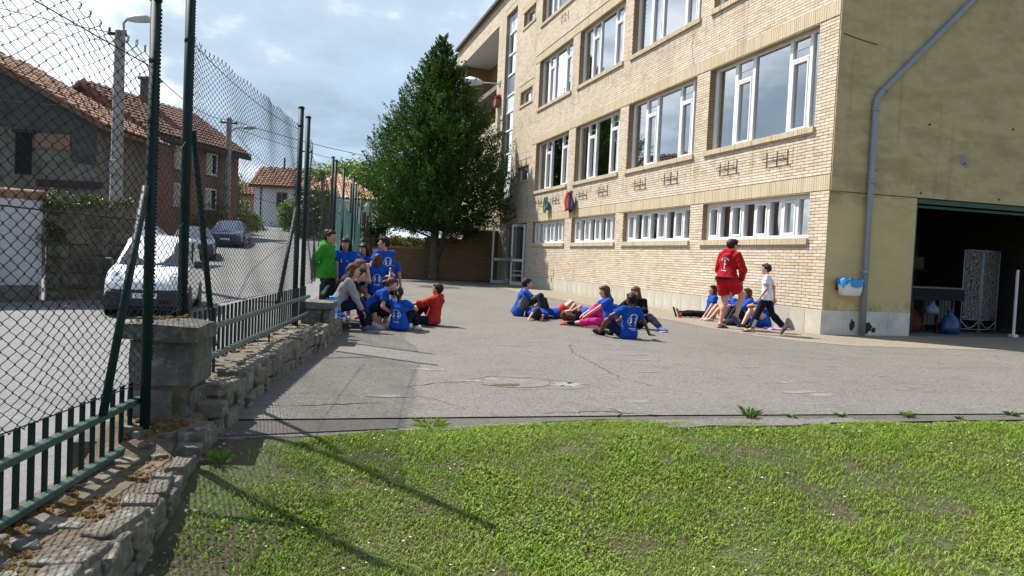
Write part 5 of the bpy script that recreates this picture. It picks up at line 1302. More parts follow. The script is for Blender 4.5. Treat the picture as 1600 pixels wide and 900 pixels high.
M_wpaint = paint('white_car_paint', (.72, .73, .74)); M_bpaint = paint('navy_car_paint', (.018, .035, .09)); M_b2 = paint('dark_blue_car_paint', (.015, .022, .045)); M_silver = paint('silver_car_paint', (.45, .47, .49)); M_greyp = paint('grey_car_paint', (.16, .17, .18))
VAN = [(0, .32, .62, .66, .55, .40), (.05, .22, .72, .76, .72, .50), (.22, .20, .86, .90, .81, .60), (.55, .20, .98, 1.00, .835, .66), (.95, .20, 1.06, 1.085, .84, .68), (1.62, .20, 1.10, 1.66, .84, .62), (1.95, .20, 1.10, 1.76, .84, .66), (2.6, .20, 1.10, 1.79, .84, .68), (3.5, .20, 1.10, 1.78, .84, .68), (3.80, .22, 1.10, 1.70, .83, .66), (3.88, .30, 1.05, 1.2, .80, .6)]
v, vs, k = car('small white delivery van parked facing the fence', 'van', (-2.98, 17.75, -.43), rad(1), VAN, .84, M_wpaint, (.72, 3.1), .30, [('windscreen', 4, 5), ('side', 5, 7)])
b = MB(); b.cbox((-.74, -.045, .20), (.74, .10, .60), .05); b.cbox((-.815, .05, .20), (.815, .5, .52), .06); b.obj('bumper', M_cplas, v)
for sd in (-1, 1):
    b = MB(); b.lathe([(.02, .05), (.10, .03), (.145, -.02), (.16, -.08)], 14, Matrix.Translation((sd*.60, .14, .80)) @ Matrix.Rotation(rad(62), 4, 'X') @ Matrix.Rotation(sd*rad(22), 4, 'Y') @ Matrix.Diagonal((1.0, 1.45, .7, 1))); h = b.obj('headlight', M_lamp, v, True)
    b = MB(); b.lathe([(.01, .02), (.08, .0), (.12, -.03), (.13, -.06)], 12, Matrix.Translation((sd*.60, .16, .80)) @ Matrix.Rotation(rad(62), 4, 'X') @ Matrix.Diagonal((1.0, 1.4, .7, 1))); o = b.obj('reflector', M_refl, None, True); o.parent = h
    b = MB(); b.cbox((sd*.87-.02, 1.25, 1.05), (sd*1.03+.02, 1.36, 1.24), .03) if sd > 0 else b.cbox((-1.05, 1.25, 1.05), (-.85, 1.36, 1.24), .03); b.obj('mirror', M_cplas, v)
    b = MB(); b.box((sd*.40-.12, -.05, .30), (sd*.40+.12, -.046, .38)); b.obj('grille', M_hole, v)
b = MB(); b.cbox((-.26, -.062, .415), (.26, -.05, .525), .003); pl = b.obj('number_plate', M_plate, v)
b = MB(); b.box((-.258, -.066, .418), (-.215, -.0625, .522)); o = b.obj('plate_band', M_eu, None); o.parent = pl
text_mesh('plate_text', '5433 L', .10, M_ink, pl, Matrix.Translation((.02, -.0645, .47)) @ Matrix.Rotation(rad(90), 4, 'X'))
b = MB(); b.tube([(-.55, .80, 1.055), (-.1, 1.02, 1.13)], .008, 5); b.tube([(.1, .80, 1.06), (.5, 1.02, 1.13)], .008, 5); b.obj('wiper', M_cplas, v)
b = MB(); b.lathe([(.002, .006), (.05, .006), (.055, 0)], 12, Matrix.Translation((0, -.045, .68)) @ Matrix.Rotation(rad(90), 4, 'X')); b.obj('badge', M_refl, v)
SED = [(0, .30, .55, .60, .60, .45), (.06, .2, .64, .68, .78, .55), (.3, .18, .74, .78, .85, .62), (.75, .18, .84, .87, .87, .66), (1.15, .18, .90, .93, .875, .68), (1.85, .18, .93, 1.38, .875, .58), (2.3, .18, .93, 1.44, .875, .60), (3.0, .18, .93, 1.42, .875, .59), (3.55, .18, .94, 1.25, .87, .55), (3.95, .18, .95, .98, .865, .58), (4.15, .20, .92, .95, .84, .56), (4.2, .3, .8, .84, .76, .5)]
def simple_car(label, cat, loc, rz, paint_m, st=SED, W=.875, wheels=(.8, 3.3), win=(('windscreen', 4, 5), ('side', 5, 7), ('side', 7, 8), ('rear_window', 8, 9))):
    c, vs, k = car(label, cat, loc, rz, st, W, paint_m, wheels, .31, list(win))
    L = st[-1][0]
    for sd in (-1, 1):
        b = MB(); b.cbox((sd*.62-.16, .04, .60), (sd*.62+.16, .22, .72), .03); b.obj('headlight', M_lamp, c)
        b = MB(); b.cbox((sd*.68-.12, L-.12, .68), (sd*.68+.12, L-.01, .88), .03); b.obj('tail_light', M_red, c)
        b = MB(); b.cbox((sd*.95-.09, 1.5, .92), (sd*.95+.09, 1.6, 1.05), .03); b.obj('mirror', paint_m, c)
    b = MB(); b.cbox((-.26, -.03, .38), (.26, -.01, .48), .003); b.obj('number_plate', M_plate, c)
    b = MB(); b.cbox((-.4, -.02, .5), (.4, .02, .58), .01); b.obj('grille', M_cplas, c)
    return c
MPV = [(0, .32, .65, .7, .62, .45), (.06, .2, .78, .82, .80, .55), (.3, .18, .92, .96, .88, .62), (.8, .18, 1.05, 1.08, .89, .68), (1.0, .18, 1.08, 1.12, .89, .68), (1.75, .18, 1.12, 1.78, .89, .64), (2.2, .18, 1.12, 1.88, .89, .68), (3.2, .18, 1.12, 1.9, .89, .69), (4.1, .18, 1.12, 1.86, .89, .68), (4.4, .2, 1.12, 1.6, .88, .64), (4.48, .3, 1.0, 1.05, .82, .6)]
simple_car('tall white people carrier behind the white van', 'van', (-3.75, 26.4, .35), rad(48), M_wpaint, MPV, .89, (.85, 3.5), (('windscreen', 4, 5), ('side', 5, 7), ('side', 7, 8), ('rear_window', 8, 9)))
simple_car('dark blue car just behind the white van', 'car', (-3.75, 32.6, .50), rad(6), M_b2)
simple_car('navy blue car parked farthest up the road', 'car', (-3.2, 40.4, 1.08), rad(-3), M_bpaint)
simple_car('silver car seen through the teal mesh', 'car', (3.15, 44.0, .48), rad(-20), M_silver)
simple_car('white car parked in the street beyond the gate', 'car', (3.95, 42.5, .35), rad(-35), M_wpaint, MPV, .89, (.85, 3.5))
simple_car('grey car behind the white car beyond the gate', 'car', (5.6, 50.5, .85), rad(-60), M_greyp)
# ---- plants across the road
LM_y = leaf_mat('dry_bank_leaf', [(.085, .085, .02), (.13, .115, .03), (.17, .14, .05), (.06, .07, .018)], .25)
LM_g = leaf_mat('bright_leaf', [(.10, .19, .016), (.15, .26, .026), (.20, .32, .036), (.075, .14, .013)], .4)
LM_d = leaf_mat('deep_leaf', [(.02, .045, .01), (.035, .07, .014), (.05, .09, .018), (.025, .05, .012)], .25)
def bush(name, label, cat, loc, blobs, n, ls, mat, seed, group=None, stem=None):
    e = empty(name, label, cat, loc, 0, group)
    foliage('foliage', blobs, n, ls, mat, e, seed)
    b = MB()
    for (x, y, z, *r) in blobs[:5]:
        b.tube([(x*.3, y*.3, -.1), (x*.7, y*.7, z*.5), (x, y, z)], [.05*(stem or 1), .04*(stem or 1), .012], 6)
    b.obj('stem', M_bark, e); return e
bush('hedge', 'dry yellowish hedge bank along the road edge', 'hedge', (-3.6, 55, 1.7), [(-1.2, -5, .9, 1.2, 2.6, 1.0), (-.6, -1.2, .9, 1.2, 2.6, 1.15), (0, 2.6, .8, 1.1, 2.6, 1.0), (.6, 6, .7, 1.0, 2.5, .85), (-1.6, 3, 1.4, 1, 3, 1.0)], 9000, .11, LM_y, 4)
bush('shrub', 'green shrub at the foot of the white house', 'shrub', (-3.9, 62, 2.5), [(0, 0, .9, .8, .8, 1.0), (.7, .5, .6, .6, .6, .7), (-.6, .6, .9, .7, .7, .9)], 2600, .12, LM_g, 5)
bush('shrub', 'ivy clad bush leaning on the right end of the brick house', 'shrub', (-4.3, 54.2, 1.9), [(0, 0, 1.6, .7, .7, 1.6), (.3, .3, 3.0, .45, .5, .8), (.5, .2, .8, .7, .7, .9)], 3200, .12, LM_g, 6)
bush('shrub', 'round green bush in front of the white house door', 'shrub', (.35, 62, 2.5), [(0, 0, 1.2, 1.0, 1.0, 1.3), (.5, .3, 1.9, .7, .7, .8), (-.5, .1, 1.4, .7, .7, .9)], 3600, .12, LM_g, 7)
bush('hedge', 'green bushes behind the chain-link right of the posts', 'hedge', (1.1, 52, 1.9), [(0, 0, 1.3, .9, 1.4, 1.4), (.2, 3, 1.9, 1.0, 1.4, 1.6), (.8, 6, 2.2, 1.2, 1.2, 1.6)], 5200, .13, LM_d, 8)
def tree(name, label, loc, h, blobs, n, ls, mat, seed, group='trees in the distance', tr=.18):
    e = empty(name, label, 'tree', loc, 0, group); b = MB(); zb = min(q[2]-q[5]*.4 for q in blobs)
    b.tube([(0, 0, -.2), (.05, 0, zb*.6), (0, .05, zb), (0, 0, h*.8)], [tr*1.3, tr, tr*.85, tr*.2], 10)
    for q in blobs: b.tube([(0, 0, zb*.9), (q[0]*.5, q[1]*.5, lerp(zb, q[2], .6)), (q[0]*.95, q[1]*.95, q[2]+q[5]*.3)], [tr*.5, tr*.3, tr*.08], 6)
    b.obj('trunk', M_bark, e); foliage('crown', blobs, n, ls, mat, e, seed, .35); return e
tree('broadleaf_tree', 'bright green tree rising above the hipped roof', (4.3, 75, 3), 6.2, [(-1.7, 0, 4.3, 1.8, 2, 1.4), (.4, 0, 5.0, 2.0, 2, 1.5), (2.4, 0, 4.2, 1.8, 2, 1.5), (1, -1, 3.3, 2.6, 2, 1.2), (-2.4, 0, 3.2, 1.2, 1.5, 1.0)], 12000, .2, LM_g, 11)
tree('broadleaf_tree', 'tree with a wide green crown between the hipped house and the yard tree', (8.2, 72, 2.6), 8, [(-1.8, 0, 4.6, 2.2, 2, 2.0), (.6, 0, 5.4, 2.4, 2, 1.9), (2.6, 0, 4.6, 2, 2, 1.6), (-2.4, 0, 2.8, 2.0, 2, 1.6), (0, 0, 3, 2.8, 2, 1.8)], 12000, .2, LM_g, 12)
tree('broadleaf_tree', 'dark round tree behind the orange house', (-9.2, 96, 4), 6.8, [(0, 0, 4.9, 2.0, 2, 1.7), (1.6, 0, 4.2, 1.6, 1.6, 1.4), (-1.6, 0, 4.0, 1.7, 1.7, 1.4)], 7000, .2, LM_d, 13)
# ================= yard: tree, boundary wall, gate, wall-mounted things, garage contents
# ---- hornbeam
LM_tree = leaf_mat('hornbeam_leaf', [(.026, .068, .010), (.044, .104, .014), (.064, .144, .020), (.035, .086, .011), (.096, .190, .027)], .34, 1.1)
ht = empty('hornbeam_tree', 'dense cone shaped dark green tree beside the school entrance', 'tree', (6.45, 35.2, 0))
RP = [(1.95, .9), (2.4, 2.1), (3.1, 2.95), (4.2, 3.1), (5.4, 3.0), (6.6, 2.55), (7.7, 1.95), (8.8, 1.35), (9.8, .85), (10.6, .42), (11.4, .08)]
R_ = np.random.default_rng(5); nsp = 3900; zs_ = R_.uniform(2.0, 11.25, 9000); rr_ = np.interp(zs_, [p[0] for p in RP], [p[1] for p in RP])
zs_ = zs_[R_.random(9000) < (rr_+.25)/3.55][:nsp]; nsp = len(zs_); rr_ = np.interp(zs_, [p[0] for p in RP], [p[1] for p in RP]); an_ = R_.uniform(0, 2*np.pi, nsp)
lump = 1+.16*np.sin(an_*5+zs_*1.3)+.10*np.sin(an_*11-zs_*2.1)+R_.normal(0, .06, nsp)
fr_ = np.where(R_.random(nsp) < .72, R_.uniform(.80, 1.04, nsp), R_.uniform(.35, .8, nsp))*lump
base_ = np.stack([np.cos(an_)*rr_*fr_, np.sin(an_)*rr_*fr_, zs_+R_.normal(0, .1, nsp)], 1)
base_[:, 2] += np.where(base_[:, 0] < .2, .2, 0)*np.clip((3.2-base_[:, 2]), 0, 1); base_[:, 0] = np.minimum(base_[:, 0], 3.25); base_[:, 0] += -.35*(zs_/11.3)**2*0
dir_ = np.stack([np.cos(an_)*.75, np.sin(an_)*.75, .35+.75*(zs_/11)+R_.normal(0, .18, nsp)], 1); dir_ /= np.linalg.norm(dir_, axis=1, keepdims=True)
LPS = 36; spl = R_.uniform(.35, .8, nsp)*np.clip(rr_/2+.35, .4, 1)
t_ = R_.random((nsp, LPS)); P_ = base_[:, None]+dir_[:, None]*((t_-.35)*spl[:, None])[..., None]+R_.normal(0, 1, (nsp, LPS, 3))*(.105*(1.15-t_))[..., None]*np.clip(rr_/1.5, .35, 1)[:, None, None]
P_ = P_.reshape(-1, 3); D_ = np.repeat(dir_, LPS, 0)+R_.normal(0, .55, (len(P_), 3)); D_ /= np.linalg.norm(D_, axis=1, keepdims=True)
sd_ = np.cross(D_, R_.normal(0, 1, D_.shape)+np.array([0, 0, 1.2])); sd_ /= np.linalg.norm(sd_, axis=1, keepdims=True); s_ = R_.uniform(.035, .062, len(P_))[:, None]
P_[:, 0] = np.minimum(P_[:, 0], 3.36)
V = np.stack([P_-D_*s_, P_-sd_*s_*.5, P_+D_*s_, P_+sd_*s_*.5], 1).reshape(-1, 3)
mesh_np('crown', V, np.arange(len(V)).reshape(-1, 4), LM_tree, ht)
nf = 12000; zf = R_.uniform(2.35, 10.2, nf); rf = np.interp(zf, [p[0] for p in RP], [p[1] for p in RP])*R_.uniform(.05, .72, nf); af = R_.uniform(0, 2*np.pi, nf)
Pf = np.stack([np.cos(af)*rf, np.sin(af)*rf, zf], 1); Df = R_.normal(0, 1, (nf, 3)); Df /= np.linalg.norm(Df, axis=1, keepdims=True); Sf = np.cross(Df, R_.normal(0, 1, (nf, 3))); Sf /= np.linalg.norm(Sf, axis=1, keepdims=True); sf = R_.uniform(.08, .14, nf)[:, None]
V = np.stack([Pf-Df*sf, Pf-Sf*sf*.6, Pf+Df*sf, Pf+Sf*sf*.6], 1).reshape(-1, 3); mesh_np('inner_leaves', V, np.arange(nf*4).reshape(-1, 4), LM_tree, ht)
mb = MB(); mb.tube([(.08, 0, -.1), (.06, 0, .15), (.04, 0, .9), (.0, 0, 2.0), (0, .05, 5), (0, 0, 8.5), (-.05, 0, 11.2)], [.34, .24, .21, .19, .14, .07, .012], 14)
mb.tube([(.10, -.02, .9), (.3, 0, 1.6), (.6, 0, 2.6), (1.0, .1, 4.5)], [.14, .12, .10, .03], 10)
for k in range(30):
    a = k*2.4; z = 1.7+k*.24; r = pw(z+1, RP)*.85; mb.tube([(0, 0, z), (math.cos(a)*r*.45, math.sin(a)*r*.45, z+.35), (math.cos(a)*r, math.sin(a)*r, z+1.1)], [.06*(1-k/45), .04*(1-k/45), .01], 6)
mb.obj('trunk', M_bark, ht, True)
# ---- brown brick boundary wall behind the tree
bw = empty('brick_boundary_wall', 'stepped brown brick wall closing the far end of the yard', 'wall', (6.8, 36.3, 0))
BY = 36.3; SEG = [(3.95, 6.18, 1.44), (6.18, 8.1, 1.94), (8.1, 9.86, 2.42)]
mb = MB()
for a, b, h in SEG: mb.box((a, BY+.012, -.05), (b, BY+.25, h))
def PP(o, p): o.parent = p; l = p.location; o.matrix_parent_inverse = Matrix.Translation((-l[0], -l[1], -l[2])); return o
PP(mb.obj('wall', M_mortar), bw); A = []; B = []
for a, b, h in SEG:
    z = 0; k = 0
    while z < h-.03:
        x = a+(0 if k % 2 else -.13)
        while x < b-.03:
            A.append((max(x, a), BY+rnd.uniform(-.002, .003), z)); B.append((min(x+.25, b-.002), BY+.03, z+.056)); x += .26
        z += .066; k += 1
V, F = boxes_np(A, B); o = PP(mesh_np('brickwork', V, F, brick_mat('brown_brick', [(.15, .08, .043), (.18, .10, .055), (.12, .06, .034), (.17, .09, .05)], .5)), bw); o['kind'] = 'stuff'
A = []; B = []
for a, b, h in SEG:
    x = a
    while x < b-.02: A.append((x, BY-.03, h)); B.append((min(x+.066, b), BY+.28, h+.09)); x += .074
V, F = boxes_np(A, B); o = PP(mesh_np('coping', V, F, M_tan), bw); o['kind'] = 'stuff'
# planter hedge of yellow-green shrubs on top, small railing behind
LM_yel = leaf_mat('golden_leaf', [(.22, .26, .02), (.32, .34, .025), (.14, .20, .02), (.38, .36, .04)], .35)
bush('golden_hedge', 'clipped golden yellow hedge on top of the brown brick wall', 'hedge', (5.25, 36.62, 1.45), [(-.75, 0, .30, .55, .3, .36), (-.2, 0, .34, .5, .3, .40), (.3, 0, .22, .4, .25, .27), (.7, 0, .2, .35, .25, .24)], 2600, .045, LM_yel, 21)
mb = MB()
e = empty('small_railing', 'little tan railing with a white end post behind the golden hedge', 'railing', (6.0, 36.8, 1.4))
for k in range(9):
    b = MB(); b.box((-.6+k*.08, -.01, 0), (-.57+k*.08, .01, .52)); b.obj('bar', M('tan_paint', (.33, .20, .10), .7), e)
b = MB(); b.box((.1, -.04, 0), (.19, .04, .5)); b.obj('post', M_white, e)
b = MB(); b.box((-.62, -.015, .521), (.09, .015, .55)); b.obj('rail', MC['tan_paint'], e)
bush('shrub', 'dark shrub filling the corner under the left of the yard tree', 'shrub', (3.75, 37.0, .1), [(0, 0, 1.3, .45, .45, .9), (.2, .1, 2.0, .5, .45, .7), (-.2, .1, .8, .45, .4, .8)], 4200, .08, LM_d, 22)
# ---- gate
p = pillar('brown stone gate pillar nearest the fence', 2.62, 30.5, -.04, [.4, .42, .4], .5, .5, 1.24, .14, .05, 'gate pillars')
p = pillar('stone gate pillar beside the open iron gate', 3.72, 33.6, -.04, [.4, .42, .4], .5, .5, 1.24, .14, .05, 'gate pillars')
mb = MB(); g = empty('iron_gate', 'open black iron gate with thin bars between the gate pillars', 'gate', (3.0, 32.8, 0), rad(62))
for k in range(12):
    b = MB(); b.tube([(k*.11, 0, .12), (k*.11, 0, 1.95)], .012, 5); b.obj('bar', M_timber, g)
for z in (.12, 1.0, 1.9):
    b = MB(); b.box((-.02, -.015, z-.02), (1.24, .015, z+.02)); b.obj('rail', M_timber, g)
b = MB(); b.tube([(-.03, 0, 0), (-.03, 0, 2.9)], .035, 8); b.obj('post', M_fgreen, g); b = MB(); b.tube([(1.27, 0, 0), (1.27, 0, 2.0)], .03, 8); b.obj('post', M_fgreen, g)
e = empty('street_railing', 'low black railing in front of the white car beyond the gate', 'railing', (3.9, 37.0, .0))
for k in range(14):
    b = MB(); b.tube([(k*.12-.9, 0, .2), (k*.12-.9, 0, 1.45)], .012, 5); b.obj('bar', M_timber, e)
for z in (.3, 1.4):
    b = MB(); b.tube([(-.95, 0, z), (.75, 0, z)], .016, 5); b.obj('rail', M_timber, e)
e = empty('lantern_post', 'slim dark lantern post by the gate', 'lamp', (3.15, 33.6, 0))
b = MB(); b.tube([(0, 0, 0), (0, 0, 2.75)], .035, 8); b.obj('post', M_timber, e)
b = MB(); b.lathe([(.05, 2.75), (.10, 2.8), (.15, 3.15), (.17, 3.17), (.06, 3.3), (.02, 3.36)], 6); b.obj('lantern', M('lantern_glass', (.3, .3, .29), .3), e)
# ---- things on the building
e = empty('wall_lamp', 'silver street lamp on a bracket beside the balcony', 'lamp', (FX-.02, 37.55, 10.05))
b = MB(); b.tube([(0, 0, -.05), (-.4, .35, .02), (-.75, .75, .1)], .035, 8); b.box((-.02, -.1, -.18), (.02, .1, .1)); b.obj('bracket', M_pipe, e)
b = MB(); b.tube([(-.70, .70, .08), (-.95, .95, .16), (-1.25, 1.3, .24), (-1.5, 1.6, .24), (-1.6, 1.7, .2)], [.07, .18, .24, .19, .03], 12); b.obj('lamp_head', M('lamp_silver', (.55, .57, .6), .35, .05, 3, 0), e, True)
e = empty('flower_box', 'terracotta flower box of red geraniums hanging near the balcony', 'planter', (FX-.12, 37.6, 8.85))
b = MB(); b.prism([(-.30, 0), (.30, 0), (.36, .34), (-.36, .34)], -.14, .10, 0); b.obj('box', M('terracotta', (.30, .13, .08), .85), e)
o = foliage('flowers', [(0, -.15, .45, .14, .22, .12), (0, .15, .46, .14, .22, .12)], 420, .035, M('red_petals', (.50, .015, .02), .6, .3, 9, 0), e, 33); o['kind'] = 'stuff'
o = foliage('foliage', [(0, 0, .38, .14, .34, .09)], 260, .035, LM_d, e, 34); o['kind'] = 'stuff'
def cloth_hang(name, label, yc, zt, w, h, mats, seed):
    e = empty(name, label, 'clothing', (FX-.10, yc, zt)); R = random.Random(seed)
    for k, (mt, y0, y1, hh, nm) in enumerate(mats):
        V = []; n, m = 8, 9
        for j in range(m+1):
            for i in range(n+1):
                t, u = i/n, j/m; wd = .35+.65*min(1, u*2.2)*(1-.35*max(0, u-.75)*2); y = lerp(y0, y1, .5)+(t-.5)*(y1-y0)*wd
                V.append((-.05*math.sin(t*9+k)-.07*math.sin(math.pi*t)-.02*math.sin(u*7+t*5)-.03*k, y+.02*math.sin(u*6), -hh*u-.05*abs(t-.4)*(u > .8)))
        F = [(j*(n+1)+i, j*(n+1)+i+1, (j+1)*(n+1)+i+1, (j+1)*(n+1)+i) for j in range(m) for i in range(n)]
        b = MB(); b.add(V, F); o = b.obj(nm, mt, e, True); s = o.modifiers.new('thick', 'SOLIDIFY'); s.thickness = .012
    return e
M_cred = M('red_cloth', (.42, .018, .028), .85, .2, 9, .2, 120); M_cnavy = M('navy_cloth', (.015, .02, .05), .85, .25, 9, .2, 120); M_cblue = M('slate_blue_cloth', (.06, .11, .22), .85, .25, 9, .2, 120)
cloth_hang('hanging_jacket', 'red jacket and navy trousers hung from a pot bracket on the facade', 26.15, 3.75, .9, .7, [(M_cred, .02, .62, .68, 'jacket'), (M_cnavy, -.34, .12, .74, 'trousers')], 3)
cloth_hang('hanging_towel', 'slate blue towel hung on the facade left of the red jacket', 28.95, 3.72, .5, .55, [(M_cblue, -.26, .26, .52, 'towel'), (M('lime_trim', (.35, .45, .05), .8), .05, .16, .60, 'trim')], 4)
# bin on the end wall
e = empty('wall_bin', 'white plastic litter bin with a blue liner fixed to the yellow wall', 'bin', (10.36, KY-.20, .78))
def sring(w, d, z, n=28, p=3.2):
    return [(math.copysign(abs(math.cos(a))**(2/p), math.cos(a))*w, math.copysign(abs(math.sin(a))**(2/p), math.sin(a))*d, z) for a in [2*math.pi*i/n for i in range(n)]]
def loft(rings, name, mat, par, cap=True, smooth=True):
    n = len(rings[0]); b = MB(); b.add([p for r in rings for p in r], [(i*n+k, i*n+(k+1) % n, (i+1)*n+(k+1) % n, (i+1)*n+k) for i in range(len(rings)-1) for k in range(n)]+([tuple(range(n))[::-1]] if cap else [])); return b.obj(name, mat, par, smooth)
M_binw = M('white_bin_plastic', (.66, .67, .66), .45, .12, 6, .05); M_liner = M('blue_bin_liner', (.02, .24, .55), .35, .2, 14, .5, 25, bdist=.01)
loft([sring(.16, .09, 0), sring(.205, .125, .02), sring(.225, .14, .14), sring(.245, .155, .30), sring(.25, .16, .305), sring(.235, .145, .30), sring(.21, .13, .06)], 'body', M_binw, e)
r0 = [(x, y, .20+.05*math.sin(i*1.1)+.03*math.sin(i*2.7)) for i, (x, y, z) in enumerate(sring(.250, .160, 0))]
r1 = [(x, y, .315+.012*math.sin(i*2.2)) for i, (x, y, z) in enumerate(sring(.262, .17, 0))]
r2 = [(x, y, .325+.02*math.sin(i*1.7)) for i, (x, y, z) in enumerate(sring(.252, .16, 0))]
r3 = [(x*.9, y*.9, .24) for x, y, z in sring(.25, .16, 0)]
o = loft([r0, r1, r2, r3], 'liner', M_liner, e, False)
b = MB(); b.box((-.2, .15, .1), (.2, .17, .3)); b.obj('hanger', M_iron, e)
# ---- garage contents, colours darkened for the shade inside
def pat_mat():
    mt, nt, b = nmat('leaf_print_fabric'); v = coords(nt, True); n1 = noise(nt, v, 9, 3, .6)
    w = N(nt, 'ShaderNodeTexWave', {'Vector': v, 'Scale': 5.5, 'Distortion': 14, 'Detail': 2, 'Detail Scale': 1.6}).outputs['Fac']
    c = mix(nt, ramp(nt, mth(nt, 'MULTIPLY', w, mth(nt, 'ADD', n1, .5)), [(.42, 0), (.50, 1)]), (.035, .038, .045), (.20, .195, .18))
    nt.links.new(c, b.inputs['Base Color']); b.inputs['Roughness'].default_value = .9; return mt
M_pat = pat_mat()
M_gwhite = M('white_laminate_darkened', (.11, .11, .105), .6, .1, 3, .05)  # white laminate with the garage shade put into its colour
e = empty('folding_screen', 'folding screen with leaf print fabric and white arched feet in the garage', 'screen', (15.18, 13.6, 0))
for k, (a, x0, y0) in enumerate(((rad(-20), -.36, .18), (rad(12), .03, .02))):
    fm = Matrix.Translation((x0, y0, 0)) @ Matrix.Rotation(a, 4, 'Z'); w = .40 if k == 0 else .62
    b = MB(); b.cbox((0.02, -.012, .30), (w-.02, .012, 1.86), .004, fm); b.obj('panel', M_pat, e)
    b = MB()
    for x in (0, w): b.tube([fm @ Vector((x, 0, 0)), fm @ Vector((x, 0, 1.88))], .014, 6)
    for z in (.28, 1.87): b.tube([fm @ Vector((0, 0, z)), fm @ Vector((w, 0, z))], .012, 6)
    b.tube([fm @ Vector((w*t, 0, .26-.17*math.sin(math.pi*t))) for t in np.linspace(0, 1, 11)], .012, 6); b.tube([fm @ Vector((w*t, 0, .06)) for t in (0, 1)], .010, 6)
    b.obj('frame', M('white_tube_darkened', (.30, .33, .36), .5), e, True)  # white frame tubes, dimmed in colour for the indoor shade
e = empty('white_cabinet', 'white slatted cabinet standing in the garage', 'cabinet', (14.25, 13.95, 0))
b = MB(); b.cbox((-.36, -.02, .12), (.42, .4, 1.0), .01); b.obj('body', M_gwhite, e)
for k in range(8):
    b = MB(); b.cbox((-.34+k*.095, -.045, .16), (-.265+k*.095, -.02, .96), .004); b.obj('slat', M_gwhite, e)
for x in (-.3, .36):
    b = MB(); b.box((x-.03, .0, 0), (x+.03, .06, .12)); b.obj('leg', M_timber, e)
C_dark_ = M('table_cloth_darkened', (.006, .006, .009), .9, .2, 9, .2)  # cloth colour taken down to stand for the shade indoors
e = empty('table', 'dark table with a pale top edge just inside the garage', 'table', (13.35, 13.3, 0))
b = MB(); b.prism([(-.75, -.3), (.7, -.3), (.95, -.15), (.95, .1), (.7, .3), (-.75, .3)], .97, 1.0, 2); b.obj('top', M_gwhite, e)
b = MB(); b.prism([(-.74, -.29), (.68, -.29), (.9, -.12), (.9, .1), (.68, .29), (-.74, .29)], .72, .965, 2); b.obj('cloth', C_dark_, e)
for x in (-.6, .5):
    for y in (-.2, .2):
        b = MB(); b.box((x-.025, y-.025, 0), (x+.025, y+.025, .719)); b.obj('leg', M_timber, e)
def sack(name, label, cat, loc, w, d, h, mat, seed):
    R = random.Random(seed); rings = []
    for z, s in ((0, .7), (.08, .95), (.3, 1.0), (.55, .85), (.75, .5), (.85, .2), (.95, .3), (1.0, .38)):
        rings.append([(math.cos(a)*w*s*(1+R.uniform(-.1, .1)), math.sin(a)*d*s*(1+R.uniform(-.1, .1)), z*h) for a in [2*math.pi*i/18 for i in range(18)]])
    n = 18; b = MB(); b.add([p for r in rings for p in r], [(i*n+k, i*n+(k+1) % n, (i+1)*n+(k+1) % n, (i+1)*n+k) for i in range(7) for k in range(n)]+[tuple(range(n))[::-1], tuple(7*n+k for k in range(n))]); o = b.obj(name, mat, None, True, loc); return tag(o, label, cat)
sack('plastic_bag', 'full blue plastic bag on the garage floor', 'bag', (13.75, 13.05, 0), .24, .2, .52, M('blue_plastic_bag', (.012, .05, .15), .3, .3, 9, .5, 20, bdist=.01), 4)
sack('plastic_bag', 'small pale plastic bag hanging under the garage table', 'bag', (13.2, 13.0, .42), .16, .12, .26, M('pale_plastic_bag', (.13, .15, .2), .4, .2, 9, .4, 20, bdist=.01), 5)
sack('laundry_sack', 'dark red sack at the left inside the garage', 'bag', (12.95, 13.4, 0), .3, .25, .68, M('dark_red_sack', (.06, .008, .008), .8, .2, 9, .3, 20), 6)
e = empty('high_shelf', 'dark shelf with boxes high on the back of the garage', 'shelf', (13.9, 15.2, 0))
b = MB(); b.box((-1.2, -.2, 1.35), (1.2, .2, 1.4)); b.box((-1.2, .2, 0), (1.2, .25, 2.2)); b.obj('board', M_timber, e)
for k in range(5):
    b = MB(); b.cbox((-1.1+k*.45, -.15, 1.402), (-.75+k*.45, .15, 1.402+rnd.uniform(.2, .5)), .01); b.obj('box', M('grey_carton%d' % k if False else 'grey_carton', (.12, .10, .085), .9), e)
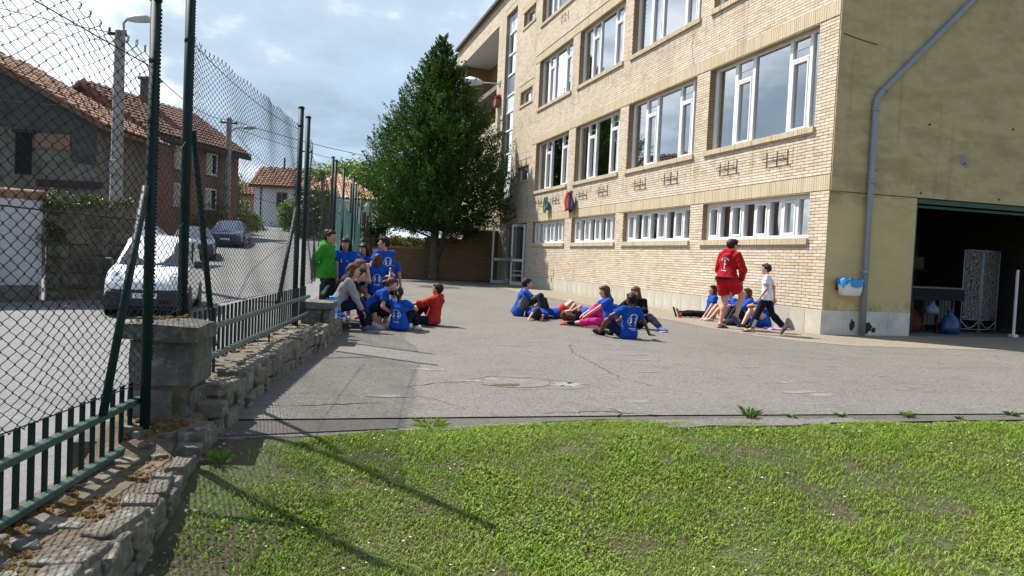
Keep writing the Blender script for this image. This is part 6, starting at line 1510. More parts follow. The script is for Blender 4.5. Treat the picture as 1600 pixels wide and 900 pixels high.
# ================= people: bodies and clothes grown from distance fields
def vec(*a): return np.array(a, float)
def unit(v): v = np.asarray(v, float); return v/(np.linalg.norm(v)+1e-9)
class Field:
    """signed distance grid built from local primitives, meshed with surface nets"""
    def __init__(s, lo, hi, st):
        s.lo = np.asarray(lo, float); s.st = st; s.n = np.ceil((np.asarray(hi)-s.lo)/st).astype(int)+1
        s.D = np.full(s.n, .5, np.float32)
    def win(s, lo, hi):
        a = np.clip(np.floor((np.asarray(lo)-s.lo)/s.st).astype(int), 0, s.n); b = np.clip(np.ceil((np.asarray(hi)-s.lo)/s.st).astype(int)+1, 0, s.n)
        sl = tuple(slice(int(p), int(q)) for p, q in zip(a, b))
        ax = [(s.lo[i]+s.st*np.arange(a[i], b[i])).astype(np.float32) for i in range(3)]
        return sl, np.meshgrid(*ax, indexing='ij')
    def put(s, sl, d, k):
        o = s.D[sl]
        if o.size == 0: return
        if k <= 0: s.D[sl] = np.minimum(o, d); return
        h = np.clip(.5+.5*(o-d)/k, 0, 1); s.D[sl] = o+(d-o)*h-k*h*(1-h)
    def cap(s, a, b, ra, rb=None, k=.03, cut=None):
        a = np.asarray(a, float); b = np.asarray(b, float); rb = ra if rb is None else rb; m = max(ra, rb)+k*1.5+.04
        sl, (X, Y, Z) = s.win(np.minimum(a, b)-m, np.maximum(a, b)+m)
        ba = b-a; L = float(ba @ ba)+1e-9; px, py, pz = X-a[0], Y-a[1], Z-a[2]
        t = np.clip((px*ba[0]+py*ba[1]+pz*ba[2])/L, 0, 1)
        d = np.sqrt((px-ba[0]*t)**2+(py-ba[1]*t)**2+(pz-ba[2]*t)**2)-(ra+(rb-ra)*t)
        for c in cut or []:
            p, n = c; d = np.maximum(d, (X-p[0])*n[0]+(Y-p[1])*n[1]+(Z-p[2])*n[2])
        s.put(sl, d.astype(np.float32), k)
    def ell(s, c, axes, r, k=.02, cut=None):
        c = np.asarray(c, float); m = max(r)+k+.04; sl, (X, Y, Z) = s.win(c-m, c+m); px, py, pz = X-c[0], Y-c[1], Z-c[2]
        q = [(px*a[0]+py*a[1]+pz*a[2])/rr for a, rr in zip(axes, r)]; k0 = np.sqrt(sum(x*x for x in q)); k1 = np.sqrt(sum((x/rr)**2 for x, rr in zip(q, r)))+1e-6
        d = k0*(k0-1)/k1
        for cc in cut or []:
            p, n = cc; d = np.maximum(d, (X-p[0])*n[0]+(Y-p[1])*n[1]+(Z-p[2])*n[2])
        s.put(sl, d.astype(np.float32), k)
    def plane(s, p, n):
        sl, (X, Y, Z) = s.win(s.lo, s.lo+s.st*s.n); s.D = np.maximum(s.D, ((X-p[0])*n[0]+(Y-p[1])*n[1]+(Z-p[2])*n[2]).astype(np.float32)[:s.n[0], :s.n[1], :s.n[2]])
    def rough(s, amp, fr, seed):
        R = np.random.default_rng(seed); sl, (X, Y, Z) = s.win(s.lo, s.lo+s.st*s.n); w = 0
        for f in fr:
            d = R.normal(0, 1, 3); d = d/np.linalg.norm(d)*f; d2 = R.normal(0, 1, 3)*f*.5; w = w+np.sin(X*d[0]+Y*d[1]+Z*d[2]+2*np.sin(X*d2[0]+Y*d2[1]+Z*d2[2])+R.uniform(0, 6))
        s.D = s.D+(amp*w/len(fr)).astype(np.float32)
    def mesh(s):
        D = s.D.copy(); D[0], D[-1], D[:, 0], D[:, -1], D[:, :, 0], D[:, :, -1] = (.1,)*6
        ins = D < 0; c = np.zeros(np.array(D.shape)-1, np.int8)
        cn = [(i, j, k) for i in (0, 1) for j in (0, 1) for k in (0, 1)]
        N0, N1, N2 = c.shape
        for i, j, k in cn: c += ins[i:i+N0, j:j+N1, k:k+N2]
        cells = np.argwhere((c > 0) & (c < 8))
        if len(cells) == 0: return np.zeros((0, 3)), np.zeros((0, 4), int)
        vals = np.stack([D[cells[:, 0]+i, cells[:, 1]+j, cells[:, 2]+k] for i, j, k in cn], 1); cn_ = np.array(cn, float)
        acc = np.zeros((len(cells), 3)); cnt = np.zeros(len(cells))
        for a in range(8):
            for b in range(a+1, 8):
                if np.abs(cn_[a]-cn_[b]).sum() != 1: continue
                va, vb = vals[:, a], vals[:, b]; m = (va < 0) != (vb < 0); t = np.where(m, va/(va-vb+1e-12), 0)
                acc += np.where(m[:, None], cn_[a]+(cn_[b]-cn_[a])*t[:, None], 0); cnt += m
        V = s.lo+s.st*(cells+acc/cnt[:, None]); idx = np.full(c.shape, -1, np.int64); idx[tuple(cells.T)] = np.arange(len(cells)); Q = []
        for ax in range(3):
            u, v = (ax+1) % 3, (ax+2) % 3
            A = [slice(None)]*3; B = [slice(None)]*3; A[ax] = slice(0, -1); B[ax] = slice(1, None)
            e = ins[tuple(A)] != ins[tuple(B)]; pos = np.argwhere(e); pos = pos[(pos[:, u] > 0) & (pos[:, v] > 0) & (pos[:, u] < D.shape[u]-1) & (pos[:, v] < D.shape[v]-1)]
            fl = ins[tuple(A)][tuple(pos.T)]; q = []
            for du, dv in ((-1, -1), (0, -1), (0, 0), (-1, 0)):
                p = pos.copy(); p[:, u] += du; p[:, v] += dv; q.append(idx[tuple(p.T)])
            q = np.stack(q, 1); q[~fl] = q[~fl][:, ::-1]; Q.append(q)
        return V, np.concatenate(Q)
def ik(a, t, l1, l2, pole):
    a = np.asarray(a, float); t = np.asarray(t, float); d = t-a; L = np.linalg.norm(d); Lm = (l1+l2)*.998
    if L > Lm: t = a+d/L*Lm; d = t-a; L = Lm
    L = max(L, abs(l1-l2)+.01); dn = d/np.linalg.norm(d); x = (l1*l1-l2*l2+L*L)/(2*L); h = math.sqrt(max(0, l1*l1-x*x))
    pole = np.asarray(pole, float); pp = pole-dn*(pole @ dn); pp = unit(pp) if np.linalg.norm(pp) > 1e-4 else unit(np.cross(dn, [0, 0, 1]))
    return a+dn*x+pp*h, t
def cloth(name, c, var=.18, fold=.25): return M(name, c, .9, var, 9, .75, 13, spec=.15, bdist=.035, rnd_obj=.28)
C_BLUE = cloth('royal_blue_cotton', (.012, .085, .46)); C_RED = cloth('red_cotton', (.50, .012, .022)); C_GREEN = cloth('green_fleece', (.045, .29, .03)); C_CORAL = cloth('coral_red_fleece', (.56, .045, .03))
C_NAVY = cloth('navy_cotton', (.012, .016, .038)); C_BLACK = cloth('black_cotton', (.009, .009, .010)); C_GREY = cloth('grey_cotton', (.16, .16, .175)); C_DGREY = cloth('charcoal_cotton', (.03, .03, .036)); C_PALE = cloth('pale_grey_knit', (.42, .40, .40)); C_DENIM = cloth('pale_denim', (.30, .38, .50)); C_PINK = cloth('hot_pink_cotton', (.62, .03, .20)); C_WHITE = cloth('white_cotton', (.74, .75, .78)); C_PATT = M('patterned_leggings', (.06, .02, .06), .9, .9, 40, .1); C_CRIM = cloth('crimson_cotton', (.40, .015, .045))
def skin(name, c): return M(name, c, .5, .08, 12, .06, 90, spec=.35)
S_FAIR = skin('fair_skin', (.56, .30, .20)); S_MID = skin('light_brown_skin', (.46, .235, .15)); S_DARK = skin('dark_brown_skin', (.115, .05, .03))
def hairm(name, c):
    mt, nt, b = nmat(name); v = coords(nt); st = N(nt, 'ShaderNodeMapping', {'Vector': v, 'Scale': (60, 60, 5)}).outputs[0]
    f = noise(nt, st, 1.5, 3, .6); nt.links.new(mix(nt, ramp(nt, f, [(.3, 0), (.7, 1)]), tuple(x*.5 for x in c), tuple(x*1.5 for x in c)), b.inputs['Base Color']); b.inputs['Roughness'].default_value = .6; b.inputs['Specular IOR Level'].default_value = .22
    bump(nt, b, f, .5, .004); return mt
H_BLACK = hairm('black_hair', (.010, .008, .007)); H_DARK = hairm('dark_brown_hair', (.022, .013, .009)); H_BROWN = hairm('brown_hair', (.075, .036, .018)); H_LIGHT = hairm('light_brown_hair', (.15, .075, .035)); H_AUB = hairm('auburn_hair', (.13, .045, .02))
M_eyew = M('eye_white', (.7, .68, .66), .3, .02, 5, 0); M_iris = M('eye_iris', (.02, .012, .008), .2, .1, 5, 0); M_lip = M('lips', (.36, .12, .10), .5, .1, 9, 0)
M_sole = M('shoe_sole', (.55, .55, .54), .7, .1, 9, .05); M_print = M('white_print', (.74, .76, .80), .8, .06, 20, 0)
SH = {'black': C_BLACK, 'white': M('white_shoe', (.66, .64, .66), .6, .1, 9, .1), 'pink': M('pink_shoe', (.60, .06, .16), .6, .15, 9, .1), 'palepink': M('pale_pink_shoe', (.62, .46, .52), .6, .1, 9, .1), 'navy': M('navy_shoe', (.02, .03, .07), .6, .2, 12, .1), 'blue': M('blue_shoe', (.03, .06, .22), .6, .2, 12, .1), 'red': M('red_canvas_shoe', (.55, .05, .05), .7, .1, 12, .1), 'slate': M('slate_shoe', (.07, .10, .16), .6, .2, 12, .1)}
FWD0 = 16.377
def heading(deg): return -rad(FWD0+deg)        # 0 away from the camera, 90 to the right of the picture, 180 towards it
def mapto(prims, V): return V
NP = [0]
def person(label, x, y, h, deg, top, bot, hair, skin_m, P=(0, 0, .80), s=(0, 0, 1), f=(0, 1, 0), lf=None, hd=None, LA=(-.09, 0, .075), RA=(.09, 0, .075), kp=((0, 1, .15), (0, 1, .15)), LW=(-.23, .04, .74), RW=(.23, .04, .74), ep=((-.4, -1, 0), (.4, -1, 0)),
           toe=None, shoes=('white', 'white'), z0=0, group=None, ldown=None, finger=.35, hpalm=None, extra=None):
    NP[0] += 1; seed = NP[0]; u = h/1.5; s = unit(s); f = np.asarray(f, float); f = unit(f-s*(f @ s)); r = np.cross(f, s); P = vec(*P)
    lf = f if lf is None else np.asarray(lf, float); hd = unit(s*.6+vec(0, 0, .4)) if hd is None else unit(hd); lf = unit(lf-hd*(lf @ hd)); hr = np.cross(lf, hd)
    nb = P+s*.45+f*.01; hc = nb+unit(hd*.8+s*.2)*.125+lf*.018
    hipL, hipR = P-r*.082-s*.02, P+r*.082-s*.02; shL, shR = P+s*.405-r*.150, P+s*.405+r*.150
    kL, aL = ik(hipL, LA, .365, .355, kp[0]); kR, aR = ik(hipR, RA, .365, .355, kp[1])
    eL, wL = ik(shL, LW, .255, .225, ep[0]); eR, wR = ik(shR, RW, .255, .225, ep[1])
    pts = np.array([P, nb, hc+hd*.14, hc-hd*.14, hc+lf*.14, hc-lf*.14, kL, kR, aL, aR, eL, eR, wL, wR, shL, shR, hipL, hipR])
    lo, hi = pts.min(0)-.21, pts.max(0)+.21; ST = .0125
    toes = []
    for i, (k_, a_) in enumerate(((kL, aL), (kR, aR))):
        td = toe[i] if toe and toe[i] is not None else None
        sh_ = unit(a_-k_)
        if td is None:
            td = f*vec(1, 1, 0) if abs(f[2]) < .8 else -s*vec(1, 1, 0); td = unit(td)
        else: td = unit(td)
        dn = sh_-td*(sh_ @ td); dn = unit(dn) if np.linalg.norm(dn) > .15 else vec(0, 0, -1); toes.append((td, dn))
    # ---- body
    B = Field(lo, hi, ST); g = -.008
    B.cap(P-r*.045, P+r*.045, .088+g, k=.03); B.cap(P+s*.14-r*.035, P+s*.14+r*.035, .078+g, k=.05); B.cap(P+s*.30-r*.06, P+s*.30+r*.06, .085+g, k=.05); B.cap(P+s*.395-r*.10, P+s*.395+r*.10, .052+g, k=.04)
    B.cap(P, P+s*.3, .075+g, k=.04)
    for sh_, e_, w_, sd in ((shL, eL, wL, -1), (shR, eR, wR, 1)):
        B.cap(sh_, e_, .044, .035, .025); B.cap(e_, w_, .034, .024, .015)
    for hp, k_, a_ in ((hipL, kL, aL), (hipR, kR, aR)):
        B.cap(hp, k_, .076, .052, .03); B.cap(k_, k_+(a_-k_)*.35, .051, .052, .02); B.cap(k_+(a_-k_)*.3, a_, .052, .033, .02)
    for (td, dn), a_ in zip(toes, (aL, aR)):
        B.cap(a_-td*.025+dn*.03, a_+td*.11+dn*.05, .036, .026, .02); B.cap(a_+td*.10+dn*.052, a_+td*.155+dn*.058, .024, .015, .015)
    B.cap(nb-s*.03, hc-hd*.02, .046, .044, .02)
    B.ell(hc+hd*.018-lf*.008, (hr, lf, hd), (.073, .092, .092), .02); B.ell(hc+lf*.028-hd*.045, (hr, lf, hd), (.053, .06, .068), .03)
    B.cap(hc+lf*.082+hd*.012, hc+lf*.104-hd*.018, .008, .012, .012)
    for sd in (-1, 1):
        B.ell(hc+hr*sd*.074-hd*.004-lf*.006, (lf, hd, hr), (.017, .028, .010), .006)
    hands = []
    for e_, w_, sd, hp_ in ((eL, wL, -1, 0), (eR, wR, 1, 1)):
        hdv = unit(w_-e_)
        if hpalm and hpalm[hp_] is not None: hdv = unit(hpalm[hp_])
        side = np.cross(hdv, [0, 0, 1]); side = unit(side) if np.linalg.norm(side) > .25 else unit(r*.3+f*.9)
        nrm = unit(np.cross(side, hdv)); pc = w_+hdv*.042
        B.ell(pc, (hdv, side, nrm), (.046, .036, .017), .012); hands.append((w_, hdv, side, nrm, sd))
    if P[2] < .35: pass
    V, F = B.mesh(); mats = [skin_m, M_eyew, M_iris, M_lip, hair[1]]; mi = [np.zeros(len(F), int)]; VV = [V]; FF = [F]; nv = len(V)
    tb = MB()
    for w_, hdv, side, nrm, sd in hands:
        for q, (off, ln) in enumerate(((-.026, .052), (-.009, .062), (.009, .058), (.025, .045))):
            b0 = w_+hdv*.066+side*off; c1 = unit(hdv*(1-finger*.3)-nrm*finger*(.5+.1*q)); c2 = unit(hdv*(1-finger*.9)-nrm*finger*1.3)
            tb.tube([b0, b0+c1*ln*.5, b0+c1*ln*.5+c2*ln*.38, b0+c1*ln*.5+c2*ln*.6], [.0088, .0082, .0074, .003], 6)
        tside = -sd*1.0; t0 = w_+hdv*.028+side*.028*(1 if side @ r*sd < 0 else -1); to = unit(t0-w_-hdv*.028)
        tb.tube([t0, t0+unit(to*.75+hdv*.6)*.03, t0+unit(to*.75+hdv*.6)*.03+unit(to*.3+hdv-nrm*.3)*.026], [.0105, .0095, .004], 6)
    fq = np.array([q for q in tb.f if len(q) == 4]); VV.append(np.array(tb.v)); FF.append(fq+nv); mi.append(np.zeros(len(fq), int)); nv += len(tb.v)
    def blobs(specs):
        nonlocal nv
        for c, ax, rr, mid in specs:
            n = 8; vs = []; 
            for i in range(5):
                th = math.pi*i/4
                for j in range(n):
                    a = 6.2832*j/n; vs.append(c+ax[0]*rr[0]*math.sin(th)*math.cos(a)+ax[1]*rr[1]*math.sin(th)*math.sin(a)+ax[2]*rr[2]*math.cos(th))
            q = np.array([(i*n+j, (i+1)*n+j, (i+1)*n+(j+1) % n, i*n+(j+1) % n) for i in range(4) for j in range(n)]); VV.append(np.array(vs)); FF.append(q+nv); mi.append(np.full(len(q), mid)); nv += len(vs)
    sp = []
    for sd in (-1, 1):
        ec = hc+lf*.0785+hr*sd*.031+hd*.012; sp += [(ec, (hr, hd, lf), (.0135, .0085, .009), 1), (ec+lf*.0045, (hr, hd, lf), (.0065, .0068, .006), 2), (ec+hd*.019+lf*.004, (hr, hd, lf), (.018, .0038, .006), 4)]
    sp += [(hc+lf*.083-hd*.052, (hr, hd, lf), (.021, .0065, .008), 3)]
    blobs(sp)
    rz = heading(deg)
    def put(V, F, name, mats, par=None, mi=None):
        o = mesh_np(name, np.asarray(V)*u, F, mats, par, True, mi); return o
    body = put(np.concatenate(VV), np.concatenate(FF), 'person', mats, None, np.concatenate(mi)); body.location = (x, y, z0); body.rotation_euler = (0, 0, rz); tag(body, label, 'person', group)
    # ---- top
    tt, tm = top[0], top[1]; T = Field(lo, hi, ST); g = .016 if tt != 'hood' else .026; hem = top[2] if len(top) > 2 else -.06
    T.cap(P+s*(hem+.02)-r*.07, P+s*(hem+.02)+r*.07, .098+g, k=.03); T.cap(P-r*.075, P+r*.075, .100+g, k=.03); T.cap(P+s*.14-r*.045, P+s*.14+r*.045, .083+g, k=.07); T.cap(P+s*.30-r*.065, P+s*.30+r*.065, .083+g, k=.06); T.cap(P+s*.395-r*.105, P+s*.395+r*.105, .047+g, k=.04); T.cap(P+s*hem, P+s*.3, .08+g, k=.03)
    T.plane(P+s*hem, -s)
    T.plane(nb+s*.035, s) if tt != 'hood' else None
    fr = {'t': .62, 'long': 1, 'hood': 1}[tt]
    for sh_, e_, w_ in ((shL, eL, wL), (shR, eR, wR)):
        if tt == 't':
            c = sh_+(e_-sh_)*fr; d = unit(e_-sh_); T.cap(sh_, c+d*.06, .050+g*.7, .052+g*.9, .03, [(c, d)])
        else:
            d = unit(w_-e_); T.cap(sh_, e_, .046+g, .040+g, .03); T.cap(e_, w_+d*.04, .038+g*.8, .032+g*.6, .02, [(w_-d*.012, d)])
    if tt == 'hood':
        T.cap(nb-f*.055-r*.055+s*.01, nb-f*.055+r*.055+s*.01, .055, k=.03); T.cap(nb-f*.10-s*.07-r*.03, nb-f*.10-s*.07+r*.03, .055, k=.03); T.cap(nb+r*.05, nb+f*.04+r*.03-s*.03, .03, k=.02); T.cap(nb-r*.05, nb+f*.04-r*.03-s*.03, .03, k=.02)
    T.rough(.0085, (13, 20, 29, 38, 52), seed); Vt, Ft = T.mesh(); shirt = put(Vt, Ft, {'t': 't_shirt', 'long': 'sweater', 'hood': 'hoodie'}[tt], tm, body)
    # ---- bottoms
    bt, bmat = bot[0], bot[1]; K = Field(lo, hi, ST); g = {'shorts': .020, 'pants': .018, 'leggings': .011, 'skirt': .03}[bt]
    K.cap(P-r*.045-s*.01, P+r*.045-s*.01, .088+g*.8, k=.03); K.cap(P+s*.07-r*.04, P+s*.07+r*.04, .078+g*.6, k=.03); K.plane(P+s*.09, s)
    for hp, k_, a_ in ((hipL, kL, aL), (hipR, kR, aR)):
        d = unit(k_-hp); d2 = unit(a_-k_)
        if bt in ('shorts', 'skirt'):
            e = bot[2] if len(bot) > 2 else .62; c = hp+(k_-hp)*e; K.cap(hp, c+d*.05, .080+g, .070+g*1.5, .03, [(c, d)])
        else:
            e = bot[2] if len(bot) > 2 else .97; K.cap(hp, k_, .078+g, .053+g, .03); c = k_+(a_-k_)*e
            K.cap(k_, k_+(a_-k_)*.35, .053+g, .053+g, .02); K.cap(k_+(a_-k_)*.3, c+d2*.03, .053+g, .036+g*(1.6 if bt == 'pants' else 1), .02, [(c, d2)])
    K.rough(.005, (24, 35, 47), seed+50); Vk, Fk = K.mesh(); low = put(Vk, Fk, {'shorts': 'shorts', 'pants': 'trousers', 'leggings': 'leggings', 'skirt': 'skirt'}[bt], bmat, body)
    # ---- hair
    ht_, hm = hair[0], hair[1]; L_ = Field(hc-.5, hc+.35, .011)
    fcut = (hc+lf*.048+hd*.045, unit(lf*.9-hd*.55)); L_.ell(hc+hd*.022-lf*.012, (hr, lf, hd), (.083, .103, .101), .01, [fcut, (hc-hd*.075-lf*.03, -hd)])
    L_.ell(hc+hd*.075+lf*.035, (hr, lf, hd), (.062, .055, .034), .02)
    if ht_ == 'short': L_.rough(.006, (60, 90, 120), seed+90)
    if ht_ in ('long', 'bob'):
        ln = 1.0 if ht_ == 'long' else .35
        dwn = vec(0, 0, -1) if abs(s[2]) > .5 else -hd*.6+vec(0, 0, -.4)
        for sd in (-1, 0, 1):
            a = hc+hr*sd*.062-lf*(.055 if sd == 0 else .015)-hd*.02; b = nb-f*(.085 if sd == 0 else .035)+hr*sd*.085-s*.05; c = b+unit(dwn*.9-s*.4-f*.1)*.22*ln
            L_.cap(a, lerp(a, b, .6 if ln < 1 else 1), .040, .042, .03)
            if ln == 1: L_.cap(b, c, .042, .016, .03)
    if ht_ == 'pony':
        a = hc-lf*.10+hd*.045; b = a-lf*.05-hd*.05+vec(0, 0, -.02); c = b+vec(0, 0, -.15)-lf*.01; L_.cap(a+lf*.02, b, .022, .030, .02); L_.cap(b, c, .030, .012, .02)
    if ht_ == 'bun': L_.ell(hc-lf*.085+hd*.085, (hr, lf, hd), (.04, .04, .04), .015)
    if ht_ == 'curly': 
        for q in range(14):
            a = 6.283*q/14; L_.ell(hc-lf*.03+hr*.085*math.cos(a)+hd*(.085*math.sin(a)+.01), (hr, lf, hd), (.05, .07, .05), .02)
        for sd in (-1, 1): L_.cap(hc+hr*sd*.07-lf*.03, nb+hr*sd*.09-lf*.02-s*.08, .055, .04, .03)
    L_.rough(.0075, (40, 60, 80, 110), seed+70)
    # keep the face clear
    sl, (X, Y, Z) = L_.win(L_.lo, L_.lo+L_.st*L_.n); q = (X-hc[0], Y-hc[1], Z-hc[2]); dl = q[0]*lf[0]+q[1]*lf[1]+q[2]*lf[2]; dh = q[0]*hd[0]+q[1]*hd[1]+q[2]*hd[2]; dr = q[0]*hr[0]+q[1]*hr[1]+q[2]*hr[2]
    fc = np.sqrt((dr/.058)**2+((dh+.03)/.095)**2+((dl-.10)/.075)**2)-1; L_.D = np.maximum(L_.D, (-fc*.05).astype(np.float32))
    Vh, Fh = L_.mesh(); put(Vh, Fh, 'hair', hm, body)
    # ---- shoes
    for (td, dn), a_, sc in zip(toes, (aL, aR), shoes):
        sdv = np.cross(td, dn)
        if sc is None: continue
        if sc.startswith('flip'):
            m_ = SH[sc[5:]]; b = MB(); n = 14; lp = []
            for i in range(n):
                a = 6.2832*i/n; lp.append((math.cos(a)*.138, math.sin(a)*(.050+.010*math.cos(a))))
            c0 = a_+td*.058+dn*.073
            for zz2 in (0, .016): b.v += [tuple((c0+td*p[0]+sdv*p[1]+dn*zz2)*u) for p in lp]
            b.f += [tuple(range(n)), tuple(range(n, 2*n))[::-1]]+[(i, n+i, n+(i+1) % n, (i+1) % n) for i in range(n)]; b.m = [0]*len(b.f)
            for sg in (-1, 1): b.tube([tuple(q_*u) for q_ in (a_+td*.115+dn*.066, a_+td*.07+dn*.022+sdv*sg*.02, a_+td*.02+dn*.066+sdv*sg*.038)], .006*u, 5)
            b.obj('flip_flop', m_, body); continue
        Q = Field(a_-.22, a_+.24, .0105)
        Q.cap(a_-td*.028+dn*.025, a_-td*.03+dn*.045, .046, .047, .02); Q.cap(a_-td*.02+dn*.04, a_+td*.11+dn*.052, .045, .040, .02); Q.cap(a_+td*.08+dn*.055, a_+td*.155+dn*.058, .040, .030, .02); Q.plane(a_+dn*.072, dn); Q.plane(a_-dn*.012, -dn)
        Vq, Fq = Q.mesh(); so = put(Vq, Fq, 'shoe', SH[sc], body)
        b = MB(); n = 18; lp = [(math.cos(6.2832*i/n)*.128, math.sin(6.2832*i/n)*(.043+.007*math.cos(6.2832*i/n))) for i in range(n)]; c0 = a_+td*.058+dn*.064
        for zz2 in (0, .018): b.v += [tuple((c0+td*p[0]+sdv*p[1]+dn*zz2)*u) for p in lp]
        b.f += [tuple(range(n)), tuple(range(n, 2*n))[::-1]]+[(i, n+i, n+(i+1) % n, (i+1) % n) for i in range(n)]; b.m = [0]*len(b.f); o = b.obj('sole', M_sole, None); o.parent = so
    if shoes[0] and shoes[0].startswith('flip'): body.location.z += .018*u
    info = dict(P=P*u, s=s, f=f, r=r, nb=nb*u, hc=hc*u, lf=lf, hd=hd, hr=hr, u=u, shirt=shirt, low=low, body=body, wL=wL*u, wR=wR*u, kL=kL*u, kR=kR*u, aL=aL*u, aR=aR*u, Vt=Vt*u, Ft=Ft, Vk=Vk*u, Fk=Fk, toes=toes)
    return info
def decal(info, polys, c, right, up, nrm, on='top', name='print', mat=None):
    """flat print pressed onto a garment: polygons in (right, up) coordinates around c, cast along -nrm"""
    Vt, Ft = (info['Vt'], info['Ft']) if on == 'top' else (info['Vk'], info['Fk'])
    bv = BVHTree.FromPolygons([tuple(v) for v in Vt], [tuple(int(i) for i in q) for q in Ft]); nrm = unit(nrm); V = []; F = []
    for poly in polys:
        n0 = len(V); ok = True; pts = []
        for a, b in poly:
            o = Vector(c+right*a+up*b+nrm*.25); hit = bv.ray_cast(o, Vector(-nrm))
            if hit[0] is None or hit[3] > .5: ok = False; break
            pts.append(tuple(hit[0]+Vector(nrm)*.0035))
        if ok: V += pts; F.append(tuple(range(n0, n0+len(pts))))
    if not F: return
    b = MB(); b.add(V, F); b.obj(name, mat or M_print, info['shirt'] if on == 'top' else info['low'])
def ring_polys(r0, r1, a0, a1, n):
    out = []
    for i in range(n):
        t0, t1 = lerp(a0, a1, i/n), lerp(a0, a1, (i+1)/n); out.append([(r0*math.cos(t0), r0*math.sin(t0)), (r1*math.cos(t0), r1*math.sin(t0)), (r1*math.cos(t1), r1*math.sin(t1)), (r0*math.cos(t1), r0*math.sin(t1))])
    return out
def rect(x0, y0, x1, y1, n=1):
    out = []
    for i in range(n): a, b = lerp(x0, x1, i/n), lerp(x0, x1, (i+1)/n); out.append([(a, y0), (b, y0), (b, y1), (a, y1)])
    return out
def back_print(i, sc=1.0, up=.25):
    """round emblem with two figures inside and two short lines of small lettering, as on the blue shirts"""
    u = i['u']*sc; R = random.Random(3); P = []
    P += ring_polys(.082*u, .089*u, rad(-70), rad(70), 9)+ring_polys(.082*u, .089*u, rad(110), rad(250), 9)
    for a in range(9): t = rad(130-10*a); P.append([(math.cos(t)*.092*u+dx*u, math.sin(t)*.092*u+dy*u) for dx, dy in ((-.005, -.006), (.004, -.006), (.005, .009), (-.004, .008))])
    for sg in (-1, 1):
        for k in range(9):
            cx, cy = sg*(.043+R.uniform(-.016, .016)), R.uniform(-.035, .04); w, h_ = R.uniform(.006, .014), R.uniform(.008, .018); P.append([((cx-w)*u, (cy-h_*.5)*u), ((cx+w*.6)*u, (cy-h_)*u), ((cx+w)*u, (cy+h_*.6)*u), ((cx-w*.4)*u, (cy+h_)*u)])
    for k in range(7): P += [[((-.062+k*.018)*u, -.127*u), ((-.050+k*.018)*u, -.127*u), ((-.050+k*.018)*u, (-.110-.004*(k % 2))*u), ((-.062+k*.018)*u, (-.110-.003*(k % 3))*u)]]
    for k in range(6): P += [[((-.02+k*.014)*u, -.146*u), ((-.011+k*.014)*u, -.146*u), ((-.011+k*.014)*u, -.136*u), ((-.02+k*.014)*u, -.136*u)]]
    decal(i, P, i['P']+i['s']*up*i['u'], i['r'], i['s'], -i['f'])
def chest_print(i):
    u = i['u']; P = []
    for a, b, w, h_ in ((-.062, .05, .016, .012), (-.062, .03, .010, .010), (-.070, .012, .024, .006), (-.056, .012, .010, .006), (-.062, .0, .022, .005), (.03, .028, .012, .004), (.052, .028, .016, .004), (.04, .018, .03, .003), (.07, .018, .012, .003)):
        P += rect((a-w/2)*u, (b-h_)*u, (a+w/2)*u, (b+h_)*u)
    decal(i, P, i['P']+i['s']*.24*u, -i['r'], i['s'], i['f'])
# ---- left group by the wall
B_, T_ = C_BLUE, 't'
SITL = dict(P=(0, 0, .10), s=(0, -.12, 1), LA=(-.10, .46, .075), RA=(.10, .46, .075), kp=((-.1, .3, 1), (.1, .3, 1)))
GL = 'children gathered by the stone wall'; GM = 'children resting in the middle of the yard'; GR = 'children by the brick facade'
p = person('person standing in a bright green hoodie with hands behind the back', .60, 13.2, 1.55, 100, ('hood', C_GREEN, -.10), ('pants', C_DGREY), ('bun', H_DARK), S_MID, LW=(-.10, -.16, .80), RW=(.08, -.17, .80), ep=((-1, -.6, 0), (1, -.6, 0)), lf=(.1, 1, -.25), hd=(0, .1, 1), shoes=('black', 'black'), group=GL)
p = person('person in a blue t-shirt with long dark hair standing beside the green hoodie', .92, 13.5, 1.44, 172, (T_, B_), ('shorts', C_NAVY), ('long', H_BLACK), S_MID, lf=(.15, 1, -.45), hd=(0, .25, 1), LW=(-.16, .16, .72), RW=(.12, .2, .74), shoes=('white', 'white'), group=GL); chest_print(p)
p = person('person in a blue t-shirt and pale denim shorts standing with head bowed', 1.27, 13.65, 1.36, 192, (T_, B_, -.02), ('shorts', C_DENIM, .42), ('long', H_DARK), S_MID, lf=(.25, 1, -.45), hd=(.05, .25, 1), LW=(-.22, .1, .76), RW=(.2, .12, .76), shoes=('pink', 'pink'), group=GL); chest_print(p)
p = person('taller person seen from behind hugging a child with one arm', 1.55, 13.05, 1.48, 318, (T_, B_, -.08), ('shorts', C_CRIM, .55), ('short', H_BLACK), S_MID, lf=(-.85, .5, -.1), LW=(-.36, .22, .99), RW=(-.02, .20, 1.20), ep=((-.4, -.2, -1), (1, .2, -.6)), shoes=('white', 'white'), group=GL); back_print(p, .9)
p = person('person half hidden behind the taller hugging one', 1.72, 13.6, 1.24, 5, (T_, B_), ('shorts', C_NAVY), ('short', H_DARK), S_MID, shoes=('black', 'black'), group=GL)
p = person('small child seen from behind in a blue t-shirt and patterned leggings', 1.38, 12.62, 1.18, 348, (T_, B_, -.14), ('leggings', C_PATT), ('bob', H_BROWN), S_FAIR, LW=(-.20, .14, 1.10), RW=(.16, .2, 1.0), ep=((-1, -.2, -.6), (1, .2, -.6)), lf=(-.2, 1, -.1), shoes=('pink', 'pink'), group=GL); back_print(p, 1.0, .17)
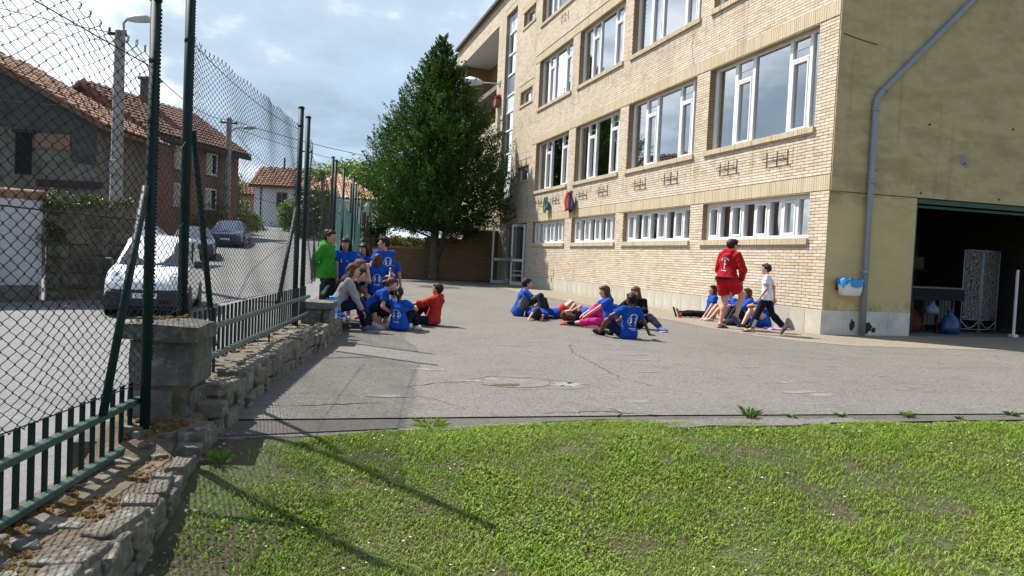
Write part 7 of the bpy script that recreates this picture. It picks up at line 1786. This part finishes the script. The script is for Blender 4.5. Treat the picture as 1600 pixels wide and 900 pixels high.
p = person('person with long brown hair and a pale grey sweater sitting on the wall', .69, 11.72, 1.5, 78, ('long', C_PALE), ('pants', C_NAVY), ('long', H_BROWN), S_FAIR, P=(0, 0, .37), s=(0, .42, .9), LA=(-.08, .44, .075), RA=(.07, .46, .075), kp=((-.1, .5, 1), (.1, .5, 1)), LW=(-.12, .42, .30), RW=(.14, .46, .17), ep=((-.5, -.5, -.3), (.5, -.5, 0)), lf=(.1, 1, -.2), hd=(0, .05, 1), shoes=('slate', 'slate'), group=GL)
p = person('dark haired person leaning behind the pale grey sweater', .80, 12.25, 1.45, 82, (T_, C_BLACK), ('pants', C_NAVY), ('bun', H_DARK), S_FAIR, P=(0, 0, .36), s=(0, .5, .86), LA=(-.08, .42, .075), RA=(.08, .42, .075), kp=((-.1, .5, 1), (.1, .5, 1)), LW=(-.08, .42, .40), RW=(.08, .42, .40), lf=(.1, 1, -.35), hd=(0, .2, 1), shoes=('black', 'black'), group=GL)
p = person('seated person in a black t-shirt laughing with a hand at the mouth', .92, 12.62, 1.52, 96, (T_, C_BLACK), ('shorts', C_NAVY, .5), ('long', H_LIGHT), S_FAIR, P=(0, 0, .40), s=(0, .34, .94), LA=(-.05, .46, .075), RA=(.07, .46, .075), kp=((-.1, .5, 1), (.1, .5, 1)), LW=(.0, .32, .50), RW=(.05, .33, .92), ep=((-.3, .1, -1), (.3, .4, -1)), lf=(.12, 1, -.05), hd=(0, 0, 1), shoes=('pink', 'pink'), group=GL, finger=.9)
pc = person('person crouching in a blue t-shirt and holding an upright crutch', 1.40, 12.05, 1.36, 84, (T_, B_, -.04), ('pants', C_NAVY, .62), ('pony', H_BROWN), S_FAIR, P=(0, -.22, .36), s=(.08, .72, .72), LA=(-.12, .06, .075), RA=(.14, -.06, .11), kp=((-.3, 1, .6), (.3, 1, .1)), LW=(-.05, .20, .30), RW=(.16, .20, .285), ep=((-.6, -.4, -.4), (.6, -.5, -.2)), lf=(.2, 1, -.3), hd=(0, .35, 1), toe=(None, (0, 1, -.3)), shoes=('white', 'palepink'), group=GL, finger=1.2); back_print(pc, .8)
p = person('person sitting on the ground with back turned and a dark ponytail', 1.66, 11.78, 1.30, 22, (T_, B_, -.07), ('pants', C_NAVY), ('pony', H_DARK), S_MID, **SITL, LW=(-.1, .34, .42), RW=(.12, .34, .42), lf=(-.5, 1, -.25), shoes=('white', 'white'), group=GL); back_print(p, 1.0, .2)
p = person('person in a coral red hoodie sitting with knees drawn up', 2.36, 12.72, 1.38, 282, ('hood', C_CORAL, -.06), ('pants', C_NAVY), ('short', H_DARK), S_MID, P=(0, 0, .10), s=(0, -.18, 1), LA=(.02, .34, .06), RA=(.10, .42, .075), kp=((-1, .3, .18), (.1, .3, 1)), LW=(-.14, .46, .26), RW=(.16, .46, .36), ep=((-.8, 0, -.4), (.8, 0, -.4)), lf=(.1, 1, -.15), toe=((.6, .8, 0), None), shoes=('navy', 'navy'), group=GL)
# crutch
e = empty('crutch', 'grey metal forearm crutch with a black cuff and handle held upright', 'crutch', (1.56, 12.12, 0), heading(90))
bt_, tp_ = Vector((-.06, -.10, .0)), Vector((.02, -.02, 1.02)); ax_ = (tp_-bt_)
b = MB(); b.tube([bt_+ax_*.03, bt_+ax_*.95], .0125, 8); b.obj('tube', M('crutch_alloy', (.55, .55, .56), .35, .05, 4, 0, metal=.4), e, True)
b = MB(); b.lathe([(.018, 0), (.022, .02), (.015, .05)], 10, Matrix.Translation(bt_)); b.obj('foot', M_cplas, e)
b = MB(); q = bt_+ax_*.76; b.tube([q, q+Vector((.06, -.02, .02)), q+Vector((.13, -.03, .025))], .016, 8); b.obj('handle', M_cplas, e)
b = MB(); q = bt_+ax_*.965; b.tube([q+Vector((.075*math.cos(a), .05*math.sin(a), .0)) for a in np.linspace(-2.4, 2.4, 12)], .018, 8); b.obj('cuff', M_cplas, e)
# bottle and cloth on the wall
e = empty('water_bottle', 'large light blue bottle with a clear base standing on the wall beside the pillar', 'bottle', (.585, 10.62, .24))
b = MB(); b.lathe([(.056, .10), (.060, .11), (.060, .27), (.052, .31), (.058, .315), (.056, .33), (.01, .332)], 18); b.obj('sleeve', M('sky_blue_neoprene', (.10, .40, .72), .7, .1, 9, .1), e, True)
b = MB(); b.lathe([(.052, 0), (.056, .01), (.055, .099), (.01, .10)], 18); b.obj('base', M('milky_plastic', (.45, .52, .58), .35, .05, 5, 0), e, True)
sack('folded_cloth', 'crumpled dark blue cloth lying on the wall behind the bottle', 'cloth', (.66, 11.0, .25), .12, .09, .09, C_BLUE, 8)
sack('lime_pouch', 'lime green pouch on the ground under the seated legs', 'bag', (1.27, 12.95, 0), .11, .08, .22, M('lime_nylon', (.20, .55, .04), .6, .1, 9, .2), 9)
# ---- middle group
p = person('dark haired person in a blue t-shirt sitting upright with grey trousers', 4.62, 15.2, 1.56, 78, (T_, B_, -.07), ('pants', C_GREY), ('short', H_BLACK), S_FAIR, P=(0, 0, .10), s=(0, .3, 1), LA=(-.08, .34, .075), RA=(.1, .20, .075), kp=((0, .6, 1), (.1, .5, 1)), LW=(-.06, .45, .32), RW=(.12, .42, .30), ep=((-1, -.2, -.3), (1, -.2, -.3)), lf=(.1, 1, -.1), hd=(0, 0, 1), shoes=('white', 'black'), group=GM)
p = person('person lying flat with hands under the head and knees raised', 4.62, 14.02, 1.5, 0, (T_, B_, -.06), ('pants', C_DGREY), ('short', H_BLACK), S_MID, P=(.10, .66, .10), s=(-.10, -1, .05), f=(0, 0, 1), lf=(0, .15, 1), hd=(-.08, -1, .1), LA=(.30, 1.06, .075), RA=(-.06, 1.02, .30), kp=((0, -.1, 1), (0, -.1, 1)), LW=(.13, .04, .05), RW=(-.11, .04, .05), ep=((1, -.25, -.05), (-1, -.25, -.05)), toe=((0, 1, 0), (.2, .5, 1)), shoes=('black', 'black'), group=GM)
p = person('person lying on the back in a blue t-shirt and red shorts', 5.2, 14.85, 1.45, 90, (T_, B_, -.02), ('shorts', C_RED, .6), ('long', H_DARK), S_FAIR, P=(0, .18, .10), s=(0, -1, .04), f=(0, 0, 1), lf=(0, .1, 1), hd=(0, -1, .1), LA=(-.1, .66, .075), RA=(.1, .68, .075), kp=((0, .1, 1), (0, .1, 1)), LW=(-.24, .0, .06), RW=(.24, .0, .06), ep=((-1, 0, -.1), (1, 0, -.1)), toe=((0, 1, 0), (0, 1, 0)), shoes=('white', 'white'), group=GM)
p = person('person lying with both hands over the face on the red towel', 5.03, 13.62, 1.42, 78, (T_, C_NAVY, -.04), ('shorts', C_NAVY, .7), ('long', H_BROWN), S_FAIR, P=(0, .66, .10), s=(0, -1, .03), f=(0, 0, 1), lf=(0, .1, 1), hd=(0, -1, .1), LA=(-.1, 1.2, .075), RA=(.1, 1.2, .075), kp=((0, .1, 1), (0, .1, 1)), LW=(-.05, .16, .25), RW=(.05, .18, .25), ep=((-.45, .5, 1), (.45, .55, 1)), toe=((0, 1, 0), (0, 1, 0)), hpalm=((.2, -1, 0), (-.2, -1, 0)), shoes=('navy', 'navy'), group=GM, z0=.012)
p = person('person in blue lying farthest back in the resting group', 6.0, 15.3, 1.4, 100, (T_, B_, -.06), ('pants', C_BLUE), ('short', H_DARK), S_MID, P=(0, .5, .10), s=(0, -1, .08), f=(.3, 0, 1), lf=(.6, .1, 1), hd=(0, -1, .2), LA=(-.1, 1.15, .075), RA=(.1, 1.1, .075), kp=((0, .1, 1), (0, .1, 1)), LW=(-.2, .4, .1), RW=(.24, .4, .06), toe=((0, 1, .4), (0, 1, .4)), shoes=('blue', 'blue'), group=GM)
p = person('person in hot pink trousers with long brown hair sitting and reaching for a shoe', 5.72, 12.95, 1.5, 268, (T_, B_, -.08), ('pants', C_PINK, .8), ('long', H_BROWN), S_FAIR, P=(0, 0, .10), s=(0, .16, 1), LA=(-.10, .62, .075), RA=(.10, .46, .10), kp=((-1, .3, .25), (.1, .3, 1)), LW=(-.16, .58, .13), RW=(.10, .50, .20), ep=((-.8, -.3, -.1), (.8, -.3, 0)), lf=(-.15, 1, -.3), hd=(0, .2, 1), shoes=('black', 'black'), group=GM)
p = person('person with auburn hair and a black top sitting behind the dark haired boy', 6.28, 13.0, 1.5, 212, ('long', C_BLACK), ('leggings', C_NAVY), ('long', H_AUB), S_FAIR, P=(0, 0, .10), s=(0, .06, 1), LA=(-.62, .34, .075), RA=(.18, .42, .075), kp=((-.4, .4, .8), (.2, .4, 1)), LW=(-.06, .30, .36), RW=(.1, .30, .36), ep=((-1, -.2, -.4), (1, -.2, -.4)), lf=(.15, 1, -.55), hd=(0, .25, 1), toe=((-.9, .4, .1), None), shoes=('blue', 'blue'), group=GM)
p = person('person in the foreground of the group sitting back turned and leaning on one hand', 5.24, 11.12, 1.40, 330, (T_, B_, -.09), ('shorts', C_NAVY, .85), ('short', H_BLACK), S_DARK, P=(0, 0, .10), s=(.04, -.10, 1), LA=(-.20, .50, .075), RA=(.02, .52, .075), kp=((-.5, .3, .55), (.1, .3, 1)), LW=(-.22, .30, .30), RW=(.40, -.12, .045), ep=((-1, 0, -.3), (.4, -1, .3)), lf=(-.25, 1, -.2), hpalm=(None, (.9, -.2, -.1)), toe=((-.4, .9, .25), (-.3, .9, .2)), shoes=('black', 'black'), group=GM, finger=.1); back_print(p, 1.15, .23)
def towel(name, label, pts, mat, th=.012, seed=1):
    R = random.Random(seed); n = 14; (ax0, ay0), (bx0, by0), (cx0, cy0), (dx0, dy0) = pts; V = []
    for j in range(n+1):
        for i in range(n+1):
            a, b = i/n, j/n; x = (1-a)*(1-b)*ax0+a*(1-b)*bx0+a*b*cx0+(1-a)*b*dx0; y = (1-a)*(1-b)*ay0+a*(1-b)*by0+a*b*cy0+(1-a)*b*dy0
            V.append((x+R.gauss(0, .006), y+R.gauss(0, .006), .010+.010*math.sin(x*21+seed)*math.sin(y*17)+R.uniform(0, .005)))
    F = [(j*(n+1)+i, j*(n+1)+i+1, (j+1)*(n+1)+i+1, (j+1)*(n+1)+i) for j in range(n) for i in range(n)]
    b = MB(); b.add(V, F); o = tag(b.obj(name, mat, None, True), label, 'towel'); s = o.modifiers.new('t', 'SOLIDIFY'); s.thickness = th; s.offset = 0; return o
towel('towel', 'red towel spread on the concrete under the lying person', [(4.86, 13.28), (5.95, 12.60), (6.3, 13.15), (5.15, 13.85)], C_RED, seed=2)
towel('towel', 'pink towel bunched beside the hot pink trousers', [(5.3, 13.0), (5.8, 12.7), (6.0, 13.0), (5.5, 13.3)], M('rose_towel', (.52, .13, .30), .95, .15, 12, .4, 80), .03, 5)
# ---- right group
p = person('teenager in a red hoodie and red shorts standing on one leg', 8.33, 13.25, 1.80, 52, ('hood', C_RED, -.03), ('shorts', C_RED, .66), ('short', H_DARK), S_FAIR, P=(0, 0, .79), s=(.02, .10, 1), LA=(-.06, -.02, .075), RA=(.12, .16, .22), kp=((0, 1, .1), (.05, 1, .3)), LW=(-.10, .20, .82), RW=(.16, .18, .80), ep=((-1, -.5, -.1), (1, -.6, -.2)), lf=(.35, 1, -.35), hd=(0, .15, 1), toe=(None, (.1, .75, -.65)), shoes=('flip_blue', 'flip_blue'), group=GR)
P_ = []; u = p['u']; R0 = random.Random(5)
for a in range(8): t = rad(150-17*a); P_.append([(math.cos(t)*.075*u+dx*u, math.sin(t)*.06*u+.03*u+dy*u) for dx, dy in ((-.008, -.014), (.007, -.014), (.008, .014), (-.007, .013))])
P_ += [[(-.016*u, .035*u), (.016*u, .035*u), (.02*u, .055*u), (0, .07*u), (-.02*u, .055*u)]]+rect(-.006*u, -.06*u, .006*u, .02*u)+rect(-.022*u, -.02*u, .022*u, -.008*u)+rect(-.01*u, -.085*u, .012*u, -.068*u)
for k in range(5): P_ += rect((-.055+k*.02)*u, -.125*u, (-.04+k*.02)*u, -.108*u)
decal(p, P_, p['P']+p['s']*.26*u, p['r'], p['s'], -p['f'])
b = MB(); hp_ = p['P']+p['s']*.0*u; ring = [hp_+(p['r']*math.cos(a)*.185+p['f']*math.sin(a)*.150)*u+p['s']*.02*u for a in np.linspace(0, 6.2832, 25)]
b.tube(ring[:-1]+[ring[0]], .019*u, 6, False); b.obj('waist_strap', C_BLACK, p['body'])
def glasses(i):
    b = MB(); u = i['u']
    for sd in (-1, 1):
        c = i['hc']+(i['lf']*.096+i['hr']*sd*.032+i['hd']*.010)*u; b.tube([c+(i['hr']*math.cos(a)*.026+i['hd']*math.sin(a)*.019)*u for a in np.linspace(0, 6.2832, 13)], .0035*u, 5, False)
        b.tube([c+i['hr']*sd*.026*u, i['hc']+(i['hr']*sd*.082+i['lf']*.0+i['hd']*.008)*u], .003*u, 5)
    b.obj('glasses', M_cplas, i['body'])
glasses(p)
p = person('child walking in a white t-shirt and dark track trousers with white stripes', 8.55, 12.22, 1.32, 292, (T_, C_WHITE, -.08), ('pants', C_NAVY, .95), ('short', H_DARK), S_FAIR, P=(0, 0, .79), s=(0, .03, 1), LA=(-.09, .27, .08), RA=(.10, -.36, .17), kp=((0, 1, .1), (0, 1, 0)), LW=(-.20, .12, .76), RW=(.22, -.14, .76), toe=((0, 1, 0), (0, .62, -.78)), lf=(.0, 1, -.08), shoes=('flip_navy', 'flip_navy'), group=GR)
for k_, a_, sd in ((p['kL'], p['aL'], -1),):
    d = unit(a_-k_); L = np.linalg.norm(a_-k_)
    for side in (-p['r']*.9-p['f']*.3,):
        rt = unit(np.cross(d, side)); P_ = []
        for q in (-.022, 0, .022): P_ += [[((q-.006)*1.0, -L*t1), ((q+.006)*1.0, -L*t1), ((q+.006), -L*t0), ((q-.006), -L*t0)] for t0, t1 in ((.45, .56), (.56, .68), (.68, .80), (.80, .92))]
        decal(p, P_, k_, rt, -d, unit(side), 'low', 'stripe')
WALLSIT = dict(P=(0, 0, .10), s=(0, -.14, 1), kp=((-.1, .3, 1), (.1, .3, 1)))
p = person('person in a blue t-shirt with bare knees sitting behind the red shorts', 9.52, 15.0, 1.45, 255, (T_, B_, -.06), ('shorts', C_DENIM, .5), ('short', H_BROWN), S_FAIR, **WALLSIT, LA=(-.08, .50, .075), RA=(.12, .48, .075), LW=(-.2, .2, .1), RW=(.2, .3, .2), lf=(.2, 1, -.35), shoes=('palepink', 'palepink'), group=GR); chest_print(p)
p = person('person with glasses and a blue hoodie looking at a phone against the wall', 9.50, 14.35, 1.5, 258, ('hood', C_BLUE, -.06), ('leggings', C_DGREY), ('long', H_BROWN), S_FAIR, **WALLSIT, LA=(-.10, .44, .075), RA=(.10, .40, .075), LW=(-.05, .30, .40), RW=(.06, .30, .40), ep=((-1, -.1, -.6), (1, -.1, -.6)), lf=(.15, 1, .05), hd=(0, -.05, 1), shoes=('black', 'pink'), group=GR, finger=.8); glasses(p)
ph = MB(); ph.cbox((-.035, -.005, -.065), (.035, .005, .065), .004, Matrix.Rotation(rad(-35), 4, 'X')); o = ph.obj('phone', M_cplas, None, False, (9.50-.36, 14.35+.01, .46)); o.rotation_euler = (0, 0, heading(258)); tag(o, 'small dark phone held by the person in the blue hoodie', 'phone')
p = person('person with dark curly hair and bare knees sitting behind the walking child', 9.46, 13.62, 1.5, 236, (T_, B_, -.06), ('shorts', C_BLUE, .6), ('curly', H_DARK), S_FAIR, **WALLSIT, LA=(-.14, .52, .075), RA=(.12, .46, .075), LW=(-.06, .34, .46), RW=(.08, .34, .46), ep=((-1, 0, -.4), (1, 0, -.4)), lf=(.5, 1, -.2), shoes=('black', 'navy'), group=GR)
p = person('person in black leggings with legs stretched out beyond the red hoodie', 9.50, 15.75, 1.5, 262, (T_, B_, -.06), ('leggings', C_BLACK), ('long', H_DARK), S_FAIR, P=(0, 0, .10), s=(0, -.14, 1), kp=((-.1, .1, 1), (.1, .1, 1)), LA=(.00, .80, .075), RA=(.26, .77, .09), LW=(-.2, .2, .1), RW=(.2, .1, .1), toe=((.1, .35, 1), (.2, .35, 1)), shoes=('red', 'black'), group=GR)
towel('towel', 'lilac towel hanging beside the curly haired person', [(9.3, 13.05), (9.75, 13.05), (9.75, 13.35), (9.3, 13.35)], M('lilac_cloth', (.45, .33, .50), .95, .1, 9, .3), .05, 7)
sack('backpack', 'dark rucksack slumped on the gravel between the seated children', 'bag', (9.0, 13.95, 0), .2, .14, .2, C_NAVY, 12)
